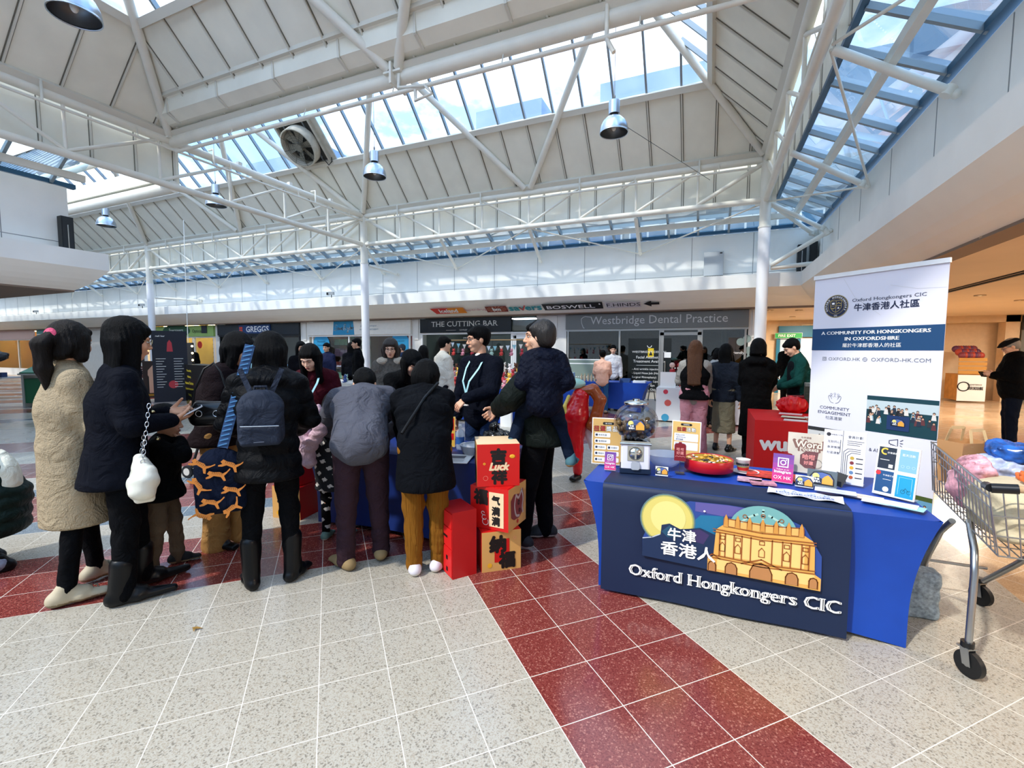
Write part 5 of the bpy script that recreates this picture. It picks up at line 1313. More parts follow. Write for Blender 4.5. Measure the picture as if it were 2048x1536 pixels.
# beige coat
BEIGE = FB('camel_wool', '#a08f74', b=.5, bs=120, var=.06)
t, J = person('woman in a long camel wool coat with hand in pocket and pink hair tie', G(158, 1186), radians(-12), 1.68, bend=2, head=(6, 32, 0),
    feet=((-.13, .12), (.12, -.08)), wr=((-.2, .2, .86), (.2, .20, .84)), elbow=((-.8, -.6, -.2), (.8, -.8, -.2)), hands=(False, False),
    top=coat(BEIGE, hem=.47, w=1.02, flare=1.02, amp=.006, seed=3, sleeve=.04, depth=1.08, sl=1.12, res=.011), bottom=trousers(BLKT, .8, amp=.003), shoes=footwear(mat('cream_trainer', '#b3a68c', .6, var=.12, vscale=14), mat('cream_trainer_sole', '#85765a', .6), high=.0, size=1.08), hair=hairdo(mat('dark_brown_pony', '#0f0907', .5, spec=.2, bump=.5, bscale=60, stretch=(6, 6, .5)), length=.06, pony=True, vol=1.03))
R, c = J['R'], J['H']; part(t, 'hair_tie', lambda m: soft_into(m, Soft().ell(c + R @ np.array((0, -.125, .035)), (.04, .02, .04), R), .006, FB('pink_satin', '#c94f6d', .4)))
for i in (0, 1): part(t, 'lace', lambda m: (m.use(mat('lace_grey', '#6f6450', .8)), [m.tube([J['A'][i] + np.array((-.035, .055 + k * .028, .002 - k * .012)), J['A'][i] + np.array((0, .06 + k * .028, .016 - k * .012)), J['A'][i] + np.array((.035, .062 + k * .028, .0 - k * .012))], .004, 5) for k in range(4)]))
part(t, 'cuff_button', lambda m: (m.use(SHOEB), [m.ell(J['W'][1] + np.array((.055, -.06 - k * .03, .0 - k * .012)), .012, 8, 6) for k in (0, 1)]))
# long black coat, glasses, phone
t, J = person('woman in a long black coat with glasses, long black hair and a phone', G(252, 1190), radians(-20), 1.70, bend=4, curve=2, head=(10, 4, 0),
    feet=((-.06, .1), (.12, -.02)), wr=((-.04, .27, 1.13), (.10, .27, 1.10)), elbow=((-.6, -.8, -1), (.7, -.8, -1)), hands=(dict(curl=.3, palm=(.6, .3, .6)), dict(curl=.45, palm=(-.5, .4, .6), thumbdir=(0, .2, 1))),
    top=coat(NAVYC, hem=.72, w=1.04, depth=1.06, seed=5), bottom=trousers(BLKT, 1.0), shoes=footwear(SHOEB, SOLEB, high=.12, point=1.1, size=1.1, dirs=(6, -10)), hair=hairdo(length=.52, back=.06, spread=1.25, vol=1.12), skin=SKIN)
glasses(J, t, GOLD)
part(t, 'coat_button', lambda m: (m.use(GOLD), [m.ell(np.array((.12 - k * .0, .165 + .02 * k, 1.16 - k * .17)), (.015, .015, .012), 8, 6) for k in range(2)]))
wp = Matrix.Translation(t.location) @ Matrix.Rotation(radians(-20), 4, 'Z')
ph = wp @ Vector(J['W'][1] + np.array((-.02, .10, .04)))
t2 = thing('smartphone', ph, radians(-30), 'smartphone in a pale case held by the woman in the long black coat', 'phone')
m = MB().at((0, 0, 0), rx=.5); m.use(mat('phone_case', '#cfd0d6', .3)); m.box(-.036, .036, -.075, .075, -.005, .003); m.build('case', t2); m = MB().at((0, 0, 0), rx=.5); m.use(mat('phone_screen', '#22262c', .1)); m.box(-.032, .032, -.07, .07, .003, .005); m.build('screen', t2)
# white bag on a chain
bp = Vector(G(297, 1165)); bx, by = bp.x * .905, bp.y * .905
t2 = thing('shoulder_bag', (bx, by, HZ(297, 955, bx, by)), radians(-25), 'white slouchy leather bag on a silver chain', 'bag')
WL = mat('white_leather', '#d8d6c8', .4, bump=.15, bscale=30)
m = MB(); so = Soft().ec((-.12, 0, -.05), (.13, 0, -.0), (.095, .075), (.10, .075), (0, 0, 1)).ell((0, 0, .07), (.09, .05, .07)).box((.03, 0, -.09), (.22, .10, .06), .02); so.noise = folds(.012, (26, 26, 26), 4); soft_into(m, so, .007, WL); m.build('pouch', t2)
for sx, top in ((-.085, (-.1, .04, .36)), (.075, (.0, .05, .44))):
    a = Vector((sx, 0, .10)); b = Vector(top); n = 13; d = (b - a) / n; m = MB().use(STEELB)
    for k in range(n):
        c0 = a + d * (k + .5); u = d.normalized(); v = Vector((1, 0, 0)) if k % 2 else Vector((0, 1, 0)); v = (v - u * v.dot(u)).normalized()
        m.tube([c0 + u * .017 * cos(q * pi / 4) + v * .009 * sin(q * pi / 4) for q in range(9)], .0026, 5, caps=False)
    m.build('chain', t2)
# boy
t, J = person('small boy in a black jacket and khaki trousers with his hand at his mouth', G(333, 1138), radians(-45), 1.10, bend=2, head=(12, 0, 0), feet=((-.09, .05), (.1, -.06)),
    wr=((-.14, .16, 1.25), (.06, .2, 1.42)), elbow=((-.8, -.3, -.6), (.9, .2, -.5)), hands=(dict(curl=.5), dict(curl=.5, palm=(-.6, -.6, .2))), top=coat(BLK, hem=.80, w=1.2, sl=1.15, seed=8), bottom=trousers(FB('khaki_cotton', '#5d5042', var=.05), 1.12, amp=.009, seed=2),
    shoes=footwear(mat('black_suede', '#0d0e11', .8), mat('cream_rubber', '#8a7f63', .6), high=.06, size=1.15), hair=hairdo(short=True, vol=1.06), cat='person')
# plum coat woman with tan trousers
PLUM = FB('plum_teddy_cloth', '#1b1215', b=.6, bs=160); TAN = FB('tan_suede_trousers', '#9b7545', .7, var=.08)
t, J = person('woman in a dark plum teddy coat and tan trousers with a black shoulder bag', G(452, 1086), radians(-62), 1.66, bend=6, curve=8, head=(24, 2, 0), feet=((-.08, .04), (.1, -.02)),
    wr=((-.1, .30, 1.0), (.12, .32, 1.0)), top=coat(PLUM, hem=.83, w=1.12, sl=1.25, depth=1.15, seed=4), bottom=trousers(TAN, 1.15, flare=1.5, hem=.03, seed=7), shoes=footwear(SHOEB, SOLEB), hair=hairdo(length=.16, spread=1.1, vol=1.08), lids=.5)
e = G(430, 900); 
def handbag():
    x, y = J['root'].location.x * .93 - .0, J['root'].location.y * .93; x, y = G(436, 1110).x * .93, G(436, 1110).y * .93
    t2 = thing('shoulder_bag', (x, y, HZ(432, 825, x, y)), radians(30), 'black leather shoulder bag with two silver rings', 'bag')
    m = MB(); soft_into(m, Soft().ec((-.085, 0, 0), (.085, 0, .0), (.085, .04), (.08, .04), (0, 0, 1)).ec((-.11, 0, -.03), (.11, 0, -.03), (.05, .035), (.05, .035), (0, 0, 1)), .006, mat('black_patent', '#0a0b0d', .22)); m.build('pouch', t2)
    for x in (-.055, .055): m = MB().use(STEELB); m.tube([(x + .02 * cos(q * pi / 8), -.05, -.0 + .02 * sin(q * pi / 8)) for q in range(17)], .0035, 6, caps=False); m.build('ring', t2)
    m = MB().use(SHOEB); m.tube([(-.12, 0, .03), (-.10, .0, .16), (-.05, .03, .30), (0, .06, .34), (.05, .04, .28), (.09, .02, .16), (.11, .01, .04)], .007, 6); m.build('strap', t2)
handbag()
# woman with backpack
QB = FB('black_quilted_nylon', '#06070a', .5)
F0 = G(548, 1166)
t, J = person('woman in a black quilted hooded jacket and knee boots seen from behind', F0, radians(47), 1.66, bend=12, curve=8, head=(28, -18, 0), feet=((-.13, 0), (.12, .02)),
    wr=((-.16, .36, .98), (.16, .38, .98)), top=coat(QB, hem=.74, hood=True, noise=quilt(.011, .10, 3), w=1.08, sl=1.2), bottom=trousers(BLKT, .92), shoes=footwear(SHOEB, SOLEB, high=.20, dirs=(16, -30)), hair=hairdo(length=.16, vol=1.1, spread=1.1))
GB = FB('slate_nylon', '#272d3a', .6, bs=300)
back = Matrix.Translation(F0) @ Matrix.Rotation(radians(47), 4, 'Z')
t2 = thing('backpack', back @ Vector((-.02, -.15, 1.11)), radians(47), 'small slate grey backpack on the back of the woman in knee boots', 'backpack')
m = MB(); so = Soft().box((0, -.06, 0), (.25, .12, .26), .045).ell((0, -.05, .12), (.115, .06, .08), None, .03); so.noise = folds(.002, (30, 30, 30), 1); soft_into(m, so, .007, GB); m.build('main_compartment', t2)
m = MB(); soft_into(m, Soft().box((0, -.13, -.07), (.22, .05, .12), .024), .006, GB); m.build('front_pocket', t2)
m = MB().use(STEELB); m.tube([(-.10, -.158, -.005), (0, -.165, -.008), (.10, -.158, -.012)], .003, 6); m.build('zip', t2)
m = MB().use(GB); m.tube([(-.035, -.02, .17), (-.03, -.03, .215), (.03, -.03, .215), (.035, -.02, .17)], .009, 6); m.build('handle', t2)
for s in (-1, 1): m = MB().use(GB); m.beam((s * .05, .0, .16), (s * .115, .05, .32), .03, .008, (0, 1, 0)); m.build('strap', t2)
m = MB().use(STEELB); m.rect(-.04, .02, -.105, -.102, 0); m = MB().use(mat('label_grey', '#596070', .5)); m.box(-.035, .02, -.158, -.156, -.105, -.100); m.build('label_tab', t2)
# navy tiger bag on a zebra strap
NT = FB('navy_bag_cloth', '#0a1224')
tb = G(452, 1155); tx, ty = tb.x * .94, tb.y * .94; zc = HZ(455, 968, tx, ty)
t2 = thing('changing_bag', (tx, ty, zc), radians(38), 'large navy bag printed with orange tigers on a blue patterned strap', 'bag')
m = MB(); so = Soft().box((0, 0, 0), (.30, .15, .36), .07).ell((0, 0, .14), (.13, .09, .10)); so.noise = folds(.008, (14, 14, 14), 7); soft_into(m, so, .009, NT)
OR_ = mat('tiger_orange', '#c0752c', .7); ST = mat('tiger_stripe', '#3a2414', .7)
def tiger(m, x, z, a, sc=.05, y=-.098):
    ca, sa = cos(a), sin(a); T = lambda u, v, d=0: (x + (u * ca - v * 1.5 * sa) * sc, y - d, z + (u * sa + v * 1.5 * ca) * sc)
    sc = sc * 1.25
    B = [(-1, .15), (-.8, .42), (-.3, .35), (.4, .4), (.8, .3), (1.2, .5), (1.5, .8), (1.6, .72), (1.2, .3), (.95, .1), (1.25, -.3), (1.0, -.35), (.6, -.02), (-.2, .02), (-.6, -.2), (-1.05, -.3), (-1.1, -.18), (-.7, .02)]
    m.use(OR_); m.add([T(*p) for p in B], [tuple(range(len(B)))[::-1]]); m.use(ST)
    for k in range(6): u = -.45 + k * .22; m.add([T(u, .34, .001), T(u + .07, .34, .001), T(u + .03, .1, .001)], [(0, 1, 2)][::1])
for x, z, a in ((.0, .08, -.15), (-.11, .03, -1.0), (-.04, -.09, -.2), (.08, -.02, -.2), (-.09, .15, -.6), (.07, .14, -.4), (.08, -.14, .6), (-.07, -.15, 2.8)): tiger(m, x, z, a, .038)
m.build('body', t2)
m = MB().use(mat('blue_strap', '#1d3f66', .7)); P0 = Vector((.02, -.02, .24)); P1 = Vector((.16, .12, .88)); m.beam(P0, P1, .06, .008, (0, 1, 0)); m.use(mat('blue_strap_light', '#4a80b0', .7))
for k in range(22): q = P0 + (P1 - P0) * (k + .5) / 22; m.beam(q + Vector((-.024, -.008, .0)), q + Vector((.024, -.008, .012)), .008, .004, (0, 1, 0))
m.build('strap', t2)
m = MB().use(STEELB); m.tube([(0, 0, .17), (.01, -.01, .25)], .005, 6); m.tube([(.04, 0, .17), (.04, -.01, .25)], .005, 6); m.build('clip', t2)
# pink child's coat over her arm
m = MB(); so = Soft().chain([(-.12, 0, .2), (-.10, -.02, 0), (-.02, -.03, -.16)], [.04, .06, .06]).chain([(.12, .0, .22), (.13, 0, .05), (.02, -.02, -.12)], [.035, .055, .06]).chain([(-.04, 0, .04), (.03, -.02, -.20)], [.05, .06]); so.noise = quilt(.010, .06, 5)
soft_into(m, so, .008, FB('pale_pink_nylon', '#cdaebc', .5)); o = m.build('childs_coat', label='pale pink quilted child coat hanging from an arm beside the grey jacket', cat='coat'); q = G(622, 1090); o.location = (q.x, q.y, HZ(622, 870, q.x, q.y))
# young woman with lanyard behind the table end
t, J = person('young woman with long black hair in a dark red jacket looking down', (-3.66, 3.55, 0), away(650) + pi - .35, 1.62, bend=16, curve=10, head=(32, -6, 0), wr=((-.12, .34, .95), (.12, .34, .95)),
    top=coat(FB('dark_red_cloth', '#3c0d17'), hem=None, w=1.05), bottom=trousers(BLKT), shoes=footwear(SHOEB, SOLEB), hair=hairdo(length=.34, spread=1.0, vol=1.05), lids=.6, skin=SKIN2, hres=.005)
def lanyard(J, t, L=.42, badge=True):
    m = MB().use(mat('pale_teal_ribbon', '#9fcdd2', .6)); N = J['N']; C = J['C']; f = np.cross(J['sx'] * -1, J['d1']) * -1; f = np.array((0, cos(0), 0)) if f[1] < 0 else f
    e = C + np.array((0, .25, -.10)) * J['s']; 
    for sx in (-1, 1): a = N + np.array((sx * .075, .05, .01)); b = N + np.array((sx * .075, .15, -.10)); c_ = (b + e) / 2 + np.array((0, .05, 0)); m.beam(a, b, .018, .003, (0, 1, 0)); m.beam(b, c_, .018, .003, (0, 1, 0)); m.beam(c_, e, .018, .003, (0, 1, 0))
    m.build('lanyard', t)
    if badge:
        m = MB().frame(e + np.array((0, .01, -.06)), (-1, 0, 0), (0, 0, 1), (0, 1, 0)).use(WHITE); m.box(-.04, .04, -.055, .035, 0, .004); m.use(BLACK); m.text('義工', 0, -.02, h=.02, z=.005); m.use(mat('pink_print', '#d0809a', .6)); m.rect(-.035, .035, .01, .03, .005); m.build('badge', t)
lanyard(J, t, badge=False)
# bent man in grey jacket
t, J = person('person in a loose grey jacket and plum trousers bending over the table', G(728, 1130), radians(38), 1.74, bend=50, curve=22, head=(60, 0, 0), feet=((-.12, -.02), (.12, .08)), wr=((-.15, .58, .80), (.15, .60, .80)), hip_off=(0, -.06), elbow=((-.9, 0, -.3), (.9, 0, -.3)),
    top=coat(FB('grey_cotton', '#50515a', var=.06, vscale=5), hem=None, w=1.10, sl=1.12, amp=.008, seed=11, follow=False), bottom=trousers(FB('plum_trousers', '#33232a', var=.05), 1.05, amp=.006, seed=4), shoes=footwear(mat('khaki_canvas', '#8d7650', .8), mat('khaki_sole', '#7c6a4a', .6), dirs=(35, -5)), hair=hairdo(short=True))
# child with heart leggings
HEART = mat('white_heart_print', '#cfcac6', .7)
def dots(c): q = c * 21; return ((np.abs(np.sin(q[:, 0] * 1.3 + q[:, 2] * 1.1)) > .80) & (np.abs(np.sin(q[:, 2] * 2.0 - q[:, 0] * .8 + q[:, 1])) > .80)).astype(int)
t, J = person('child in black leggings printed with white hearts beside the grey jacket', G(668, 1076), radians(30), 1.14, bend=8, head=(20, 0, 0), feet=((-.06, 0), (.08, .02)), wr=((-.1, .3, 1.0), (.1, .3, 1.0)),
    top=coat([FB('grey_print_dress', '#26272b'), HEART], hem=.62, w=1.1, pick=dots, res=.008), bottom=trousers([BLKT, HEART], .85, pick=dots, res=.007), shoes=footwear(mat('teal_trainer', '#5d7d77', .6, var=.2, vscale=30), SOLEW, dirs=(-10, -35)), hair=hairdo(length=.1))
# person in black cap bending towards the camera
t, J = person('person in a black cap and dark coat leaning over the table towards the camera', (-3.12, 4.12, 0), away(785) + pi + .25, 1.66, bend=34, curve=12, head=(30, 15, 0), wr=((-.2, .55, .82), (.1, .55, .82)), top=coat(BLK, hem=None, w=1.1), bottom=trousers(BLKT), shoes=footwear(SHOEB, SOLEB), hair=hairdo(length=.2, back=-.02), lids=.6)
R, c, hs = J['R'], J['H'], J['hs']; part(t, 'cap', lambda m: soft_into(m, Soft().ell(c + R @ np.array((0, -.015, .055)), (.10, .115, .085), R).ec(c + R @ np.array((-.03, .11, .06)), c + R @ np.array((.03, .11, .06)), (.06, .012), (.06, .012), R[:, 1], .02), .007, FB('black_cap', '#07090c')))
# woman with glasses and long hair behind
t, J = person('woman with glasses and long brown-tipped hair in a grey fur-collared coat', (-3.95, 5.05, 0), away(770) + pi - .1, 1.66, bend=4, head=(12, 0, 0), wr=((-.1, .3, 1.0), (.1, .3, 1.0)), top=coat(FB('grey_tweed', '#55504a', var=.3, vscale=40), hem=None, w=1.15, sl=1.2), bottom=trousers(BLKT), shoes=footwear(SHOEB, SOLEB), hair=hairdo(mat('dark_brown_hair', '#1d120c', .45, bump=.5, bscale=60, stretch=(5, 5, .4)), length=.3, spread=1.35, vol=1.12), skin=SKIN2)
glasses(J, t); part(t, 'fur_collar', lambda m: soft_into(m, Soft().ell(J['N'] + np.array((-.10, .02, .0)), (.09, .09, .06)).ell(J['N'] + np.array((.10, .02, .0)), (.09, .09, .06)).ell(J['N'] + np.array((0, -.06, .02)), (.12, .07, .06)), .01, FB('cream_fur', '#b7ab9a', b=1, bs=60)))
# mustard corduroys
t, J = person('person in a long black coat, mustard corduroys and white shoes bending over the table', G(852, 1140), radians(36), 1.62, bend=36, curve=16, head=(42, -30, 0), feet=((-.08, -.02), (.09, .0)), wr=((-.14, .55, .80), (.16, .55, .80)), hip_off=(0, -.05),
    top=coat(FB('black_wool', '#06080d'), hem=.66, hood=True, w=1.08, sl=1.15, flare=.98, follow=False, seed=9), bottom=trousers(FB('mustard_corduroy', '#7d5119', b=.8, bs=80, stretch=(1, 1, .05)), 1.06, amp=.006, seed=12), shoes=footwear(mat('white_trainer', '#d8d3da', .5), SOLEW, dirs=(5, -35)), hair=hairdo(length=.06, vol=1.1))
part(t, 'bag_strap', lambda m: (m.use(SHOEB), m.tube([J['S'][1] + np.array((-.05, -.02, .11)), J['C'] + np.array((0, -.10, .12)), J['P'] + np.array((-.15, -.10, .12))], .012, 6)))
# man with lanyard
t, J = person('man with glasses, short black hair, navy zipped jumper and a lanyard behind the table', (-2.1, 4.1, 0), radians(172), 1.75, head=(6, -38, 0), wr=((-.06, .33, 1.06), (.25, .08, .8)), elbow=((-1, -.6, -.4), (.8, -.4, -.6)), hands=(dict(curl=.35, palm=(.3, -.5, -.8), thumbdir=(.6, .3, .4), fwd=(.55, .5, -.65)), dict()),
    top=coat(FB('navy_knit', '#070b17', b=.4), hem=None, w=1.08, sl=1.12, seed=6, collar=False), bottom=trousers(FB('blue_jeans', '#1b2b49')), shoes=footwear(SHOEB, SOLEB), hair=hairdo(short=True, vol=1.04), skin=SKIN, hres=.0045)
glasses(J, t, mat('thin_brown_frame', '#3b241c', .3)); lanyard(J, t)
N_ = J['N']; part(t, 'tshirt_neck', lambda m: soft_into(m, Soft().cap(N_ + np.array((0, .05, -.05)), N_ + np.array((0, .04, .0)), .055, .05), .008, WHITE))
part(t, 'zip_collar', lambda m: soft_into(m, Soft().ec(N_ + np.array((-.09, .02, .01)), N_ + np.array((-.03, .10, -.09)), (.045, .012), (.03, .012), (0, 0, 1)).ec(N_ + np.array((.09, .02, .01)), N_ + np.array((.03, .10, -.09)), (.045, .012), (.03, .012), (0, 0, 1)), .006, FB('navy_knit', '#070b17')))
part(t, 'watch', lambda m: (m.use(SHOEB), m.tube([J['W'][0] + .03 * np.array((cos(a), 0, sin(a))) for a in [k * pi / 6 for k in range(13)]], .008, 6, caps=False)))
# father carrying a child
F1 = G(1080, 1086)
t, J = person('man in a dark olive jacket and black trousers carrying a child on his hip', F1, radians(98), 1.74, bend=0, head=(0, 20, 0), feet=((-.13, .12), (.14, -.02)), wr=((-.12, .30, 1.08), (-.07, .33, 1.06)), elbow=((-1.4, -.1, -.3), (.8, -.5, -.6)), hands=(dict(curl=.5, palm=(1, -.3, .2), fwd=(.6, .5, -.5)), dict(curl=.5, palm=(-1, -.2, .2), fwd=(-.4, .5, -.5))),
    top=coat(FB('olive_nylon', '#0e1411', .6), hem=.80, w=1.15, sl=1.3, seed=10, amp=.008), bottom=trousers(BLKT, 1.12, amp=.007, seed=3), shoes=footwear(mat('dark_grey_trainer', '#212227', .7, var=.2, vscale=40), SOLEW, dirs=(-12, 20), size=1.08), hair=hairdo(short=True))
A1 = Matrix.Translation(F1) @ Matrix.Rotation(radians(98), 4, 'Z'); cp = A1 @ Vector((-.27, -.08, .60))
t, J = person('small child in a navy quilted coat carried on the hip, seen from behind', cp, radians(26), 1.10, bend=6, curve=6, head=(6, 50, 0), feet=((-.24, .06, .30), (.22, .10, .12)), wr=((-.19, .20, .98), (.19, .20, 1.0)), elbow=((-.4, -.6, -.8), (.4, -.6, -.8)),
    top=coat(FB('navy_quilted_cotton', '#070c1c', .6), hem=None, hood=True, w=1.2, sl=1.25, noise=diamonds(.006, .05), res=.009), bottom=trousers(FB('dark_denim', '#101a2c'), 1.1), shoes=footwear(mat('teal_suede', '#3f6670', .8), mat('gum_sole', '#a5804f', .6), size=1.2, dirs=(60, -25)), hair=hairdo(mat('dark_brown_child_hair', '#15100d', .42, bump=.4, bscale=50, stretch=(5, 5, .4)), short=False, vol=1.08), skin=SKIN2)
# ============================================================ front table with its cloths
BLUE = mat('royal_blue_spandex', '#0a3f9e', .5, var=.05); NAVYCL = mat('navy_printed_cloth', '#081d3d', .6, bump=.1, bscale=8)
TZ = .705
def stretch_cover(x0, x1, y0, y1, label, inset=.10, zt=TZ, mm=None, name='stretch_table_cover', front_arch=.05):
    t = thing('covered_table', ((x0 + x1) / 2, (y0 + y1) / 2, 0), 0, label, 'table'); cx, cy = (x0 + x1) / 2, (y0 + y1) / 2
    MB().use(mat('table_plastic', '#c9c9c4', .5)).box(x0 - cx + .02, x1 - cx - .02, y0 - cy + .02, y1 - cy - .02, zt - .05, zt - .012).build('tabletop', t)
    for sx in (-1, 1):
        for sy in (-1, 1): MB().use(mat('table_leg', '#55585c', .4)).cyl(sx * ((x1 - x0) / 2 - inset - .03), sy * ((y1 - y0) / 2 - .10), 0, zt - .05, .014, 8).build('leg', t)
    m = MB().use(mm or BLUE); W, D = (x1 - x0) / 2, (y1 - y0) / 2; n = 14
    m.rrect(-W, W, -D, D, .04, zt)
    def edge(z):   # concave sides between top and feet
        u = 1 - z / zt; return W - inset * (1 - (1 - min(1, u * 1.25)) ** 2.2), D - .04 * sin(min(1, u * 1.3) * pi / 2)
    rows = 12; cols = 14
    for side in range(4):
        vs = []; fs = []
        for i in range(rows + 1):
            for j in range(cols + 1):
                q = j / cols * 2 - 1; arch = front_arch * (1 - q * q) if side in (0, 2) else .07 * (1 - q * q) * 3
                z = zt - (zt - arch) * i / rows; w, d = edge(z); pull = .03 * (1 - q * q) * sin(pi * i / rows)
                if side == 0: p = (q * w, -d + pull, z)
                elif side == 2: p = (-q * w, d - pull, z)
                elif side == 1: p = (w - pull, q * d, z)
                else: p = (-w + pull, -q * d, z)
                if i == 0: p = (p[0], p[1], zt)
                vs.append(p)
        for i in range(rows):
            for j in range(cols): a = i * (cols + 1) + j; fs.append((a, a + cols + 1, a + cols + 2, a + 1))
        m.add(vs, fs, True)
    m.build(name, t); return t
stretch_cover(-.73, 1.09, 2.88, 3.72, 'bright blue stretch cover on the front table')
# navy cloth with printed picture
FY = 2.868
def ncloth():
    m = MB().use(NAVYCL); x0, x1 = -.60, .715; n = 40
    prof = [(3.15, TZ + .006), (3.05, TZ + .006), (2.90, TZ + .006), (2.872, TZ - .004), (FY - .004, TZ - .03)] + [(FY - .004 - .012 * k / 8, TZ - .03 - (TZ - .05) * k / 8) for k in range(1, 9)]
    vs = []; fs = []; sw = lambda x, z: .006 * sin(x * 9 + z * 3) * max(0, (TZ - z)) / TZ
    for y, z in prof:
        for j in range(n + 1):
            x = x0 + (x1 - x0) * j / n; zz = z; vs.append((x, y - (sw(x, z) if z < TZ - .02 else 0), max(zz, .015)))
    for i in range(len(prof) - 1):
        for j in range(n): a = i * (n + 1) + j; fs.append((a, a + n + 1, a + n + 2, a + 1))
    m.add(vs, fs, True)
    m.add([(x, y + .003, z - .003) for x, y, z in vs], [f[::-1] for f in fs], True)
    # picture, drawn in the plane of the front
    m.frame((0, FY - .024, 0), (1, 0, 0), (0, 0, 1), (0, -1, 0)); K = lambda n_, c: m.use(mat('print_' + n_, c, .6))
    # sky field in bands
    L = [(-.345, .29), (-.345, .40), (-.30, .52), (-.20, .62), (-.08, .665), (.12, .67), (.35, .66), (.50, .60), (.585, .45), (.59, .262)]
    K('sky', '#28458c'); m.poly([(x, z, 0) for x, z in L][::-1])
    K('sky_teal', '#1a6c93'); m.poly([(-.10, .50, .001), (.02, .46, .001), (.14, .50, .001), (.10, .60, .001), (-.02, .59, .001)])
    K('sky_violet', '#5a5596'); m.poly([(-.05, .61, .001), (.10, .60, .001), (.30, .62, .001), (.3, .66, .001), (.12, .668, .001), (-.05, .664, .001)])
    for r, c in ((.158, '#5c7a7c'), (.15, '#a9a860'), (.142, '#d3c66c')): K('moon' + c, c); m.disc(-.205, .535, r, .002 + (.158 - r) * .1, 36)
    K('moon_glow', '#e0d585'); m.disc(-.2, .55, .10, .005, 30)
    K('hill', '#12294b'); m.poly([(x, z, .006) for x, z in [(-.345, .29), (-.343, .40), (-.24, .44), (-.235, .50), (-.19, .515), (-.13, .49), (-.08, .50), (-.02, .515), (.05, .49), (.10, .48), (.10, .27)]][::-1])
    K('hill_light', '#1f4c66'); m.poly([(x, z, .0065) for x, z in [(-.235, .46), (-.19, .505), (-.15, .48), (-.13, .44), (-.2, .43)]][::-1]); K('hill_violet', '#3a2f5c'); m.poly([(x, z, .0065) for x, z in [(-.08, .49), (-.02, .505), (.03, .48), (.0, .42), (-.06, .43)]][::-1])
    K('shore', '#b9c3cf'); m.stroke([(-.343, .402), (-.29, .415), (-.245, .44)], .006, .007)
    # rotunda
    K('stone', '#d9a452'); XL_, XR_ = .055, .555; m.poly([(x, z, .008) for x, z in [(XL_ - .03, .272), (XL_ - .03, .345), (XL_, .36), (XL_ + .01, .52), (.08, .535), (.11, .56), (.50, .555), (.54, .53), (XR_ - .005, .50), (XR_, .35), (XR_ + .03, .33), (XR_ + .03, .262)]][::-1])
    K('stone_light', '#ebc478'); m.rect(XL_ + .04, XR_ - .05, .37, .50, .009); m.rect(XL_ + .02, XR_, .285, .345, .009)
    K('dome', '#6ea6a6'); m.poly([(.30 + .165 * cos(a), .555 + .135 * sin(a), .009) for a in [pi * k / 20 for k in range(21)]]); K('dome_light', '#9ecac2')
    for a in (.25, .5, .75): m.stroke([(.30 + .155 * cos(pi * a) * (1 - t * .75), .57 + .1 * sin(pi * a) * t ** .5) for t in (.05, .4, .8, 1)], .012, .010)
    K('drum', '#dcae62'); m.rect(.12, .485, .545, .59, .0095)
    K('brown', '#93501f'); st = lambda P, w=.005: m.stroke(P, w, .0115)
    for z in (.35, .365, .505, .52, .545, .59): st([(XL_ - .005 if z < .53 else .12, z + .004), (.30, z - .008), (XR_ if z < .53 else .485, z + .004)])
    for x in (.085, .115, .16, .20, .245, .35, .40, .44, .49, .525): st([(x, .368), (x, .505)], .006)
    for x in (.10, .18, .30, .42, .508):
        st([(x - .014, .40), (x - .014, .435), (x, .452), (x + .014, .435), (x + .014, .40), (x - .014, .40)], .004); st([(x - .012, .47), (x + .012, .47), (x + .012, .49), (x - .012, .49), (x - .012, .47)], .004)
    for x, w in ((.05, .02), (.15, .03), (.30, .055), (.45, .03), (.55, .02)):
        K('door', '#b07a4a'); m.add([(x - w, .272, .0115), (x + w, .272, .0115), (x + w, .31, .0115), (x + w * .7, .31 + w * .7, .0115), (x, .31 + w, .0115), (x - w * .7, .31 + w * .7, .0115), (x - w, .31, .0115)], [(0, 1, 2, 3, 4, 5, 6)])
        K('brown', '#93501f'); st([(x - w, .272), (x - w, .31), (x - w * .7, .31 + w * .7), (x, .31 + w), (x + w * .7, .31 + w * .7), (x + w, .31), (x + w, .272)], .006)
    st([(.20, .345), (.30, .385), (.40, .345)], .007); st([(XL_ - .03, .35), (.05, .375), (.09, .35)], .006)
    for x in (.115, .175, .235, .30, .365, .425, .485): K('pinnacle', '#c98f42'); m.add([(x - .012, .545, .012), (x + .012, .545, .012), (x + .008, .60, .012), (x, .62, .012), (x - .008, .60, .012)], [(0, 1, 2, 3, 4)]); K('brown', '#93501f'); st([(x - .012, .548), (x - .012, .59), (x, .612), (x + .012, .59), (x + .012, .548)], .003)
    for x in (.21, .30, .39): m.ring(x, .62 if x != .30 else .635, .008, .012, .012, 12)
    m.use(WHITE); m.text('牛津', -.12, .455, h=.075, z=.012, bold=.02); m.text('香港人', -.085, .365, w=.30, h=.082, z=.012, bold=.02)
    m.disc(.0, .62, .006, .012, 8)
    # lettering with small serifs
    m.text('Oxford Hongkongers CIC', .13, .178, w=1.10, h=.092, z=.004, bold=.03, serif=True)
    o = m.build('printed_table_cloth', label='navy cloth over the front table printed with a moon and a domed rotunda', cat='cloth'); return o
ncloth()
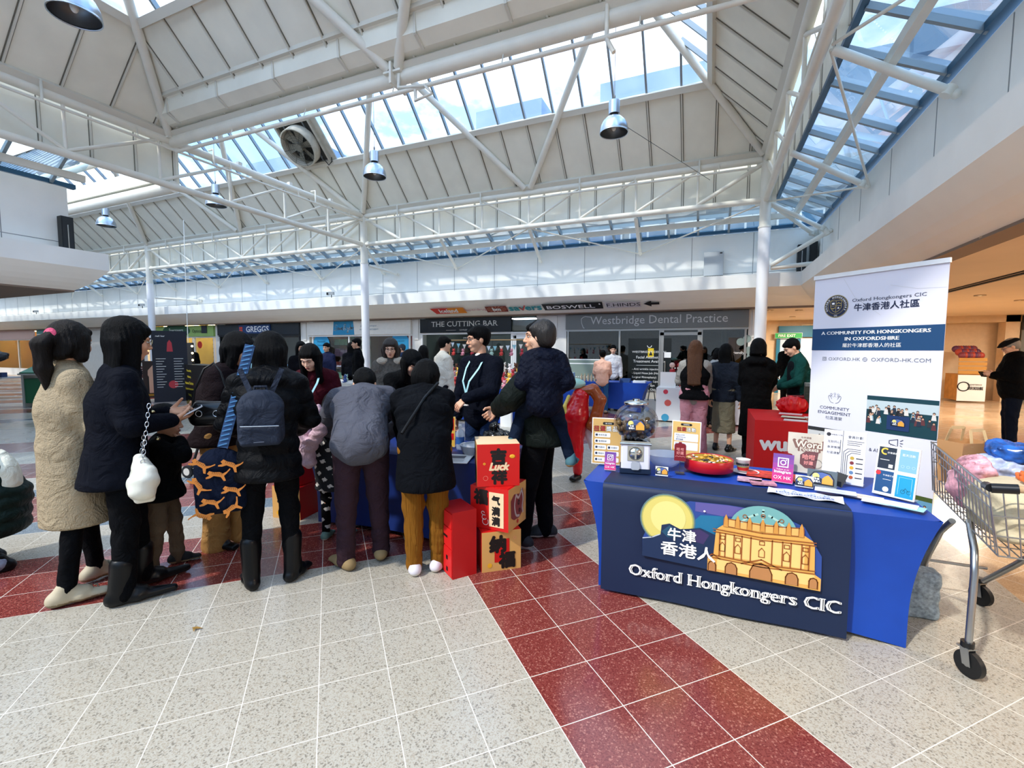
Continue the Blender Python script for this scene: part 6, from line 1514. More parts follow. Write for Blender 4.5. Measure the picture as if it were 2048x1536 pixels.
# ---- things on the front table; P = table position from the photo
TT = TZ + .012
def stand_sign(x, y, w, h, rz, lean, label, draw, name='stand_sign', cat='sign', edge='#f0efe9', th=.006):
    t = thing(name, (x, y, TT), rz, label, cat)
    m = MB().frame((0, 0, 0), (1, 0, 0), (0, sin(lean), cos(lean)), (0, -cos(lean), sin(lean))); m.use(mat('card_' + edge, edge, .5)); m.box(-w / 2, w / 2, 0, h, -th, 0); draw(m, w, h); m.build('printed_panel', t)
    m = MB().use(mat('clear_acrylic', '#dfe6ea', .1, alpha=.4)); m.box(-w / 2, w / 2, -.005, .05, 0, .004); m.build('foot', t); return t
def egg1(m, w, h):
    K = lambda n_, c: m.use(mat('ink_' + n_, c, .6)); K('ochre', '#c9a15f'); m.rect(-w / 2 + .006, w / 2 - .006, .006, h - .006, .001); K('black', '#15110f'); m.rrect(-.03, .05, h - .05, h - .03, .009, .002); m.use(WHITE); m.text('HK EGG', .01, h - .04, h=.009, z=.003)
    for i, ch in enumerate('扭蛋獎品'):
        K('black', '#15110f'); m.text(ch, -.075 + i * .045, h - .078, h=.037, z=.0025, bold=.045); m.use(mat('ink_red', '#b3332c', .6)) if i < 2 else m.use(WHITE); m.text(ch, -.075 + i * .045, h - .078, h=.036, z=.0035, bold=.01)
    for k in range(5):
        z = h - .125 - k * .045
        for x0, x1 in (((-w / 2 + .02, .025),) if k < 2 else ((-w / 2 + .02, -.004), (.004, w / 2 - .02))):
            m.use(WHITE); m.rrect(x0, x1, z - .016, z + .016, .007, .002); K('navy', '#26304a'); m.rrect(x0 + .006, x0 + .022, z - .008, z + .008, .003, .003); m.text(('新年利是', '香港貼紙', '利是封', '明信片', '貼紙')[k], x0 + .028, z, h=.014, z=.003, al='l', maxw=x1 - x0 - .034)
def egg2(m, w, h):
    K = lambda n_, c: m.use(mat('ink_' + n_, c, .6)); K('ochre2', '#d8b36a'); m.rect(-w / 2 + .006, w / 2 - .006, .006, h - .006, .001); K('black', '#15110f'); m.rrect(-.04, .04, h - .035, h - .018, .008, .002); m.use(WHITE); m.text('如何參加', 0, h - .0265, h=.010, z=.003)
    for i, ch in enumerate('扭蛋活動'):
        K('black', '#15110f'); m.text(ch, -.05 + i * .034, h - .062, h=.029, z=.0025, bold=.045); m.use(mat('ink_red', '#b3332c', .6)) if i < 2 else m.use(WHITE); m.text(ch, -.05 + i * .034, h - .062, h=.028, z=.0035, bold=.01)
    for z in (h - .12, h - .185): m.use(mat('ink_pale', '#e6e6ee', .6)); m.rrect(-w / 2 + .018, w / 2 - .018, z - .03, z + .028, .006, .002); K('navy', '#26304a'); m.text('FOLLOW', -.04, z + .014, h=.011, z=.003); m.text('@OXFORD.HK', -.035, z - .003, h=.009, z=.003); m.text('即可抽獎', -.045, z - .019, h=.012, z=.003)
stand_sign(-.672, 3.31, .215, .34, radians(6), .06, 'ochre prize sign with red Chinese heading, left on the front table behind the gumball machine', egg1)
stand_sign(-.145, 3.60, .205, .31, radians(-8), .06, 'ochre sign headed in red Chinese, behind the clear plastic bowl', egg2)
def instaicon(m, cx, cy, r, z=.003, white=WHITE):
    m.use(white)
    for x0, x1, y0, y1 in ((-1, 1, .8, 1), (-1, 1, -1, -.8), (-1, -.8, -.8, .8), (.8, 1, -.8, .8)): m.rect(cx + x0 * r, cx + x1 * r, cy + y0 * r, cy + y1 * r, z)
    m.ring(cx, cy, r * .38, r * .56, z, 20); m.disc(cx + r * .55, cy + r * .55, r * .12, z, 8)
def insta(m, w, h):
    for k, c in enumerate(('#6a3f8e', '#7d3f92', '#953a90', '#ad3489', '#c22e80', '#d32a74')): m.use(mat('grad' + c, c, .5)); m.rect(-w / 2, w / 2, h * (5 - k) / 6, h * (6 - k) / 6, .001)
    instaicon(m, 0, h * .70, w * .26); m.use(WHITE); m.text('Follow us on', 0, h * .46, h=h * .05, z=.003); m.text('Instagram', 0, h * .36, w=w * .8, z=.003, bold=.02); m.text('OX HK', 0, h * .17, h=h * .12, z=.003)
stand_sign(-.615, 3.16, .078, .125, radians(4), .2, 'small pink and purple social media sign left of the gumball machine', insta)
stand_sign(.445, 3.30, .115, .18, radians(-14), .22, 'pink and purple social media sign right of the round red box', insta)
# gumball machine
def gumball():
    t = thing('gumball_machine', (-.455, 3.22, TT), radians(10), 'gumball machine full of dark capsules with a white body and chrome lid', 'gumball machine')
    WP = mat('white_enamel', '#dcdcea', .25); CR = mat('polished_chrome', '#cfd0cc', .15, metal=1)
    m = MB().use(mat('navy_base', '#14233c', .4)); m.box(-.085, .085, -.07, .07, 0, .028); m.build('base', t)
    m = MB().use(WP); m.prism([(-.078, -.065), (-.07, -.07), (.07, -.07), (.078, -.065), (.078, .065), (-.078, .065)], .028, .165); m.build('body', t)
    m = MB().use(CR); m.box(-.08, .08, -.075, .06, .165, .185); m.tube([(-.085, -.07, .17), (.085, -.07, .17)], .008, 8); m.build('collar', t)
    m = MB().frame((0, -.0705, .115), (1, 0, 0), (0, 0, 1), (0, -1, 0)); m.use(CR); m.box(-.044, .044, -.042, .042, 0, .003); m.use(mat('dark_gap', '#333333', .5)); m.ring(0, 0, .034, .037, .004, 28); m.use(CR); m.lathe([(0, .012), (.030, .011), (.033, .003)], n=28); m.box(-.005, .005, -.028, .028, .008, .022); m.build('coin_mechanism', t)
    m = MB().frame((0, -.072, .048), (1, 0, 0), (0, 0, 1), (0, -1, 0)); m.use(mat('flap_grey', '#a9aeb8', .3)); m.rrect(-.024, .024, -.024, .02, .012, .010); m.box(-.02, .02, -.02, .02, 0, .009); m.build('dispenser_flap', t)
    g = MB().use(glass_mat('clear_plastic_globe', (.97, .98, 1), .06)); g.lathe([(.055 + 0 * k, .186) for k in (0,)] + [(.125 * cos(a), .285 + .112 * sin(a)) for a in [-1.05 + k * 2.15 / 14 for k in range(15)]], n=32); g.build('globe', t)
    m = MB().use(CR); m.lathe([(.062, .385), (.068, .388), (.068, .397), (.055, .403), (.03, .41), (0, .412)], n=28); m.cyl(0, 0, .41, .418, .02, 12); m.build('lid', t)
    m = MB(); m.frame((-.005, -.121, .285), (1, 0, 0), (0, .1, 1), (0, -1, .1)); draw_logo(m, .10); m.build('sticker', t)
    random.seed(2); M3 = [mat('capsule%d' % i, c, .3) for i, c in enumerate(('#3a4452', '#51607a', '#7a6038', '#5a4733'))]; pts = []
    for k in range(5000):
        a = random.uniform(0, 2 * pi); r = sqrt(random.random()) * .108; z = random.uniform(.20, .205 + .10 * (k / 5000) ** .6)
        if sqrt(r * r + (z - .285) ** 2) > .105 or z > .262 + .035 * (r / .1) ** 2: continue
        p = Vector((r * cos(a), r * sin(a), z))
        if all((p - q).length > .0305 for q in pts): pts.append(p)
        if len(pts) > 90: break
    proto = None; W = Matrix.Translation((-.455, 3.22, TT)) @ Matrix.Scale(1.2, 4); t.scale = (1.2,) * 3
    for i, p in enumerate(pts):
        m = MB().use(M3[(i * 7) % 4]); m.ell((0, 0, 0), .0185, 12, 8)
        o = m.build('toy_capsule', label='small round %s capsule inside the gumball machine globe' % ('dark slate', 'blue grey', 'bronze', 'dark brown')[(i * 7) % 4], cat='capsule', group='capsules in the gumball machine'); o.location = W @ p
def draw_logo(m, w, z=.001):
    K = lambda n_, c: m.use(mat('logo_' + n_, c, .6)); K('edge', '#0f1522'); m.poly([(x * w, y * w, z) for x, y in [(-.52, -.32), (.52, -.32), (.52, .02), (.36, .26), (.0, .34), (-.36, .28), (-.52, .05)]]); K('sky', '#4a62a0'); m.poly([(x * w, y * w, z + .0005) for x, y in [(-.47, -.27), (.47, -.27), (.47, .0), (.32, .22), (.0, .29), (-.33, .23), (-.47, .03)]])
    K('moon', '#e2d67c'); m.disc(-.25 * w, .08 * w, .15 * w, z + .001, 18); K('hill', '#182846'); m.poly([(x * w, y * w, z + .0015) for x, y in [(-.47, -.27), (.05, -.27), (.02, -.02), (-.2, .04), (-.46, -.06)]]); K('bldg', '#e0a040'); m.poly([(x * w, y * w, z + .002) for x, y in [(.02, -.27), (.47, -.27), (.46, -.02), (.36, .10), (.25, .19), (.12, .10), (.02, -.02)]])
    m.use(WHITE); m.text('牛津', -.2 * w, -.06 * w, h=.10 * w, z=z + .0025, bold=.03); m.text('香港人', -.2 * w, -.18 * w, h=.10 * w, z=z + .0025, bold=.03)
gumball()
# bowl, packet holder, round tray, cup
m = MB().use(mat('translucent_plastic', '#dfe6f5', .3, alpha=.55)); m.lathe([(.05, 0), (.085, .018), (.118, .06), (.132, .095), (.135, .097), (.129, .093), (.112, .058), (.08, .022), (0, .012)], n=36)
o = m.build('plastic_bowl', label='clear plastic mixing bowl beside the gumball machine', cat='bowl'); o.location = (-.275, 3.42, TT)
def packet(x, y, z0, label, w=.075, h=.13, rz=0, lean=0, name='red_packet'):
    m = MB().frame((0, 0, 0), (1, 0, 0), (0, sin(lean), cos(lean)), (0, -cos(lean), sin(lean))); m.use(mat('crimson_card', '#7d1622', .5)); P = [(-w / 2, 0), (w / 2, 0), (w / 2, h * .82), (w * .42, h * .90), (w * .14, h * .93), (w * .12, h), (-w * .12, h), (-w * .14, h * .93), (-w * .42, h * .90), (-w / 2, h * .82)]
    m.prism(P, -.003, 0); m.use(mat('rose_print', '#d98b86', .6)); m.text('哈', -.012, h * .62, h=.022, z=.001, bold=.02); m.text('咁', .014, h * .62, h=.02, z=.001, bold=.02); m.text('好運', .0, h * .42, h=.022, z=.001, bold=.02)
    for k in range(3): m.stroke([(-.03 + k * .02, h * .22), (-.02 + k * .02, h * .26), (-.01 + k * .02, h * .22)], .003, .001)
    o = m.build(name, label=label, cat='envelope'); o.location = (x, y, z0); o.rotation_euler = (0, 0, rz); return o
packet(-.165, 3.285, TT + .082, 'red die-cut envelope on a thin metal stand in front of the bowl')
m = MB().use(mat('grey_metal_stand', '#5d5c58', .4, metal=.7)); m.box(-.03, .03, -.02, .02, 0, .003); m.tube([(0, .004, 0), (0, .004, .12)], .0018, 6); o = m.build('card_stand', label='thin metal stand holding the red envelope', cat='stand'); o.location = (-.165, 3.285, TT)
def roundbox():
    t = thing('sweet_box', (.015, 3.42, TT), 0, 'large round red box filled with wrapped sweets', 'box')
    RED = mat('red_lacquer', '#b3121b', .3); m = MB().use(BLACK); m.lathe([(0, 0), (.125, 0), (.14, .012)], n=40); m.build('foot', t)
    m = MB().use(RED); m.lathe([(.15, .012), (.157, .016), (.158, .088), (.155, .091), (.151, .088), (.15, .05)], n=44); m.build('wall', t)
    m = MB().use(mat('gold_insert', '#caa03e', .35, metal=.5)); m.lathe([(.151, .083), (.147, .086), (.142, .07), (0, .068)], n=36)
    for k in range(8): a = k * pi / 4; m.beam((.05 * cos(a), .05 * sin(a), .078), (.145 * cos(a), .145 * sin(a), .078), .003, .02)
    m.build('divided_tray', t); random.seed(9)
    for k in range(46):
        a = random.uniform(0, 6.28); r = sqrt(random.random()) * .13; c, cn = random.choice((('#e0a43a', 'orange'), ('#d8d0c2', 'white'), ('#b5443a', 'red'), ('#2b2420', 'black'), ('#e6b88a', 'peach'), ('#c7a04a', 'gold')))
        m = MB().use(mat('sweet' + c, c, .35)); q = random.uniform(0, 3); m.at((0, 0, 0), rz=q); m.ell((0, 0, 0), (.016, .008, .007), 8, 6); m.add([(-.014, 0, 0), (-.025, -.007, .002), (-.025, .007, -.002)], [(0, 1, 2)]); m.add([(.014, 0, 0), (.025, -.007, .002), (.025, .007, -.002)], [(0, 1, 2)])
        o = m.build('wrapped_sweet', label='small %s wrapped sweet in the round red box' % cn, cat='sweet', group='sweets in the round red box'); o.location = (.015 + r * cos(a), 3.42 + r * sin(a), TT + .085)
roundbox()
t = thing('paper_cup', (.235, 3.50, TT), 0, 'white paper cup of instant noodles with red and green print on a small plate', 'cup')
m = MB().use(mat('cup_white', '#e6e2dc', .5)); m.lathe([(0, .006), (.034, .006), (.043, .085), (.046, .088), (.041, .084)], n=26); m.build('cup_wall', t)
m = MB().use(mat('cup_print_red', '#b3231f', .5)); m.lathe([(.0352, .012), (.0385, .035)], n=26); m.use(mat('cup_print_green', '#8fa05a', .5)); m.lathe([(.0386, .035), (.0394, .042)], n=26); m.use(BLACK)
for k in range(9): a = -2.8 + k * .25; m.box(.043 * cos(a) - .004, .043 * cos(a) + .004, .043 * sin(a) - .004, .043 * sin(a) + .004, .05, .062)
m.build('print_band', t); o = MB().use(mat('plate_white', '#d8d6da', .3)).lathe([(0, .002), (.06, .004), (.085, .012)], n=28).build('saucer', label='small white plate under the paper cup', cat='plate'); o.location = (.25, 3.48, TT - .003)
# red cloth with gold print, booklets
m = MB().use(mat('red_gold_paper', '#c23a2a', .5, var=.5, vscale=30)); m.box(-.16, .16, -.09, .09, 0, .006); o = m.build('patterned_paper', label='red and gold patterned paper beside the paper cup', cat='paper'); o.location = (.42, 3.46, TT); o.rotation_euler = (0, 0, -.15)
for x, y, rz, l, c in ((.26, 3.27, -.1, 'pink stack of small printed envelopes, left', '#c79fae'), (.33, 3.22, .15, 'pink stack of small printed envelopes, right', '#b9808f')):
    m = MB().use(mat('env' + c, c, .4, var=.4, vscale=40)); m.box(-.07, .07, -.04, .04, 0, .012); o = m.build('envelope_stack', label=l + ', in front of the round red box' if 'left' in l else l + ', beside the pink social media sign', cat='envelopes'); o.location = (x, y, TT); o.rotation_euler = (0, 0, rz)
packet(.50, 3.56, TT, 'dark red envelope standing right of the paper cup', lean=.1, h=.15, w=.08)
def wordbag(m, w, h):
    m.use(mat('pearl_bag', '#c9c2b4', .35, var=.1)); m.rect(-w / 2, w / 2, 0, h, .001); m.use(mat('brown_letters', '#7d5b52', .6)); m.text('牛年揮春', 0, h - .03, h=.014, z=.003); m.text('Word', .015, h * .72, h=.05, z=.002, bold=.1); m.text('Pockets', .02, h * .60, h=.028, z=.002, bold=.1); m.use(mat('cream_letters', '#ded6c6', .6)); m.text('Word', .015, h * .72, h=.043, z=.004, bold=.02); m.text('Pockets', .02, h * .60, h=.024, z=.004, bold=.02)
    m.use(mat('mauve_panel', '#6d4547', .5)); m.poly([(-.03, .06, .003), (.0, .035, .003), (.06, .03, .003), (.075, .15, .003), (.02, .165, .003), (-.03, .12, .003)]); m.use(mat('rose_print', '#d98b86', .6)); m.text('哈咁', .02, .11, h=.035, z=.005, bold=.03); m.text('好運', .02, .07, h=.025, z=.005, bold=.03); m.use(BLACK); m.ring(w * .32, .07, .028, .03, .005, 20)
stand_sign(.62, 3.63, .215, .27, radians(-14), .12, 'pearly plastic bag printed with outlined letters and a mauve panel, standing at the back', wordbag, 'gift_bag', 'bag')
def rowcards(m, w, h):
    m.use(mat('flyer_white', '#dfe0ea', .5)); m.rect(-w / 2, w / 2, 0, h, .001); K = lambda: m.use(mat('charcoal_ink', '#2b2b33', .6)); K(); m.disc(-.085, h - .03, .012, .002, 16); m.text('牛津香港人社區', -.045, h - .03, h=.009, z=.002)
    for i, q in enumerate(('互助同心', '香港情懷', '社區連繫')): m.text(q, -.055, h - .075 - i * .035, h=.016, z=.002)
    m.text('會員計劃', .055, h - .035, h=.018, z=.002)
    for i in range(3): m.rect(.015, .10 - i * .01, h - .062 - i * .012, h - .059 - i * .012, .002)
    for i, x in enumerate((.0, .01, .02)): m.stroke([(x, .0), (x, h - .13 - i * .012), (x + .02, h - .11 - i * .012), (.085, h - .11 - i * .012)], .003, .002)
    m.stroke([(-.008, 0), (-.008, h)], .0025, .002); m.stroke([(-.02, h - .06), (-.02, h - .14)], .003, .002)
    for i, c in enumerate(('#b99a3a', '#7b2e33', '#d3a22c', '#5c7fa8', '#b3552c')): m.use(mat('sponsor' + c, c, .5)); m.disc(.045, h - .165 - i * .03, .011, .002, 14); K(); m.rect(.065, .10, h - .168 - i * .03, h - .162 - i * .03, .002)
stand_sign(.79, 3.44, .22, .33, radians(-22), .10, 'white membership flyer with dark curved lines standing right of the pearly bag', rowcards, 'flyer_stand', 'flyer')
def posters4(m, w, h):
    m.use(WHITE); m.rect(-w / 2, w / 2, 0, h, .001); s = .008; hw = w / 2
    for i, (c, x0, y0) in enumerate((('#1f2b3c', -hw + s, h / 2 + s), ('#7fb1d8', s, h / 2 + s), ('#1c4c7c', -hw + s, s * 2), ('#1a97c4', s, s))):
        m.use(mat('poster' + c, c, .5)); x1 = x0 + hw - 2 * s; y1 = y0 + h / 2 - 2.5 * s; m.rect(x0, x1, y0, y1, .002)
        if i == 0: m.use(mat('moon_yellow', '#e7c24c', .5)); m.ring(x0 + .03, y1 - .025, .012, .02, .003, 16, .8, 5.2); m.use(WHITE); m.text('好書讀書', x0 + .065, y1 - .03, h=.011, z=.003); m.rect(x0 + .01, x0 + .055, y0 + .05, y0 + .053, .003); m.rect(x1 - .03, x1 - .01, y0 + .008, y0 + .028, .003)
        elif i == 1: m.use(mat('pale_blue_art', '#b4d3e6', .5)); [m.ring(x0 + .02 + q * .025, y0 + .03, .006, .008, .003, 12) for q in range(3)]; m.use(WHITE); m.text('藍天活動', (x0 + x1) / 2, y1 - .03, h=.014, z=.003)
        elif i == 2: m.use(mat('pin_red', '#d1333a', .5)); m.disc(x0 + .01, y1 - .015, .013, .003, 12); m.use(WHITE); m.text('牛津親子遊', x0 + .06, y1 - .025, h=.010, z=.003); m.rect(x0 + .035, x1 - .01, y1 - .05, y1 - .048, .003); m.disc(x1 - .03, y0 + .02, .015, .003, 14)
        else: m.use(mat('pale_cyan', '#a6dbe6', .5)); m.stroke([(x0 + .012, y0 + .015), (x0 + .012, y1 - .012), (x1 - .012, y1 - .012), (x1 - .012, y0 + .015)], .0015, .003); m.use(mat('ink_teal', '#0f4a5c', .6)); [m.ring(x0 + .035 + q * .028, y0 + .035, .009, .011, .003, 14) for q in range(2)]; m.stroke([(x0 + .035, y0 + .035), (x0 + .045, y0 + .055), (x0 + .063, y0 + .035)], .002, .003)
stand_sign(.985, 3.22, .20, .29, radians(-38), .16, 'white board of four blue and navy posters at the right end of the table', posters4, 'poster_board', 'poster board')
t = stand_sign(.655, 3.30, .155, .10, radians(-18), .25, 'slate card printed with the moon and building drawing on a small easel', lambda m, w, h: (m.use(mat('slate_card', '#54616b', .6)), m.rect(-w / 2, w / 2, 0, h, .001), setattr(m, 'T', m.T @ Matrix.Translation((0, h * .5, .002))), draw_logo(m, w * .8)), 'art_card', 'card', '#54616b')
t = stand_sign(.555, 3.24, .095, .07, radians(-14), .2, 'small cut-out stand of the moon and building drawing beside the slate card', lambda m, w, h: (setattr(m, 'T', m.T @ Matrix.Translation((0, h * .5, .002))), draw_logo(m, w * .95)), 'logo_stand', 'stand')
t = stand_sign(-.27, 3.155, .08, .06, radians(0), .1, 'small cut-out stand of the moon and building drawing in front of the bowl', lambda m, w, h: (setattr(m, 'T', m.T @ Matrix.Translation((0, h * .55, .002))), draw_logo(m, w * .95)), 'logo_stand', 'stand')
m = MB().frame((0, 0, 0), (1, 0, .1), (0, .35, .94)); m.use(mat('black_card', '#15161a', .5)); m.box(-.03, .03, 0, .085, -.002, 0); o = m.build('black_card', label='small black card leaning at an angle on the membership flyer', cat='card'); o.location = (.745, 3.36, TT); o.rotation_euler = (0, .35, -.3)
# towel and leaflets
m = MB(); n = 24; vs = []; fs = []
for i in range(7):
    for j in range(n + 1): u = j / n; v = i / 6; vs.append((-.185 + .37 * u, -.05 + .13 * v - (.02 * v if 0 else 0), .004 + .005 * sin(u * 17 + v * 3) * (1 - v * .4)))
for i in range(6):
    for j in range(n): a = i * (n + 1) + j; fs.append((a, a + 1, a + n + 2, a + n + 1))
m.use(mat('white_towel', '#d7d9e6', .8)); m.add(vs, fs, True); m.use(mat('blue_towel_print', '#3f62a0', .7)); m.T = Matrix.Translation((0, 0, .012)); m.text('HONGKONGERS', 0, -.025, w=.28, h=.022, z=0, bold=.03); m.use(mat('pale_blue_towel_print', '#7f9ccf', .7)); m.text('生於香港', 0, .02, w=.26, h=.03, z=0)
o = m.build('folded_towel', label='white towel printed in blue with Hongkongers lying at the front edge', cat='towel'); o.location = (.525, 3.04, TT); o.rotation_euler = (0, 0, -.16)
for k, (x, y, rz, c, w) in enumerate(((.80, 3.17, -.5, '#e6dcd2', .085), (.835, 3.15, -.35, '#e3d3c4', .085), (.905, 3.06, -.35, '#dfe6ea', .10), (.965, 3.03, -.5, '#9fd0cf', .10), (.94, 3.05, -.42, '#e8eaea', .10), (.70, 3.17, -.2, '#ccd6e2', .1))):
    m = MB().use(mat('leaflet' + c, c, .6)); m.box(-w, w, -.045, .045, 0, .002); m.use(mat('leaflet_ink', '#a99a90', .6)); [m.rect(-w * .7, w * .5, -.02 + q * .014, -.017 + q * .014, .0025) for q in range(3)]
    o = m.build('leaflet', label=('cream leaflet, farther one of the fanned pair', 'cream leaflet, nearer one of the fanned pair', 'pale leaflet at the front of the fan near the blue corner', 'turquoise leaflet nearest the blue corner of the table', 'white leaflet in the middle of the fan near the blue corner', 'narrow pale blue card beside the towel')[k], cat='leaflet'); o.location = (x, y, TT + k * .0025); o.rotation_euler = (0, 0, rz)
m = MB().use(mat('green_book', '#2f6b57', .6)); m.box(-.07, .07, -.05, .05, 0, .02); m.use(WHITE); m.box(-.068, .068, -.048, .048, .02, .028); o = m.build('booklet_stack', label='stack of green and white booklets behind the poster board', cat='booklets'); o.location = (1.02, 3.38, TT); o.rotation_euler = (0, 0, -.4)

# ---- left table, boxes and things on it
stretch_cover(-3.30, -1.47, 2.98, 3.72, 'dark blue stretch cover on the left table behind the queue', mm=mat('deep_blue_spandex', '#08266b', .5))
REDB = mat('festive_red', '#c4120f', .45); KRAFT = mat('festive_kraft', '#cf9d58', .55); INK = mat('brush_black', '#0b0706', .5); PAPER = mat('festive_cream', '#e9c9a0', .6)
def cube(loc, rz, sz, label, faces, top):
    t = thing('festive_box', loc, rz, label, 'box', 'stack of printed festive boxes'); h = sz / 2; m = MB()
    for k, (mm, fn) in enumerate(faces):
        a = [0, pi / 2, pi, -pi / 2][k]; R = Matrix.Rotation(a, 4, 'Z'); m.T = R; m.use(mm); m.add([(-h, -h, 0), (h, -h, 0), (h, -h, sz), (-h, -h, sz)], [(0, 1, 2, 3)])
        m.T = R @ Matrix(((1, 0, 0, 0), (0, 0, -1, -h - .001), (0, 1, 0, h), (0, 0, 0, 1)));
        if fn: fn(m, sz)
    m.T = Matrix.Identity(4); m.use(top); m.add([(-h, -h, sz), (h, -h, sz), (h, h, sz), (-h, h, sz)], [(0, 1, 2, 3)]); m.add([(-h, -h, 0), (-h, h, 0), (h, h, 0), (h, -h, 0)], [(0, 1, 2, 3)]); m.build('printed_sides', t)
    m = MB().use(top); m.box(-h + .01, h - .01, -h + .01, -.004, sz, sz + .003); m.build('lid_flap', t); return t
def f_luck(m, s):
    m.use(INK); m.text('吉', 0, s * .20, h=s * .36, z=.001, bold=.06); m.text('祥', s * .02, -s * .27, h=s * .34, z=.001, bold=.05); m.use(PAPER); m.text('Luck', s * .02, -s * .03, w=s * .46, h=s * .17, z=.002, bold=.05, it=.3)
    m.use(mat('festive_gold', '#e2a526', .5)); m.ell((s * .33, s * .2, 0), (s * .07, s * .05, .001), 12, 4); m.ring(-s * .33, s * .04, s * .012, s * .03, .001, 14); m.use(mat('festive_pink', '#e88f7c', .5)); m.ring(-s * .3, -s * .3, s * .05, s * .056, .001, 20)
def f_fu(m, s):
    m.use(PAPER); m.rect(s * .0, s * .38, -s * .42, s * .40, .001); m.use(INK); m.text('福', -s * .22, s * .26, h=s * .34, z=.002, bold=.05); m.text('气', s * .18, s * .22, h=s * .2, z=.002, bold=.05); m.text('满', s * .18, -s * .04, h=s * .2, z=.002, bold=.05); m.text('满', s * .18, -s * .28, h=s * .2, z=.002, bold=.05)
    m.use(mat('lion_white', '#d8c9c4', .5)); [m.ring(-s * .16 + q * .01, -s * .12 - q * .03, s * .03 + q * s * .02, s * .045 + q * s * .02, .0025 + q * .0002, 16, q, 5 + q) for q in range(3)]
def f_lion(m, s):
    m.use(mat('lion_maroon', '#7c2b2b', .5)); m.poly([(x * s, y * s, .001) for x, y in [(-.36, -.2), (-.2, -.3), (.1, -.32), (.3, -.2), (.36, .1), (.3, .36), (.1, .26), (-.2, .32), (-.38, .2)]]); m.use(mat('lion_white', '#d8c9c4', .5))
    for q in ([(-.1, .28), (-.18, .05), (-.1, -.2), (.08, -.27)], [(.22, .34), (.3, .1), (.26, -.1), (.3, -.25)], [(-.1, .28), (.05, .18), (.22, .34)]): script_line(m, [(a * s, b * s) for a, b in q], s * .055, .002)
    m.use(INK); m.ring(.05 * s, .06 * s, s * .03, s * .06, .003, 18); m.ring(.1 * s, -.14 * s, s * .025, s * .05, .003, 18); m.use(REDB); m.disc(0, -s * .38, s * .05, .002, 10)
def f_na(m, s): m.use(REDB); m.rect(-s * .18, s * .2, -s * .28, s * .3, .001); m.use(INK); m.text('纳', -s * .1, s * .18, h=s * .40, z=.002, bold=.06); m.text('福', s * .14, -s * .24, h=s * .38, z=.002, bold=.06); m.use(mat('festive_gold', '#e2a526', .5)); m.disc(-s * .3, -s * .34, s * .06, .001, 12); m.use(mat('festive_pink', '#e88f7c', .5)); m.ring(s * .34, s * .3, s * .03, s * .036, .001, 14)
bc = (Vector((-1.404, 2.752, 0)) + Vector((-1.19, 2.933, 0))) / 2; nx = Vector((-.645, .764, 0)); c1 = bc + nx * .15
cube(c1, radians(40), .285, 'lowest festive box with kraft sides and black brush characters', [(KRAFT, f_na), (REDB, None), (KRAFT, None), (REDB, None)], REDB)
cube(c1 + Vector((.01, .02, .29)), radians(40 - 42), .30, 'middle festive box, turned, red and kraft with a lion face', [(REDB, f_fu), (KRAFT, f_lion), (REDB, f_fu), (KRAFT, None)], REDB)
cube(c1 + Vector((-.02, .04, .595)), radians(31), .30, 'top festive box, red with the word Luck', [(REDB, f_luck), (KRAFT, None), (REDB, f_luck), (KRAFT, f_na)], PAPER)
def dbox():
    t = thing('drawer_box', (-1.60, 2.74, 0), radians(-36), 'tall red cardboard box with slots, standing beside the mustard trousers', 'box'); RD = mat('red_card', '#b80f12', .5)
    m = MB().use(RD); m.box(-.13, .13, -.09, .09, 0, .46); m.build('case', t)
    m = MB().use(mat('red_card_shade', '#d0181a', .5)); [m.box(-.125, .125, -.096, -.091, z0, z1) for z0, z1 in ((.01, .20), (.21, .34), (.35, .45))]; m.use(INK); m.box(-.06, .06, -.099, -.097, .27, .285); [m.box(x - .012, x + .012, -.099, -.097, z - .014, z + .014) for x, z in ((-.05, .06), (.05, .05), (-.05, .14), (.05, .13))]; m.build('front_panel', t)
dbox()
q = G(575, 1035); cube((q.x, q.y + .12, 0), radians(8), .30, 'festive kraft box on the floor seen between the knee boots', [(KRAFT, f_na), (REDB, None), (KRAFT, None), (REDB, None)], REDB)
q = G(600, 900, .3); m = MB().use(REDB); m.box(-.14, .14, -.1, .1, .31, .50); o = m.build('red_box', label='plain red box on the kraft festive box behind the knee boots', cat='box'); g0 = G(575, 1035); o.location = (g0.x, g0.y + .12, 0)
t = thing('water_bottle', (-1.90, 3.32, TT), 0, 'clear plastic water bottle with a blue label on the left table', 'bottle')
MB().use(mat('clear_pet', '#cfdfef', .1, alpha=.4)).lathe([(0, 0), (.033, 0), (.035, .02), (.035, .13), (.030, .155), (.013, .175), (.013, .19)], n=22).build('bottle_body', t); MB().use(mat('blue_label', '#2b5fa8', .5)).lathe([(.0356, .05), (.0356, .11)], n=22).build('label', t); MB().use(WHITE).cyl(0, 0, .19, .208, .015, 14).build('cap', t)
m = MB(); so = Soft().ell((0, 0, .08), (.15, .10, .085)).ell((-.03, 0, .17), (.05, .05, .06)); so.noise = folds(.014, (34, 34, 34), 3); soft_into(m, so, .007, mat('black_bin_liner', '#0b0c0e', .18)); o = m.build('plastic_bag', label='crumpled shiny black plastic bag on the left table', cat='bag'); o.location = (-1.64, 3.5, TT - .0)
m = MB().use(mat('translucent_tub', '#d4d8de', .3)); m.lathe([(0, 0), (.10, 0), (.125, .07), (.128, .072), (.12, .066)], n=28); o = m.build('plastic_tub', label='round clear tub behind the top festive box', cat='tub'); o.location = (-1.72, 3.25, TT)
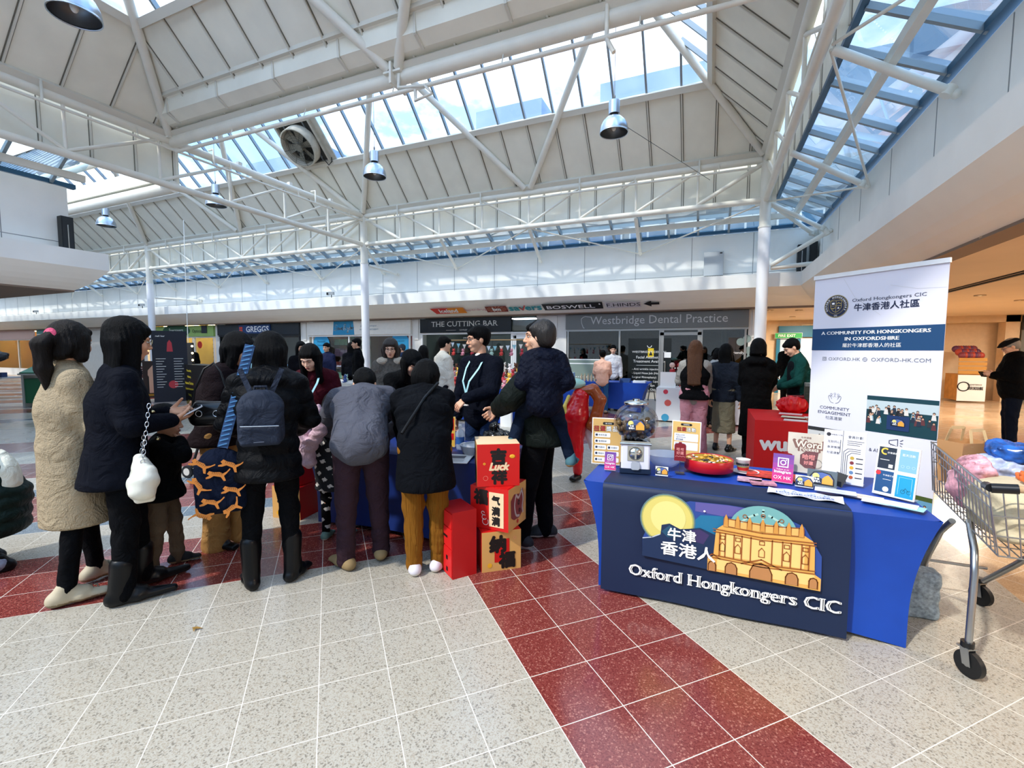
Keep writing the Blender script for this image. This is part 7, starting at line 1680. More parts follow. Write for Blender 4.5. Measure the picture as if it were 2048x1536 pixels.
m = MB().use(WHITE); m.box(-.10, .10, -.14, .14, 0, .003); m.use(mat('ink_grey', '#5b5e66', .6)); m.rect(-.07, .05, .0, .09, .0035); [m.rect(-.07, .06, -.03 - q * .02, -.025 - q * .02, .0035) for q in range(4)]; o = m.build('paper_sheet', label='white printed sheet at the edge of the left table beside the top box', cat='paper'); o.location = (-1.75, 3.02, TT); o.rotation_euler = (0, 0, .3)
stand_sign(-2.02, 3.38, .06, .26, radians(10), .05, 'red and yellow printed sachet standing by the water bottle', lambda m, w, h: (m.use(mat('sachet_yellow', '#e0b24a', .5)), m.rect(-w / 2, w / 2, 0, h, .001), m.use(REDB), m.rect(-w / 2 + .01, w / 2 - .01, h * .55, h * .95, .002), m.rect(-w / 2 + .01, w / 2 - .01, .06, h * .45, .002)), 'sachet', 'packet')
# ============================================================ roll-up banner
def banner():
    A = Vector((.74, 4.28, 0)); B = Vector((1.35, 3.73, 0)); d = (B - A).normalized(); W = (B - A).length; Hh = 2.10; c = (A + B) / 2; rz = atan2(d.y, d.x)
    t = thing('roll_up_banner', c, rz, 'tall white and blue roll-up banner of a Hongkonger community behind the front table', 'banner')
    m = MB().frame((0, 0, 0), (1, 0, 0), (0, 0, 1)); h = W / 2; m.use(mat('banner_white', '#dadae6', .6, spec=.2)); m.box(-h, h, .06, Hh, -.003, 0); z = .002
    BL = mat('banner_blue', '#10406b', .55); INKB = mat('banner_navy_ink', '#1b2544', .55); GR = mat('banner_grey_ink', '#70747e', .55); GO = mat('crest_gold', '#b5a25a', .5)
    Y = lambda f: Hh * f
    m.use(mat('banner_fold', '#cfcfd6', .6)); m.stroke([(-.2, Hh - .02), (-.12, Hh - .16), (-.02, Hh - .24), (.05, Hh - .30)], .004, .001); m.stroke([(.1, Hh - .1), (.25, Hh - .14), (h, Hh - .15)], .004, .001)
    m.use(BL); m.rect(-h, h, 1.555, 1.72, z)
    cx, cy = -.245, 1.885; m.use(INKB); m.disc(cx, cy, .085, z, 40); m.use(GO); m.ring(cx, cy, .080, .083, z + .001, 40); m.ring(cx, cy, .056, .058, z + .001, 36)
    m.use(WHITE)
    s = 'OXFORD HONGKONGERS'
    for i, ch in enumerate(s):
        if ch == ' ': continue
        a = radians(205 - i * 230 / (len(s) - 1)); old = m.T.copy(); m.T = old @ Matrix.Translation((cx + .069 * cos(a), cy + .069 * sin(a), z + .002)) @ Matrix.Rotation(a - pi / 2, 4, 'Z'); m.text(ch, 0, 0, h=.012, z=0, bold=.02); m.T = old
    m.text('CIC', cx, cy - .070, h=.010, z=z + .002, bold=.02); m.use(GO)
    for P in ([(-.038, .042), (.038, .042), (.038, -.01), (.02, -.034), (0, -.045), (-.02, -.034), (-.038, -.01), (-.038, .042)], [(0, .042), (0, -.045)], [(-.038, .004), (.038, .004)]): m.stroke([(cx + p[0], cy + p[1]) for p in P], .003, z + .002)
    m.stroke([(cx + .006, cy + .018), (cx + .016, cy + .026), (cx + .032, cy + .018)], .005, z + .002); m.stroke([(cx - .03, cy - .012), (cx - .02, cy - .018), (cx - .006, cy - .010)], .005, z + .002); m.use(WHITE); m.rect(cx - .028, cx - .010, cy + .014, cy + .028, z + .003); m.poly([(cx + .010, cy - .018, z + .003), (cx + .026, cy - .018, z + .003), (cx + .018, cy - .004, z + .003)])
    m.use(INKB); m.text('Oxford Hongkongers CIC', .085, 1.915, w=.44, h=.030, z=z, serif=True); m.text('牛津香港人社區', .075, 1.865, w=.39, h=.052, z=z, bold=.02)
    m.use(WHITE); m.text('A COMMUNITY FOR HONGKONGERS', 0, 1.685, w=.68, h=.024, z=z + .002, bold=.03, serif=True); m.text('IN OXFORDSHIRE', 0, 1.640, w=.34, h=.024, z=z + .002, bold=.03, serif=True); m.text('屬於牛津郡香港人的社區', 0, 1.592, w=.37, h=.030, z=z + .002)
    m.use(GR); m.text('OXFORD.HK', -.17, 1.49, w=.22, h=.024, z=z); m.text('OXFORD-HK.COM', .18, 1.49, w=.34, h=.026, z=z); instaicon(m, -.31, 1.49, .014, z, GR); m.use(GR); m.ring(-.03, 1.49, .012, .015, z, 20); m.stroke([(-.03, 1.476), (-.03, 1.504)], .002, z); m.stroke([(-.045, 1.49), (-.015, 1.49)], .002, z)
    # line drawing of two hands holding people
    m.use(GR)
    for s_ in (-1, 1): script_line(m, [(-.22 + s_ * .008, 1.155), (-.22 + s_ * .03, 1.165), (-.22 + s_ * .045, 1.20), (-.22 + s_ * .035, 1.21), (-.22 + s_ * .02, 1.185)], .003, z)
    for q in (-.025, 0, .025): m.ring(-.22 + q, 1.225 - abs(q) * .2, .006, .008, z, 12); m.stroke([(-.22 + q - .008, 1.20), (-.22 + q, 1.212), (-.22 + q + .008, 1.20)], .002, z)
    m.use(INKB); m.text('COMMUNITY', -.22, 1.115, w=.21, h=.022, z=z, serif=True); m.text('ENGAGEMENT', -.22, 1.078, w=.235, h=.022, z=z, serif=True); m.use(GR); m.text('社區連繫', -.22, 1.04, w=.12, h=.026, z=z)
    # group photographs
    random.seed(21)
    def photo(x0, x1, y0, y1, base, wallc, n, cloth):
        m.use(mat('photo' + base, base, .5)); m.rect(x0, x1, y0, y1, z); m.use(mat('photo' + wallc, wallc, .5)); m.rect(x0, x1, y0 + (y1 - y0) * .62, y1 - (y1 - y0) * .12, z + .0005)
        for k in range(n):
            x = random.uniform(x0 + .015, x1 - .015); y = random.uniform(y0 + (y1 - y0) * .35, y0 + (y1 - y0) * .72); c_ = random.choice(('#14161c', '#2b3038', '#8db0c0', '#d6d2cc', '#5d3034', '#1c2a3c')); zz = z + .001 + (y1 - y) * .002
            m.use(mat('tiny' + c_, c_, .6)); m.add([(x - .014, y - .035, zz), (x + .014, y - .035, zz), (x + .009, y, zz), (x - .009, y, zz)], [(0, 1, 2, 3)]); m.use(mat('tiny_hair', '#151011', .6)); m.disc(x, y + .009, .0085, zz + .0002, 10); m.use(mat('tiny_face', '#c39a80', .6)); m.disc(x, y + .006, .006, zz + .0004, 10)
        if cloth: m.use(mat('photo_banner_cloth', '#12305e', .6)); m.rect(.13, .26, y0 + .03, y0 + .13, z + .003); old = m.T.copy(); m.T = old @ Matrix.Translation((.195, y0 + .085, z + .0035)); draw_logo(m, .08); m.T = old
    photo(.0, h - .002, .98, 1.235, '#0c3a44', '#b9c8cc', 42, True); photo(-h + .002, -.045, .72, .955, '#2a2c2e', '#c3c5c4', 40, False)
    m.use(INKB); m.stroke([(.15, .915), (.15, .935), (.20, .95), (.20, .90), (.15, .915)], .004, z); m.stroke([(.16, .912), (.165, .89), (.175, .892), (.172, .91)], .003, z)
    for a in (-.5, 0, .5): m.stroke([(.215, .925 + a * .03), (.23, .925 + a * .05)], .004, z)
    m.text('& ADVOCACY', .13, .85, w=.2, h=.024, z=z); photo(-.02, h - .002, .35, .60, '#4a5b2a', '#6aa0c0', 24, False)
    m.build('printed_sheet', t)
    MB().use(mat('banner_rail', '#e6e6e6', .3, metal=.3)).box(-h - .005, h + .005, -.012, .008, Hh, Hh + .03).build('top_rail', t)
    MB().use(mat('banner_base', '#9a9ca0', .3, metal=.7)).box(-h - .01, h + .01, -.06, .06, 0, .065).build('base_cassette', t); MB().use(mat('banner_base', '#9a9ca0', .3, metal=.7)).tube([(0, .03, .06), (0, .03, Hh)], .008, 8).build('support_pole', t)
banner()
# ============================================================ shopping trolley
def trolley():
    ZC = mat('zinc_wire', '#a9adb0', .28, metal=.95); RUB = mat('black_castor', '#101113', .5); CAP = mat('black_plastic', '#0e1013', .35)
    ox, oy = 1.42, 2.78; t = thing('shopping_trolley', (ox, oy, 0), 0, 'zinc wire shopping trolley full of bags beside the front table', 'trolley')
    def wheel(x, y, rz, nm='castor'):
        m = MB().at((x, y, 0), rz=rz); m.use(RUB); m.tube([(-.013, 0, .0625), (.013, 0, .0625)], .0625, 28); w = m.build(nm, t)
        m = MB().at((x, y, 0), rz=rz); m.use(ZC); m.tube([(-.018, 0, .0625), (.018, 0, .0625)], .012, 12)
        for s in (-1, 1): m.slab([(s * .019, -.018, .055), (s * .019, .018, .055), (s * .019, .035, .135), (s * .019, -.035 + .03, .135)], .003)
        m.box(-.024, .024, -.01, .045, .132, .14); m.build('fork', w); m = MB().at((x, y, 0), rz=rz); m.use(CAP); m.cyl(0, .015, .138, .165, .026, 16); m.build('swivel_cap', w)
    wheel(-.235, 0, .5); wheel(.245, 0, .5); wheel(-.15, .80, .5); wheel(.15, .84, .5)
    # legs and chassis
    for s in (-1, 1):
        MB().use(ZC).tube([(s * .24, .01, .16), (s * .235, .02, .50), (s * .225, .06, .60), (s * .17, .26, .68)], .015, 12).build('rear_leg', t)
        MB().use(ZC).tube([(s * .15, .82, .16), (s * .19, .62, .36), (s * .22, .42, .56), (s * .22, .3, .66)], .016, 12).build('front_leg', t)
    MB().use(ZC).tube([(-.15, .80, .25), (.15, .80, .25)], .009, 8).build('cross_bar', t)
    # basket: rear at y=-.1, front at y=.75 ; floor rises
    zb0, zb1, zt0, zt1 = .64, .70, .94, 1.0; wb, wt = .21, .26; wf = .17
    def side(s):
        m = MB().use(ZC); n = 19
        for k in range(n + 1):
            u = k / n; y = -.10 + .85 * u; a = (s * (wb + (wf - .03 - wb) * u), y + .02, zb0 + (zb1 - zb0) * u); b = (s * (wt + (wf - wt) * u), y, zt0 + (zt1 - zt0) * u); m.tube([a, b], .0028, 5)
        for v, r in ((0, .004), (.35, .003), (.7, .003), (.86, .004), (1, .0055)):
            m.tube([(s * (wb + (wt - wb) * v), -.10, zb0 + (zt0 - zb0) * v), (s * (wf - .03 * (1 - v)), .75, zb1 + (zt1 - zb1) * v)], r, 6)
        m.build('wire_side', t)
    side(-1); side(1)
    for y, w0, w1, z0, z1, nm in ((-.10, wb, wt, zb0, zt0, 'wire_flap'), (.75, wf - .03, wf, zb1, zt1, 'wire_front')):
        m = MB().use(ZC); n = 11
        for k in range(n + 1): u = k / n * 2 - 1; m.tube([(u * w0, y, z0), (u * w1, y, z1)], .0028, 5)
        for v in (0, .3, .6, 1): m.tube([(-(w0 + (w1 - w0) * v), y, z0 + (z1 - z0) * v), (w0 + (w1 - w0) * v, y, z0 + (z1 - z0) * v)], .0035, 6)
        m.build(nm, t)
    m = MB().use(ZC)
    for k in range(12): u = k / 11 * 2 - 1; m.tube([(u * wb, -.1, zb0), (u * (wf - .03), .75, zb1)], .0028, 5)
    for k in range(9): u = k / 8; w = wb + (wf - .03 - wb) * u; m.tube([(-w, -.1 + .85 * u, zb0 + .06 * u), (w, -.1 + .85 * u, zb0 + .06 * u)], .003, 5)
    m.build('wire_floor', t)
    m = MB().use(mat('trolley_handle', '#b59a78', .4)); m.tube([(-.20, -.17, .965), (.22, -.17, .965)], .016, 16); m.build('handle', t)
    for s in (-1, 1): m = MB().use(CAP); m.tube([(s * .275, -.15, .955), (s * .195, -.17, .965)], .021, 14); m.tube([(s * .275, -.15, .955), (s * .262, -.08, .95)], .018, 10); m.build('handle_bracket', t)
    m = MB().frame((-.02, -.187, .965), (1, 0, 0), (0, .15, 1)); m.use(mat('handle_red', '#9c1d22', .5)); m.text('wilko.com', .06, 0, h=.022, z=0, bold=.04); m.build('handle_print', t)
    W = Matrix.Translation((ox, oy, 0))
    def soft_thing(name, label, cat, loc, prims, mm, noise=None, h=.008, rz=0):
        so = Soft(); prims(so); so.noise = noise; m = MB(); soft_into(m, so, h, mm); o = m.build(name, label=label, cat=cat); o.location = W @ Vector(loc); o.rotation_euler = (0, 0, rz); return o
    soft_thing('canvas_bag', 'large cream canvas bag filling the near end of the trolley', 'bag', (0, .16, .79), lambda s: s.box((0, -.02, -.01), (.38, .40, .22), .07).ell((-.03, .0, .08), (.16, .17, .07)), mat('cream_canvas2', '#cbbf9f', .8, bump=.2, bscale=60, var=.05), folds(.014, (22, 22, 22), 5))
    soft_thing('plastic_packet', 'clear packet of blue plastic goods lying on top of the trolley load', 'packet', (.13, .42, 1.02), lambda s: s.box((0, 0, 0), (.28, .2, .08), .03).ell((-.13, .0, .01), (.05, .09, .05)), mat('blue_packet', '#2256a5', .2, var=.7, vscale=18), folds(.012, (40, 40, 40), 6), rz=-.5)
    soft_thing('sweet_bag', 'orange and red printed snack packet under the trolley handle', 'packet', (.07, .10, .955), lambda s: s.box((0, 0, 0), (.26, .15, .05), .02), mat('orange_packet', '#d4642a', .3, var=.5, vscale=25), folds(.01, (40, 40, 40), 8), rz=-.15)
    soft_thing('red_spotted_bag', 'clear and pink spotted plastic bag at the near left of the trolley', 'bag', (-.12, .38, .85), lambda s: s.ell((0, 0, 0), (.09, .14, .14)).ell((0, -.05, .10), (.06, .08, .06)), mat('pink_spotted_plastic', '#cf97a3', .25, var=.5, vscale=28), folds(.014, (36, 36, 36), 9))
    soft_thing('clear_bag', 'crumpled pale blue plastic in the middle of the trolley', 'bag', (.01, .45, .93), lambda s: s.ell((0, 0, 0), (.12, .10, .08)), mat('pale_blue_plastic', '#a9b5d2', .25, var=.25, vscale=25), folds(.016, (40, 40, 40), 2))
    def paperbag(x, y, z, rz, c, inner, label, tilt=0):
        t2 = thing('paper_bag', W @ Vector((x, y, z)), rz, label, 'bag'); m = MB().use(mat('kraft' + c, c, .7)); w, d, hh = .10, .055, .24
        for s in (-1, 1): m.slab([(s * w, -d, 0), (s * w, d, 0), (s * w * 1.05, d * 1.3, hh), (s * w * 1.05, -d * 1.3, hh)], .002); m.slab([(-w, s * d, 0), (w, s * d, 0), (w * 1.05, s * d * 1.3, hh), (-w * 1.05, s * d * 1.3, hh)], .002)
        m.box(-w, w, -d, d, 0, .004); m.use(mat('bag_inside' + inner, inner, .8)); m.box(-w + .01, w - .01, -d + .01, d - .01, .15, .16); m.build('bag_body', t2)
        for s in (-1, 1): m = MB().use(mat('kraft_handle', '#cbb083', .7)); m.beam((-.05, s * d * 1.3, hh - .02), (-.04, s * .05, hh + .07), .018, .002, (0, 1, 0)); m.beam((-.04, s * .05, hh + .07), (.04, s * .05, hh + .07), .002, .018, (0, 0, 1)); m.beam((.04, s * .05, hh + .07), (.05, s * d * 1.3, hh - .02), .018, .002, (0, 1, 0)); m.build('handle', t2)
    paperbag(-.06, .62, .80, .5, '#b8895a', '#5d1722', 'brown paper bag with a dark red lining in the far end of the trolley')
    paperbag(-.11, .77, .82, 1.2, '#c9a067', '#8a5a34', 'light brown paper bag behind the poster board at the tip of the trolley') if False else None
trolley()
m = MB(); so = Soft().box((0, 0, .14), (.20, .12, .28), .02); so.noise = folds(.008, (20, 20, 20), 1); soft_into(m, so, .01, mat('woven_bag', '#8d99a0', .8, var=.4, vscale=60)); o = m.build('woven_bag', label='grey woven shopping bag on the floor behind the right table leg', cat='bag'); o.location = (1.16, 3.34, 0)
m = MB().use(mat('white_carton', '#cfd0d6', .6)); m.box(-.09, .09, -.06, .06, 0, .33); o = m.build('white_carton', label='white cardboard carton behind the front table next to the trolley wheel', cat='carton'); o.location = (1.36, 4.35, 0)
m = MB().use(mat('dry_leaf', '#8a6a2f', .8)); m.add([(-.03, 0, .004), (0, .012, .012), (.04, .02, .006), (.01, -.004, .008), (.02, -.02, .004), (-.005, -.008, .01)], [(0, 3, 2, 1), (0, 5, 4, 3)]); o = m.build('dry_leaf', label='small dry leaf lying on the cream floor', cat='leaf'); o.location = G(390, 1259, .001)
# ============================================================ people and stalls further back
LOW = dict(res=.02, hres=.009)
C_ = lambda c, **k: FB('cloth' + c, c, **k)
def far_person(label, loc, yaw, H, topc, botc, hairf, hem=None, shoe=SHOEB, **kw):
    head = kw.pop('head', (8, 0, 0)); w = kw.pop('w', 1.05); gl = kw.pop('gl', False); skirt = kw.pop('skirt', None); hood = kw.pop('hood', False); bt = kw.pop('bottom', None); k2 = dict(LOW); k2.update(kw)
    t, J = person(label, loc, yaw, H, head=head, top=coat(C_(topc), hem=hem, w=w, hood=hood, res=.018), bottom=bt or trousers(C_(botc), kw.get('tw', 1.0), res=.018), shoes=footwear(shoe, SOLEB, res=.012), hair=hairf, **k2)
    if gl: glasses(J, t)
    return t, J
def at_px(px, y): d = ray(px, 720); return Vector((d[0] / d[1] * y, y, 0))
HS, HL = hairdo(short=True, res=.012), hairdo(length=.3, res=.012, spread=1.1)
face_cam = lambda px: away(px) + pi
t, J = far_person('woman with glasses and a lanyard standing in front of the bakery doors', at_px(518, 6.6), face_cam(518) - .5, 1.6, '#0d1322', '#0b0c10', hairdo(length=.15, res=.012), gl=True, wr=((-.1, .3, 1.1), (.1, .3, 1.15)), skin=SKIN2); lanyard(J, t, badge=False)
far_person('woman with long dark hair half hidden behind the knee-boot woman', at_px(602, 6.9), face_cam(602) + .3, 1.68, '#0c0c10', '#0b0c10', HL)
far_person('man in a dark cap inside the charity shop front crowd', at_px(655, 9.8), face_cam(655) - .6, 1.7, '#1f2440', '#15161c', HS)
far_person('man in a black coat with white scarf in profile beside the middle column', at_px(716, 9.2), away(716) + pi / 2, 1.80, '#050507', '#08080a', HS, hem=.8, head=(5, 0, 0))
far_person('person in a black coat and bobble hair left of the man in profile', at_px(703, 10), away(703), 1.72, '#0a0c12', '#08080a', HL, hem=.8)
far_person('man in a grey beanie and navy jacket facing the right charity shop window', at_px(806, 11.4), away(806) + 1.2, 1.68, '#1c2b44', '#1a1b22', hairdo(C_('#3b4148'), short=True, res=.012))
far_person('man with glasses in a white varsity jacket behind the lanyard man', at_px(886, 6.6), away(886) - 1.1, 1.74, '#cfcabd', '#15161c', HS, gl=True, skin=SKIN2)
far_person('person seen from behind as a dark head left of the white varsity jacket', at_px(847, 7.4), away(847), 1.6, '#08090c', '#08090c', HL)
far_person('dark figure in front of the lit opticians rack', at_px(382, 10.5), away(382), 1.7, '#050506', '#050506', HS)
far_person('woman in a peach jumper and blue jeans at the far blue table, seen from behind', (-2.42, 11.25, 0), away(1205), 1.52, '#eab79f', '#2b5580', hairdo(bun=True, short=True, res=.012), wr=((-.16, .3, .95), (.16, .3, .95)), shoe=mat('tan_shoe', '#a3876a', .6))
far_person('person in a white gilet behind the far blue table', at_px(1226, 12.75), face_cam(1226), 1.66, '#cfcfd2', '#14161c', HS, skin=SKIN2)
t, J = far_person('woman with very long brown hair, black gilet, grey sleeves and pink trousers', (-.2, 7.42, 0), away(1385) - .05, 1.66, '#96928b', '#b98088', hairdo(HAIRBR, length=.50, res=.010, spread=1.25, vol=1.06, back=.16), wr=((-.12, .3, 1.05), (.2, .3, .92)), bottom=trousers(C_('#c18690'), 1.3, flare=1.5, hem=.02, res=.014), shoe=mat('white_shoe', '#d0cdc9', .5))
coat(C_('#08080a'), hem=.84, w=1.12, arms=False, res=.014, name='gilet')(J, t)
far_person('person in a long black coat at the red stall, seen from behind', (.62, 7.30, 0), away(1510) - .1, 1.68, '#030304', '#050506', hairdo(length=.06, res=.010, vol=1.06), hem=.34, hood=True, w=1.1, wr=((-.1, .32, 1.0), (.12, .34, .98)))
t, J = far_person('woman in a dark jacket and long olive skirt with bare ankles', (.22, 7.75, 0), away(1462) - .3, 1.62, '#1d222c', '#6d6653', HL, bottom=lambda J, t: coat(C_('#6d6653', var=.1), hem=.30, w=.92, arms=False, res=.016, name='skirt')(dict(J, C=J['P'] + np.array((0, 0, .08)), N=J['P'] + np.array((0, 0, .14))), t))
far_person('woman in a black apron and white shirt working behind the sweets table', at_px(1424, 10.0), away(1424) - 1.0, 1.58, '#a9abad', '#08090c', hairdo(length=.1, res=.012), shoe=mat('brown_boot', '#5b3f2a', .7), bend=10, head=(25, 0, 0), skin=SKIN2)
far_person('dark figure standing before the teal doors in the passage', at_px(1579, 13.5), away(1579), 1.82, '#040405', '#050506', HS)
t, J = far_person('man with short dark hair and rolled green sleeves looking down behind the red stall', at_px(1606, 7.9), away(1606) + pi / 2 + .3, 1.72, '#0e3a36', '#0b0c10', HS, bend=8, head=(32, 0, 0), wr=((-.1, .32, 1.0), (.12, .34, .98)), skin=SKIN2, hres=.006)
part(t, 'apron', lambda m: soft_into(m, Soft().ec(J['C'] + np.array((0, .02, .1)), J['P'] + np.array((0, .03, -.3)), (.16, .14), (.17, .15), (1, 0, 0)), .014, C_('#0b0d12')))
far_person('man in a flat cap, dark jacket and jeans looking at his phone, right edge', (4.6, 10.2, 0), away(2008) + pi / 2 + .15, 1.72, '#060709', '#0c1424', hairdo(HAIRG, short=True, res=.012), w=1.35, sl=1, wr=((-.1, .38, 1.12), (.08, .38, 1.10)), shoe=mat('white_shoe', '#d0cdc9', .5), head=(28, 0, 0), hres=.007, hem=.78) if False else None
t, J = person('man in a flat cap, dark jacket and jeans looking at his phone, right edge', (4.62, 10.2, 0), away(2008) + pi / 2 + .2, 1.74, head=(28, 0, 0), elbow=((-.6, -.9, -1), (.6, -.9, -1)), wr=((-.1, .25, 1.14), (.06, .25, 1.12)), top=coat(C_('#060709'), hem=None, w=1.3, depth=1.15, res=.016), bottom=trousers(C_('#0b1322'), 1.15, res=.016), shoes=footwear(mat('white_shoe', '#d0cdc9', .5), SOLEW), hair=hairdo(HAIRG, short=True, res=.012), skin=SKIN2, res=.018, hres=.007)
glasses(J, t); R, c = J['R'], J['H']; part(t, 'flat_cap', lambda m: soft_into(m, Soft().ell(c + R @ np.array((0, -.01, .075)), (.10, .13, .055), R).ell(c + R @ np.array((0, .09, .06)), (.07, .06, .018), R), .009, FB('dark_tweed', '#15171a')))
q = Matrix.Translation(t.location) @ Matrix.Rotation(t.rotation_euler[2], 4, 'Z') @ Vector(J['W'][1] + np.array((-.06, .12, .02)))
m = MB().at((0, 0, 0), rx=.6).use(BLACK); m.box(-.036, .036, -.07, .07, -.004, .004); o = m.build('smartphone', label='dark smartphone held by the man in a flat cap', cat='phone'); o.location = q
# someone behind the banner, only arm and hand showing
t, J = far_person('person in a mustard sleeve reaching out from behind the banner', (1.36, 4.95, 0), away(1640) + pi / 2 + .1, 1.62, '#a4712c', '#2a2a30', HS, wr=((-.16, .46, 1.0), (-.05, .42, .98)), head=(20, 0, 0), hres=.006)

# red inflatable figure bending forward
def inflatable():
    p = G(1155, 962); t = thing('inflatable_figure', (p.x, p.y, 0), radians(20), 'red inflatable figure bending over with brown arms and black feet', 'inflatable')
    RV = mat('red_vinyl', '#c3121c', .2, spec=.6); BV = mat('brown_vinyl', '#96471f', .2, spec=.6)
    def pt(n, ch, mm, **k):
        m = MB(); so = Soft(); ch(so); so.noise = folds(.002, (30, 30, 30), 2); soft_into(m, so, .010, mm); return m.build(n, t)
    pt('body', lambda s: s.chain([(0, 0, .12), (-.01, 0, .38), (-.06, .02, .58), (-.04, 0, .80), (.02, -.04, 1.02)], [.055, .075, .14, .17, .10]), RV)
    pt('arm', lambda s: s.chain([(.03, -.05, 1.08), (.16, -.07, 1.10), (.24, -.08, .98), (.20, -.08, .80), (.14, -.08, .68), (.20, -.08, .56)], [.05, .065, .07, .065, .055, .015]), BV)
    pt('foot', lambda s: s.ec((0, 0, .05), (-.06, -.06, .04), (.05, .045), (.05, .035), (0, 1, 0)), mat('black_vinyl', '#0b0b0c', .25))
    pt('tail', lambda s: s.chain([(.12, .06, .62), (.24, .08, .42), (.32, .08, .14), (.36, .06, .02)], [.07, .10, .06, .02]), mat('white_vinyl', '#dcdcd8', .25))
    pt('collar', lambda s: s.chain([(-.12, -.12, .74), (-.17, -.10, .90), (-.12, -.08, 1.02)], [.02, .022, .02]), mat('yellow_vinyl', '#d9c25a', .3)); pt('head', lambda s: s.ell((-.08, -.02, 1.16), (.16, .10, .07)), mat('mint_vinyl', '#9cc8bd', .3))
inflatable()
# ---- stalls
stretch_cover(-5.0, -1.35, 11.65, 12.45, 'royal blue stretch cover on the far blue table in front of the dental practice', zt=.74, inset=.18, front_arch=.10)
stretch_cover(-6.3, -3.55, 8.6, 9.4, 'royal blue stretch cover on the toy stall table', zt=.74, inset=.1)
stretch_cover(-8.7, -6.5, 8.6, 9.4, 'white cloth cover on the table left of the toy stall', zt=.74, inset=.05, mm=mat('white_table_cloth', '#d5d3cf', .8))
random.seed(31)
TOYC = ['#d8cfc4', '#c9453f', '#e1b64d', '#e3d9d8', '#3b4f86', '#d88f9c', '#5d3b2a', '#a5c2b4', '#e8e4e0', '#b03a44']
TN = ['beige', 'red', 'yellow', 'pale pink', 'navy', 'rose', 'brown', 'mint', 'white', 'crimson']
def toy(i):
    c = TOYC[i]; m = MB().use(mat('plush' + c, c, .9)); m.ell((0, 0, .06), (.05, .045, .06), 10, 6); b = m; b.ell((0, 0, .15), .042, 10, 6)
    for s in (-1, 1): b.ell((s * .03, 0, .19), .016, 8, 5); b.ell((s * .045, -.02, .07), (.018, .03, .018), 8, 5); b.ell((s * .03, -.04, .015), (.018, .03, .016), 8, 5)
    b.use(BLACK); [b.ell((s * .014, -.038, .155), .005, 6, 4) for s in (-1, 1)]; return b
protos = {}
def put_toy(i, loc, rz, sc):
    if i not in protos: o = toy(i).build('plush_toy', label='small %s plush toy on the crowded toy stall' % TN[i], cat='toy', group='plush toys on the toy stall'); protos[i] = o
    else: o = protos[i].copy(); COL.objects.link(o)
    o.location = loc; o.rotation_euler = (0, 0, rz); o.scale = (sc,) * 3
m = MB().use(mat('stall_step', '#c9c3ba', .8)); [m.box(-6.15, -3.65, 8.7 + k * .2, 9.35, .742 + k * .11, .742 + (k + 1) * .11 - .002) for k in range(3)]; m.build('display_steps', label='pale stepped display riser under the plush toys', cat='display riser')
for r in range(4):
    for k in range(17): put_toy((k * 3 + r * 7) % 10, (-6.1 + k * .148 + random.uniform(-.03, .03), 8.64 + r * .2, .745 + r * .11 - (.0 if r else 0)), random.uniform(-.5, .5), random.uniform(.8, 1.15))
for k in range(12): put_toy((k * 7) % 10, (-8.5 + k * .15, 8.7 + (k % 2) * .2, .745), random.uniform(-.5, .5), .95)
t = thing('hanging_rail', (-4.6, 9.55, 0), 0, 'wooden rail hung with bunting and small dolls above the toy stall', 'rail'); WR = mat('pale_wood', '#b9925e', .6)
for x in (-1.15, 1.15): MB().use(WR).cyl(x, 0, .75 if False else 0, 1.80, .015, 8).build('post', t)
MB().use(WR).tube([(-1.2, 0, 1.78), (1.2, 0, 1.78)], .012, 8).build('rail', t)
for k in range(14): x = -1.05 + k * .16; c = ('#d7e3e8', '#8fc4cf', '#e5ddd0')[k % 3]; z = 1.74 - .10 * (1 - ((k - 6.5) / 7) ** 2); MB().use(mat('bunting' + c, c, .7)).slab([(x - .05, -.02, z), (x + .05, -.02, z), (x, -.02, z - .11)], .003).build('pennant', t)
for k in range(9): x = -1.0 + k * .25; o = protos[(k * 4 + 1) % 10].copy(); COL.objects.link(o); o.location = (-4.6 + x, 9.5, 1.42); o.scale = (.8,) * 3; o['label'] = 'small %s doll hanging from the wooden rail of the toy stall' % TN[(k * 4 + 1) % 10]; o['group'] = 'dolls hanging on the rail'; MB().use(BLACK).tube([(x, -.03, 1.57), (x, 0, 1.77)], .003, 4).build('string', t)
# sweets and crafts table
def cloth_table(x0, x1, y0, y1, c, label, draw=None, zt=.74):
    m = MB().use(mat('cloth_table' + c, c, .7)); m.box(x0, x1, y0, y1, .03, zt); m.frame(((x0 + x1) / 2, y0 - .003, 0), (1, 0, 0), (0, 0, 1), (0, -1, 0))
    if draw: draw(m, (x1 - x0) / 2)
    m.build('cloth_covered_table', label=label, cat='table')
def d_kids(m, w):
    m.use(mat('rainbow_orange', '#e3a27c', .6)); m.ring(-w * .15, .38, .20, .23, .002, 20, .3, 2.6); m.use(mat('rainbow_pink', '#e7c3c8', .6)); m.ring(-w * .15, .38, .16, .19, .002, 20, .3, 2.6)
    for x, z, r, c in ((-.85, .66, .05, '#c7374c'), (-.8, .42, .07, '#c9564e'), (-.85, .10, .08, '#3f9ac0'), (-.3, .12, .08, '#e0a63a'), (.1, .6, .05, '#c7374c')): m.use(mat('kid' + c, c, .6)); m.disc(w * x * .95, z, r, .003, 16)
    m.use(mat('kid_magenta', '#b5388f', .6)); m.rect(-.25, .35, .24, .44, .003); m.use(mat('kid_green', '#3c9a6b', .6)); m.text('E', -.2, .38, h=.16, z=.006, bold=.08); m.use(mat('kid_red', '#d2353b', .6)); m.text('P', 0, .33, h=.16, z=.006, bold=.08); m.use(mat('kid_blue', '#3f9ac0', .6)); m.text('I', .16, .36, h=.16, z=.006, bold=.08)
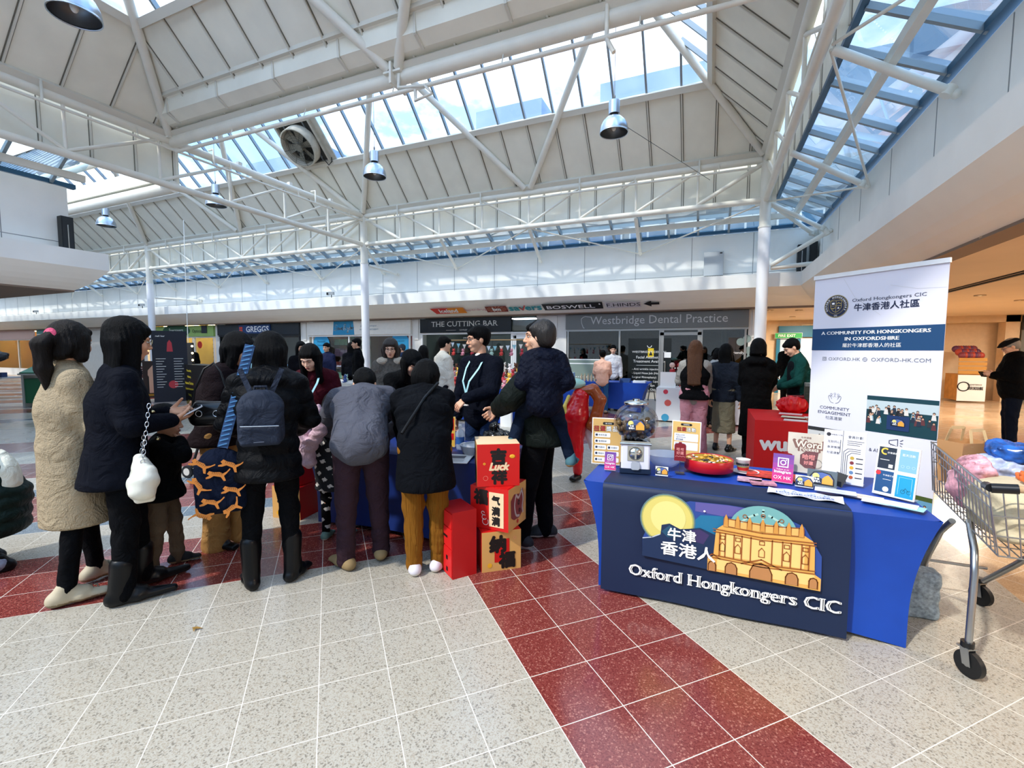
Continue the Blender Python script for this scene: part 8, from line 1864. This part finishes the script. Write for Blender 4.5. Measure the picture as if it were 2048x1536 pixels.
cloth_table(-1.05, 1.0, 10.4, 11.1, '#d9dadd', 'table under a white cloth printed with a rainbow, dots and letters', d_kids)
m = MB().use(mat('white_wire', '#dadada', .4))
for k in range(6): m.tube([(-.3 + k * .12, 0, 0), (-.3 + k * .12, 0, .5)], .006, 5); m.tube([(-.3, 0, .05 + k * .09), (.3, 0, .05 + k * .09)], .006, 5)
o = m.build('wire_display', label='white wire grid of red decorations on the sweets table', cat='display'); o.location = (-.35, 10.9, .742)
for k in range(22):
    c = ('#b8202a', '#c93a33', '#d9b5a8', '#a3161e')[k % 4]; o = MB().use(mat('deco' + c, c, .6)).ell((0, 0, 0), (.06, .05, .06), 10, 6).cyl(0, 0, -.1, -.05, .012, 6).build('red_decoration', label='small red festive decoration at the sweets table', cat='decoration', group='red decorations on the sweets table'); o.location = (-.75 + (k % 6) * .16, 10.8 - (k // 6) * .06, .84 + (k // 6) * .13)
m = MB().use(WHITE); m.box(-.16, .16, -.02, .02, 0, .34); o = m.build('white_sign', label='small white framed card on the left of the sweets table', cat='card'); o.location = (-.82, 10.5, .742)
# red stall
def d_wuko(m, w): m.use(WHITE); m.text('wuko', -w + .06, .50, w=.50, h=.15, z=.003, bold=.04, al='l')
cloth_table(.50, 1.72, 5.9, 7.0, '#d60f10', 'table under a bright red cloth with white lettering behind the banner', d_wuko, .76)
m = MB(); so = Soft().ell((0, 0, .10), (.17, .14, .11)); so.noise = folds(.02, (30, 30, 30), 7); soft_into(m, so, .01, mat('red_tissue', '#cf1218', .4)); o = m.build('tissue_bundle', label='bundle of bright red tissue on the red stall', cat='tissue'); o.location = (.98, 6.75, .76)
t = thing('cool_box', (1.33, 6.85, .762), -.1, 'dark olive moulded case standing on the red stall', 'case'); OL = mat('olive_plastic', '#2d3428', .5)
MB().use(OL).box(-.2, .2, -.1, .1, 0, .34).build('body', t); MB().use(mat('grey_plastic', '#5a615e', .5)).box(-.2, -.12, -.11, .11, .34, .38).box(-.02, .2, -.11, .11, .34, .38).build('grip', t); [MB().use(mat('olive_rib', '#3a4233', .5)).box(-.19, .19, -.108, -.1, z, z + .012).build('rib', t) for z in (.06, .12, .18, .24)]
o = MB().use(mat('dark_red_box', '#7b0f18', .4)).box(-.12, .12, -.1, .1, 0, .2).build('red_case', label='dark red box left of the olive case', cat='box'); o.location = (1.08, 6.95, .762)
for k in range(7): c = ('#e3dcd6', '#c7d7e2', '#e6b9b9', '#d6d3b8')[k % 4]; o = MB().use(mat('flat' + c, c, .6)).box(-.12, .12, -.07, .07, 0, .004).build('printed_card', label='flat printed card on the red stall', cat='card', group='printed cards on the red stall'); o.location = (.92 + (k % 3) * .24, 6.0 + (k // 3) * .2, .762 + k * .004); o.rotation_euler = (0, 0, .2 * (k % 3 - 1))
# items on the far blue table
for x, y, w, h, c, l in ((-3.9, 11.9, .3, .36, '#e5c9c6', 'white and pink leaflet rack at the left of the far blue table'), (-3.35, 11.8, .12, .22, '#9fc0d8', 'pale blue box on the far blue table'), (-1.95, 11.8, .25, .10, '#1e3f73', 'dark blue booklet pile on the far blue table'), (-1.6, 11.8, .3, .05, '#d9dde2', 'white open folder at the right of the far blue table')):
    o = MB().use(mat('tableitem' + c, c, .6)).box(-w / 2, w / 2, -.1, .1, 0, h).build('table_item', label=l, cat='leaflets'); o.location = (x, y, .742)
for k in range(5): o = MB().use(mat('bottle_tan', '#b3a184', .5)).cyl(0, 0, 0, .15, .03, 10).cyl(0, 0, .15, .2, .012, 8).build('small_bottle', label='small pale bottle on the far blue table', cat='bottle', group='bottles on the far blue table'); o.location = (-3.1 + k * .09, 11.85, .742)
m = MB().use(mat('grey_tote', '#b0aea8', .7)); m.box(-.16, .16, -.08, .08, 0, .42); m.use(BLACK); m.tube([(-.08, -.09, .40), (-.05, -.1, .62), (.05, -.1, .62), (.08, -.09, .40)], .012, 6); o = m.build('tote_bag', label='pale grey tote bag with black handles between the far tables', cat='bag'); o.location = (-1.2, 11.0, 0)
m = MB().use(WHITE); m.prism([(-.12, -.06), (.12, -.06), (.1, .06), (-.1, .06)], 0, .5); o = m.build('white_bag', label='white carrier bag hanging low in front of the toy stall', cat='bag'); o.location = (-3.75, 8.45, 0)
# ---- left background
t = thing('nail_banner', G(345, 808) + Vector((0, 0, 0)), away(345), 'tall dark navy roll-up banner with a red hand and flower print', 'banner')
sc = HZ(345, 662, *G(345, 808).xy)
m = MB().frame((0, 0, 0), (1, 0, 0), (0, 0, 1)); m.use(mat('dark_banner', '#161c2b', .6)); m.box(-.40, .40, .05, sc, -.003, 0); m.use(mat('banner_red', '#c23a45', .6)); m.poly([(-.07, sc * .72, .002), (.07, sc * .72, .002), (.05, sc * .84, .002), (0, sc * .88, .002), (-.05, sc * .84, .002)]); m.disc(.05, sc * .27, .11, .002, 18); m.use(WHITE); m.text('nail bar', -.2, sc * .93, h=.05, z=.003)
for k in range(12): z = sc * (.62 - .035 * k); m.rect(-.32, -.1 - .04 * (k % 3), z, z + .012, .003); m.rect(.08, .30 - .04 * (k % 2), z, z + .012, .003)
m.build('printed_sheet', t); MB().use(mat('banner_base', '#9a9ca0', .3, metal=.7)).box(-.42, .42, -.08, .08, 0, .07).build('base_cassette', t)
def counter():
    a = G(365, 805); b = G(440, 820); d = (b - a).normalized(); t = thing('salon_counter', a, atan2(d.y, d.x), 'black salon counter with yellow lettering, left of the plum coat', 'counter'); L = 1.7; zt = HZ(380, 728, a.x, a.y)
    MB().use(mat('black_counter', '#0b0b0d', .4)).box(0, L, 0, .5, .08, zt).build('panel', t); MB().use(mat('gold_strip', '#a0802f', .4, metal=.6)).box(-.01, L + .01, -.01, .5, 0, .08).build('plinth', t)
    m = MB().frame((.45, -.005, 0), (1, 0, 0), (0, 0, 1)).use(mat('yellow_letters', '#d6c93a', .5))
    for k, s in enumerate(('Threading', 'Waxing', 'Henna Tattoo', 'Eyelash Extension', 'Tinting', 'Massage')): m.text(s, .2, zt - .18 - k * .17, h=.075, z=.004, maxw=.75)
    m.build('lettering', t)
    MB().use(mat('mirror_frame', '#1a1a1c', .4)).box(-.1, .3, .2, .26, zt, zt + .62).build('mirror_stand', t); [MB().use(mat('bulb_glow', '#ffe9b0', .4, emit=4)).ell((.34, .2, zt + .12 + k * .2), .03, 8, 6).build('bulb', t) for k in range(3)]
counter()
p = G(308, 795); t = thing('beauty_poster', p, away(308), 'low poster stand with a smiling face and dark hair', 'poster stand'); zt = HZ(308, 722, p.x, p.y)
MB().use(BLACK).box(-.25, .25, 0, .05, 0, zt).build('board', t); m = MB().frame((0, -.003, 0), (1, 0, 0), (0, 0, 1)); m.use(mat('poster_skin', '#c79d84', .6)); m.disc(.0, zt - .35, .22, .001, 24, rx=.14); m.rect(-.1, .12, .15, zt - .5, .0012); m.use(mat('poster_hair', '#2a1a14', .6)); m.poly([(-.25, zt, .002), (.25, zt, .002), (.2, zt - .12, .002), (0, zt - .14, .002), (-.12, zt - .3, .002), (-.14, .3, .002), (-.25, .15, .002)]); m.use(mat('gold_strip', '#a0802f', .4, metal=.6)); m.rect(-.25, .25, .05, .12, .002); m.build('print', t)
def bench():
    p = G(280, 775); t = thing('wooden_bench', p, radians(20), 'dark red slatted bench beside the leftmost column', 'bench'); WD = mat('bench_wood', '#5a1f1c', .5)
    for k in range(5): MB().use(WD).box(-.9, .9, .2 + k * .012, .23 + k * .012, .42 + .09 * k, .49 + .09 * k).build('back_slat', t)
    for k in range(4): MB().use(WD).box(-.9, .9, -.25 + k * .11, -.16 + k * .11, .40, .43).build('seat_slat', t)
    for s in (-1, 1): MB().use(mat('bench_stone', '#b5aea3', .8)).box(s * .75 - .12, s * .75 + .12, -.25, .22, 0, .40).build('end_block', t)
bench()
def bin_():
    p = G(88, 812); t = thing('litter_bin', p, radians(25), 'metal litter bin with a sloping green lid behind the camel coat', 'bin'); MT = mat('bin_metal', '#a8aca9', .4, metal=.5); z = HZ(80, 742, p.x, p.y); GRN = mat('bin_green', '#1d6b48', .5)
    for x in (-.35, .3): MB().use(MT).box(x, x + .06, -.2, .2, 0, z - .1).build('side_post', t)
    MB().use(GRN).box(-.3, .3, -.18, .18, .1, z - .2).build('bin_body', t); MB().use(MT).box(-.38, .4, -.26, .26, z - .1, z - .06).build('rim', t)
    m = MB().use(GRN); m.prism([(-.36, -.24), (.38, -.24), (.38, .24), (-.36, .24)], z - .06, z - .05); m.slab([(-.36, -.22, z - .05), (.38, -.22, z - .05), (.38, .2, z + .12), (-.36, .2, z + .12)], .02); m.use(WHITE); m.frame((0, -.03, z + .05), (1, 0, 0), (0, .92, .4)); m.ring(0, 0, .06, .08, .01, 20, .7, 5.6); m.build('sloping_lid', t)
bin_()
def umbrella():
    p = G(-30, 800); m = MB(); so = Soft().ec((-1.2, 0, 1.35), (.55, 0, 1.32), (.40, .5), (.13, .3), (0, 0, 1)).cap((-1.0, 0, 1.75), (.0, 0, 1.55), .06, .03).ell((-.6, 0, 1.0), (.7, .5, .35)); so.noise = folds(.05, (9, 9, 9), 12)
    soft_into(m, so, .03, mat('black_canvas', '#050507', .5)); m.use(STEELB); m.box(-.1, .0, -.36, -.33, 1.36, 1.40)
    t = thing('folded_canopy', (p.x, p.y, 0), radians(23), 'large black canvas canopy bunched over a stall at the left edge', 'canopy'); m.build('canvas', t)
    for x in (-1.0, -.2): MB().use(mat('dark_leg', '#17181b', .5)).cyl(x, 0, 0, 1.1, .02, 8).build('leg', t)
    MB().use(mat('stall_shelf', '#b9b7b4', .6)).box(-1.2, .9, -.3, .3, .66, .70).build('shelf', t)
    for k in range(4): o = MB().use(mat('carton%d' % (k % 2), ('#d7d9dc', '#22345e')[k % 2], .6)).box(-.1, .1, -.08, .08, 0, .14).build('carton', label='small carton on the shelf under the black canopy', cat='carton', group='cartons under the black canopy'); q = Matrix.Translation((p.x, p.y, 0)) @ Matrix.Rotation(radians(23), 4, 'Z') @ Vector((.0 + k * .24, -.15, .702)); o.location = q; o.rotation_euler = (0, 0, radians(23))
umbrella()
def stroller():
    p = G(398, 955); t = thing('pushchair', (p.x, p.y, 0), radians(10), 'folded black pushchair frame with small grey wheels behind the tiger bag', 'pushchair')
    m = MB().use(BLACK); m.tube([(-.1, 0, .12), (-.02, .05, .42), (.12, .1, .56), (.30, .1, .60)], .016, 8); m.tube([(-.1, 0, .12), (.35, .05, .30)], .014, 8); m.tube([(.35, .05, .06), (.25, .1, .5)], .014, 8); m.build('frame', t)
    for x, y in ((-.12, -.04), (-.1, .3), (.34, .02)):
        w = MB().use(BLACK); w.tube([(x, y - .015, .075), (x, y + .015, .075)], .075, 20); w = w.build('wheel', t); MB().use(mat('wheel_cream', '#c9c2b6', .5)).tube([(x, y - .018, .075), (x, y + .018, .075)], .045, 16).build('hub', w)
    m = MB(); soft_into(m, Soft().box((.16, .08, .36), (.26, .2, .08), .03), .014, C_('#2b3038')); m.build('basket', t)
stroller()
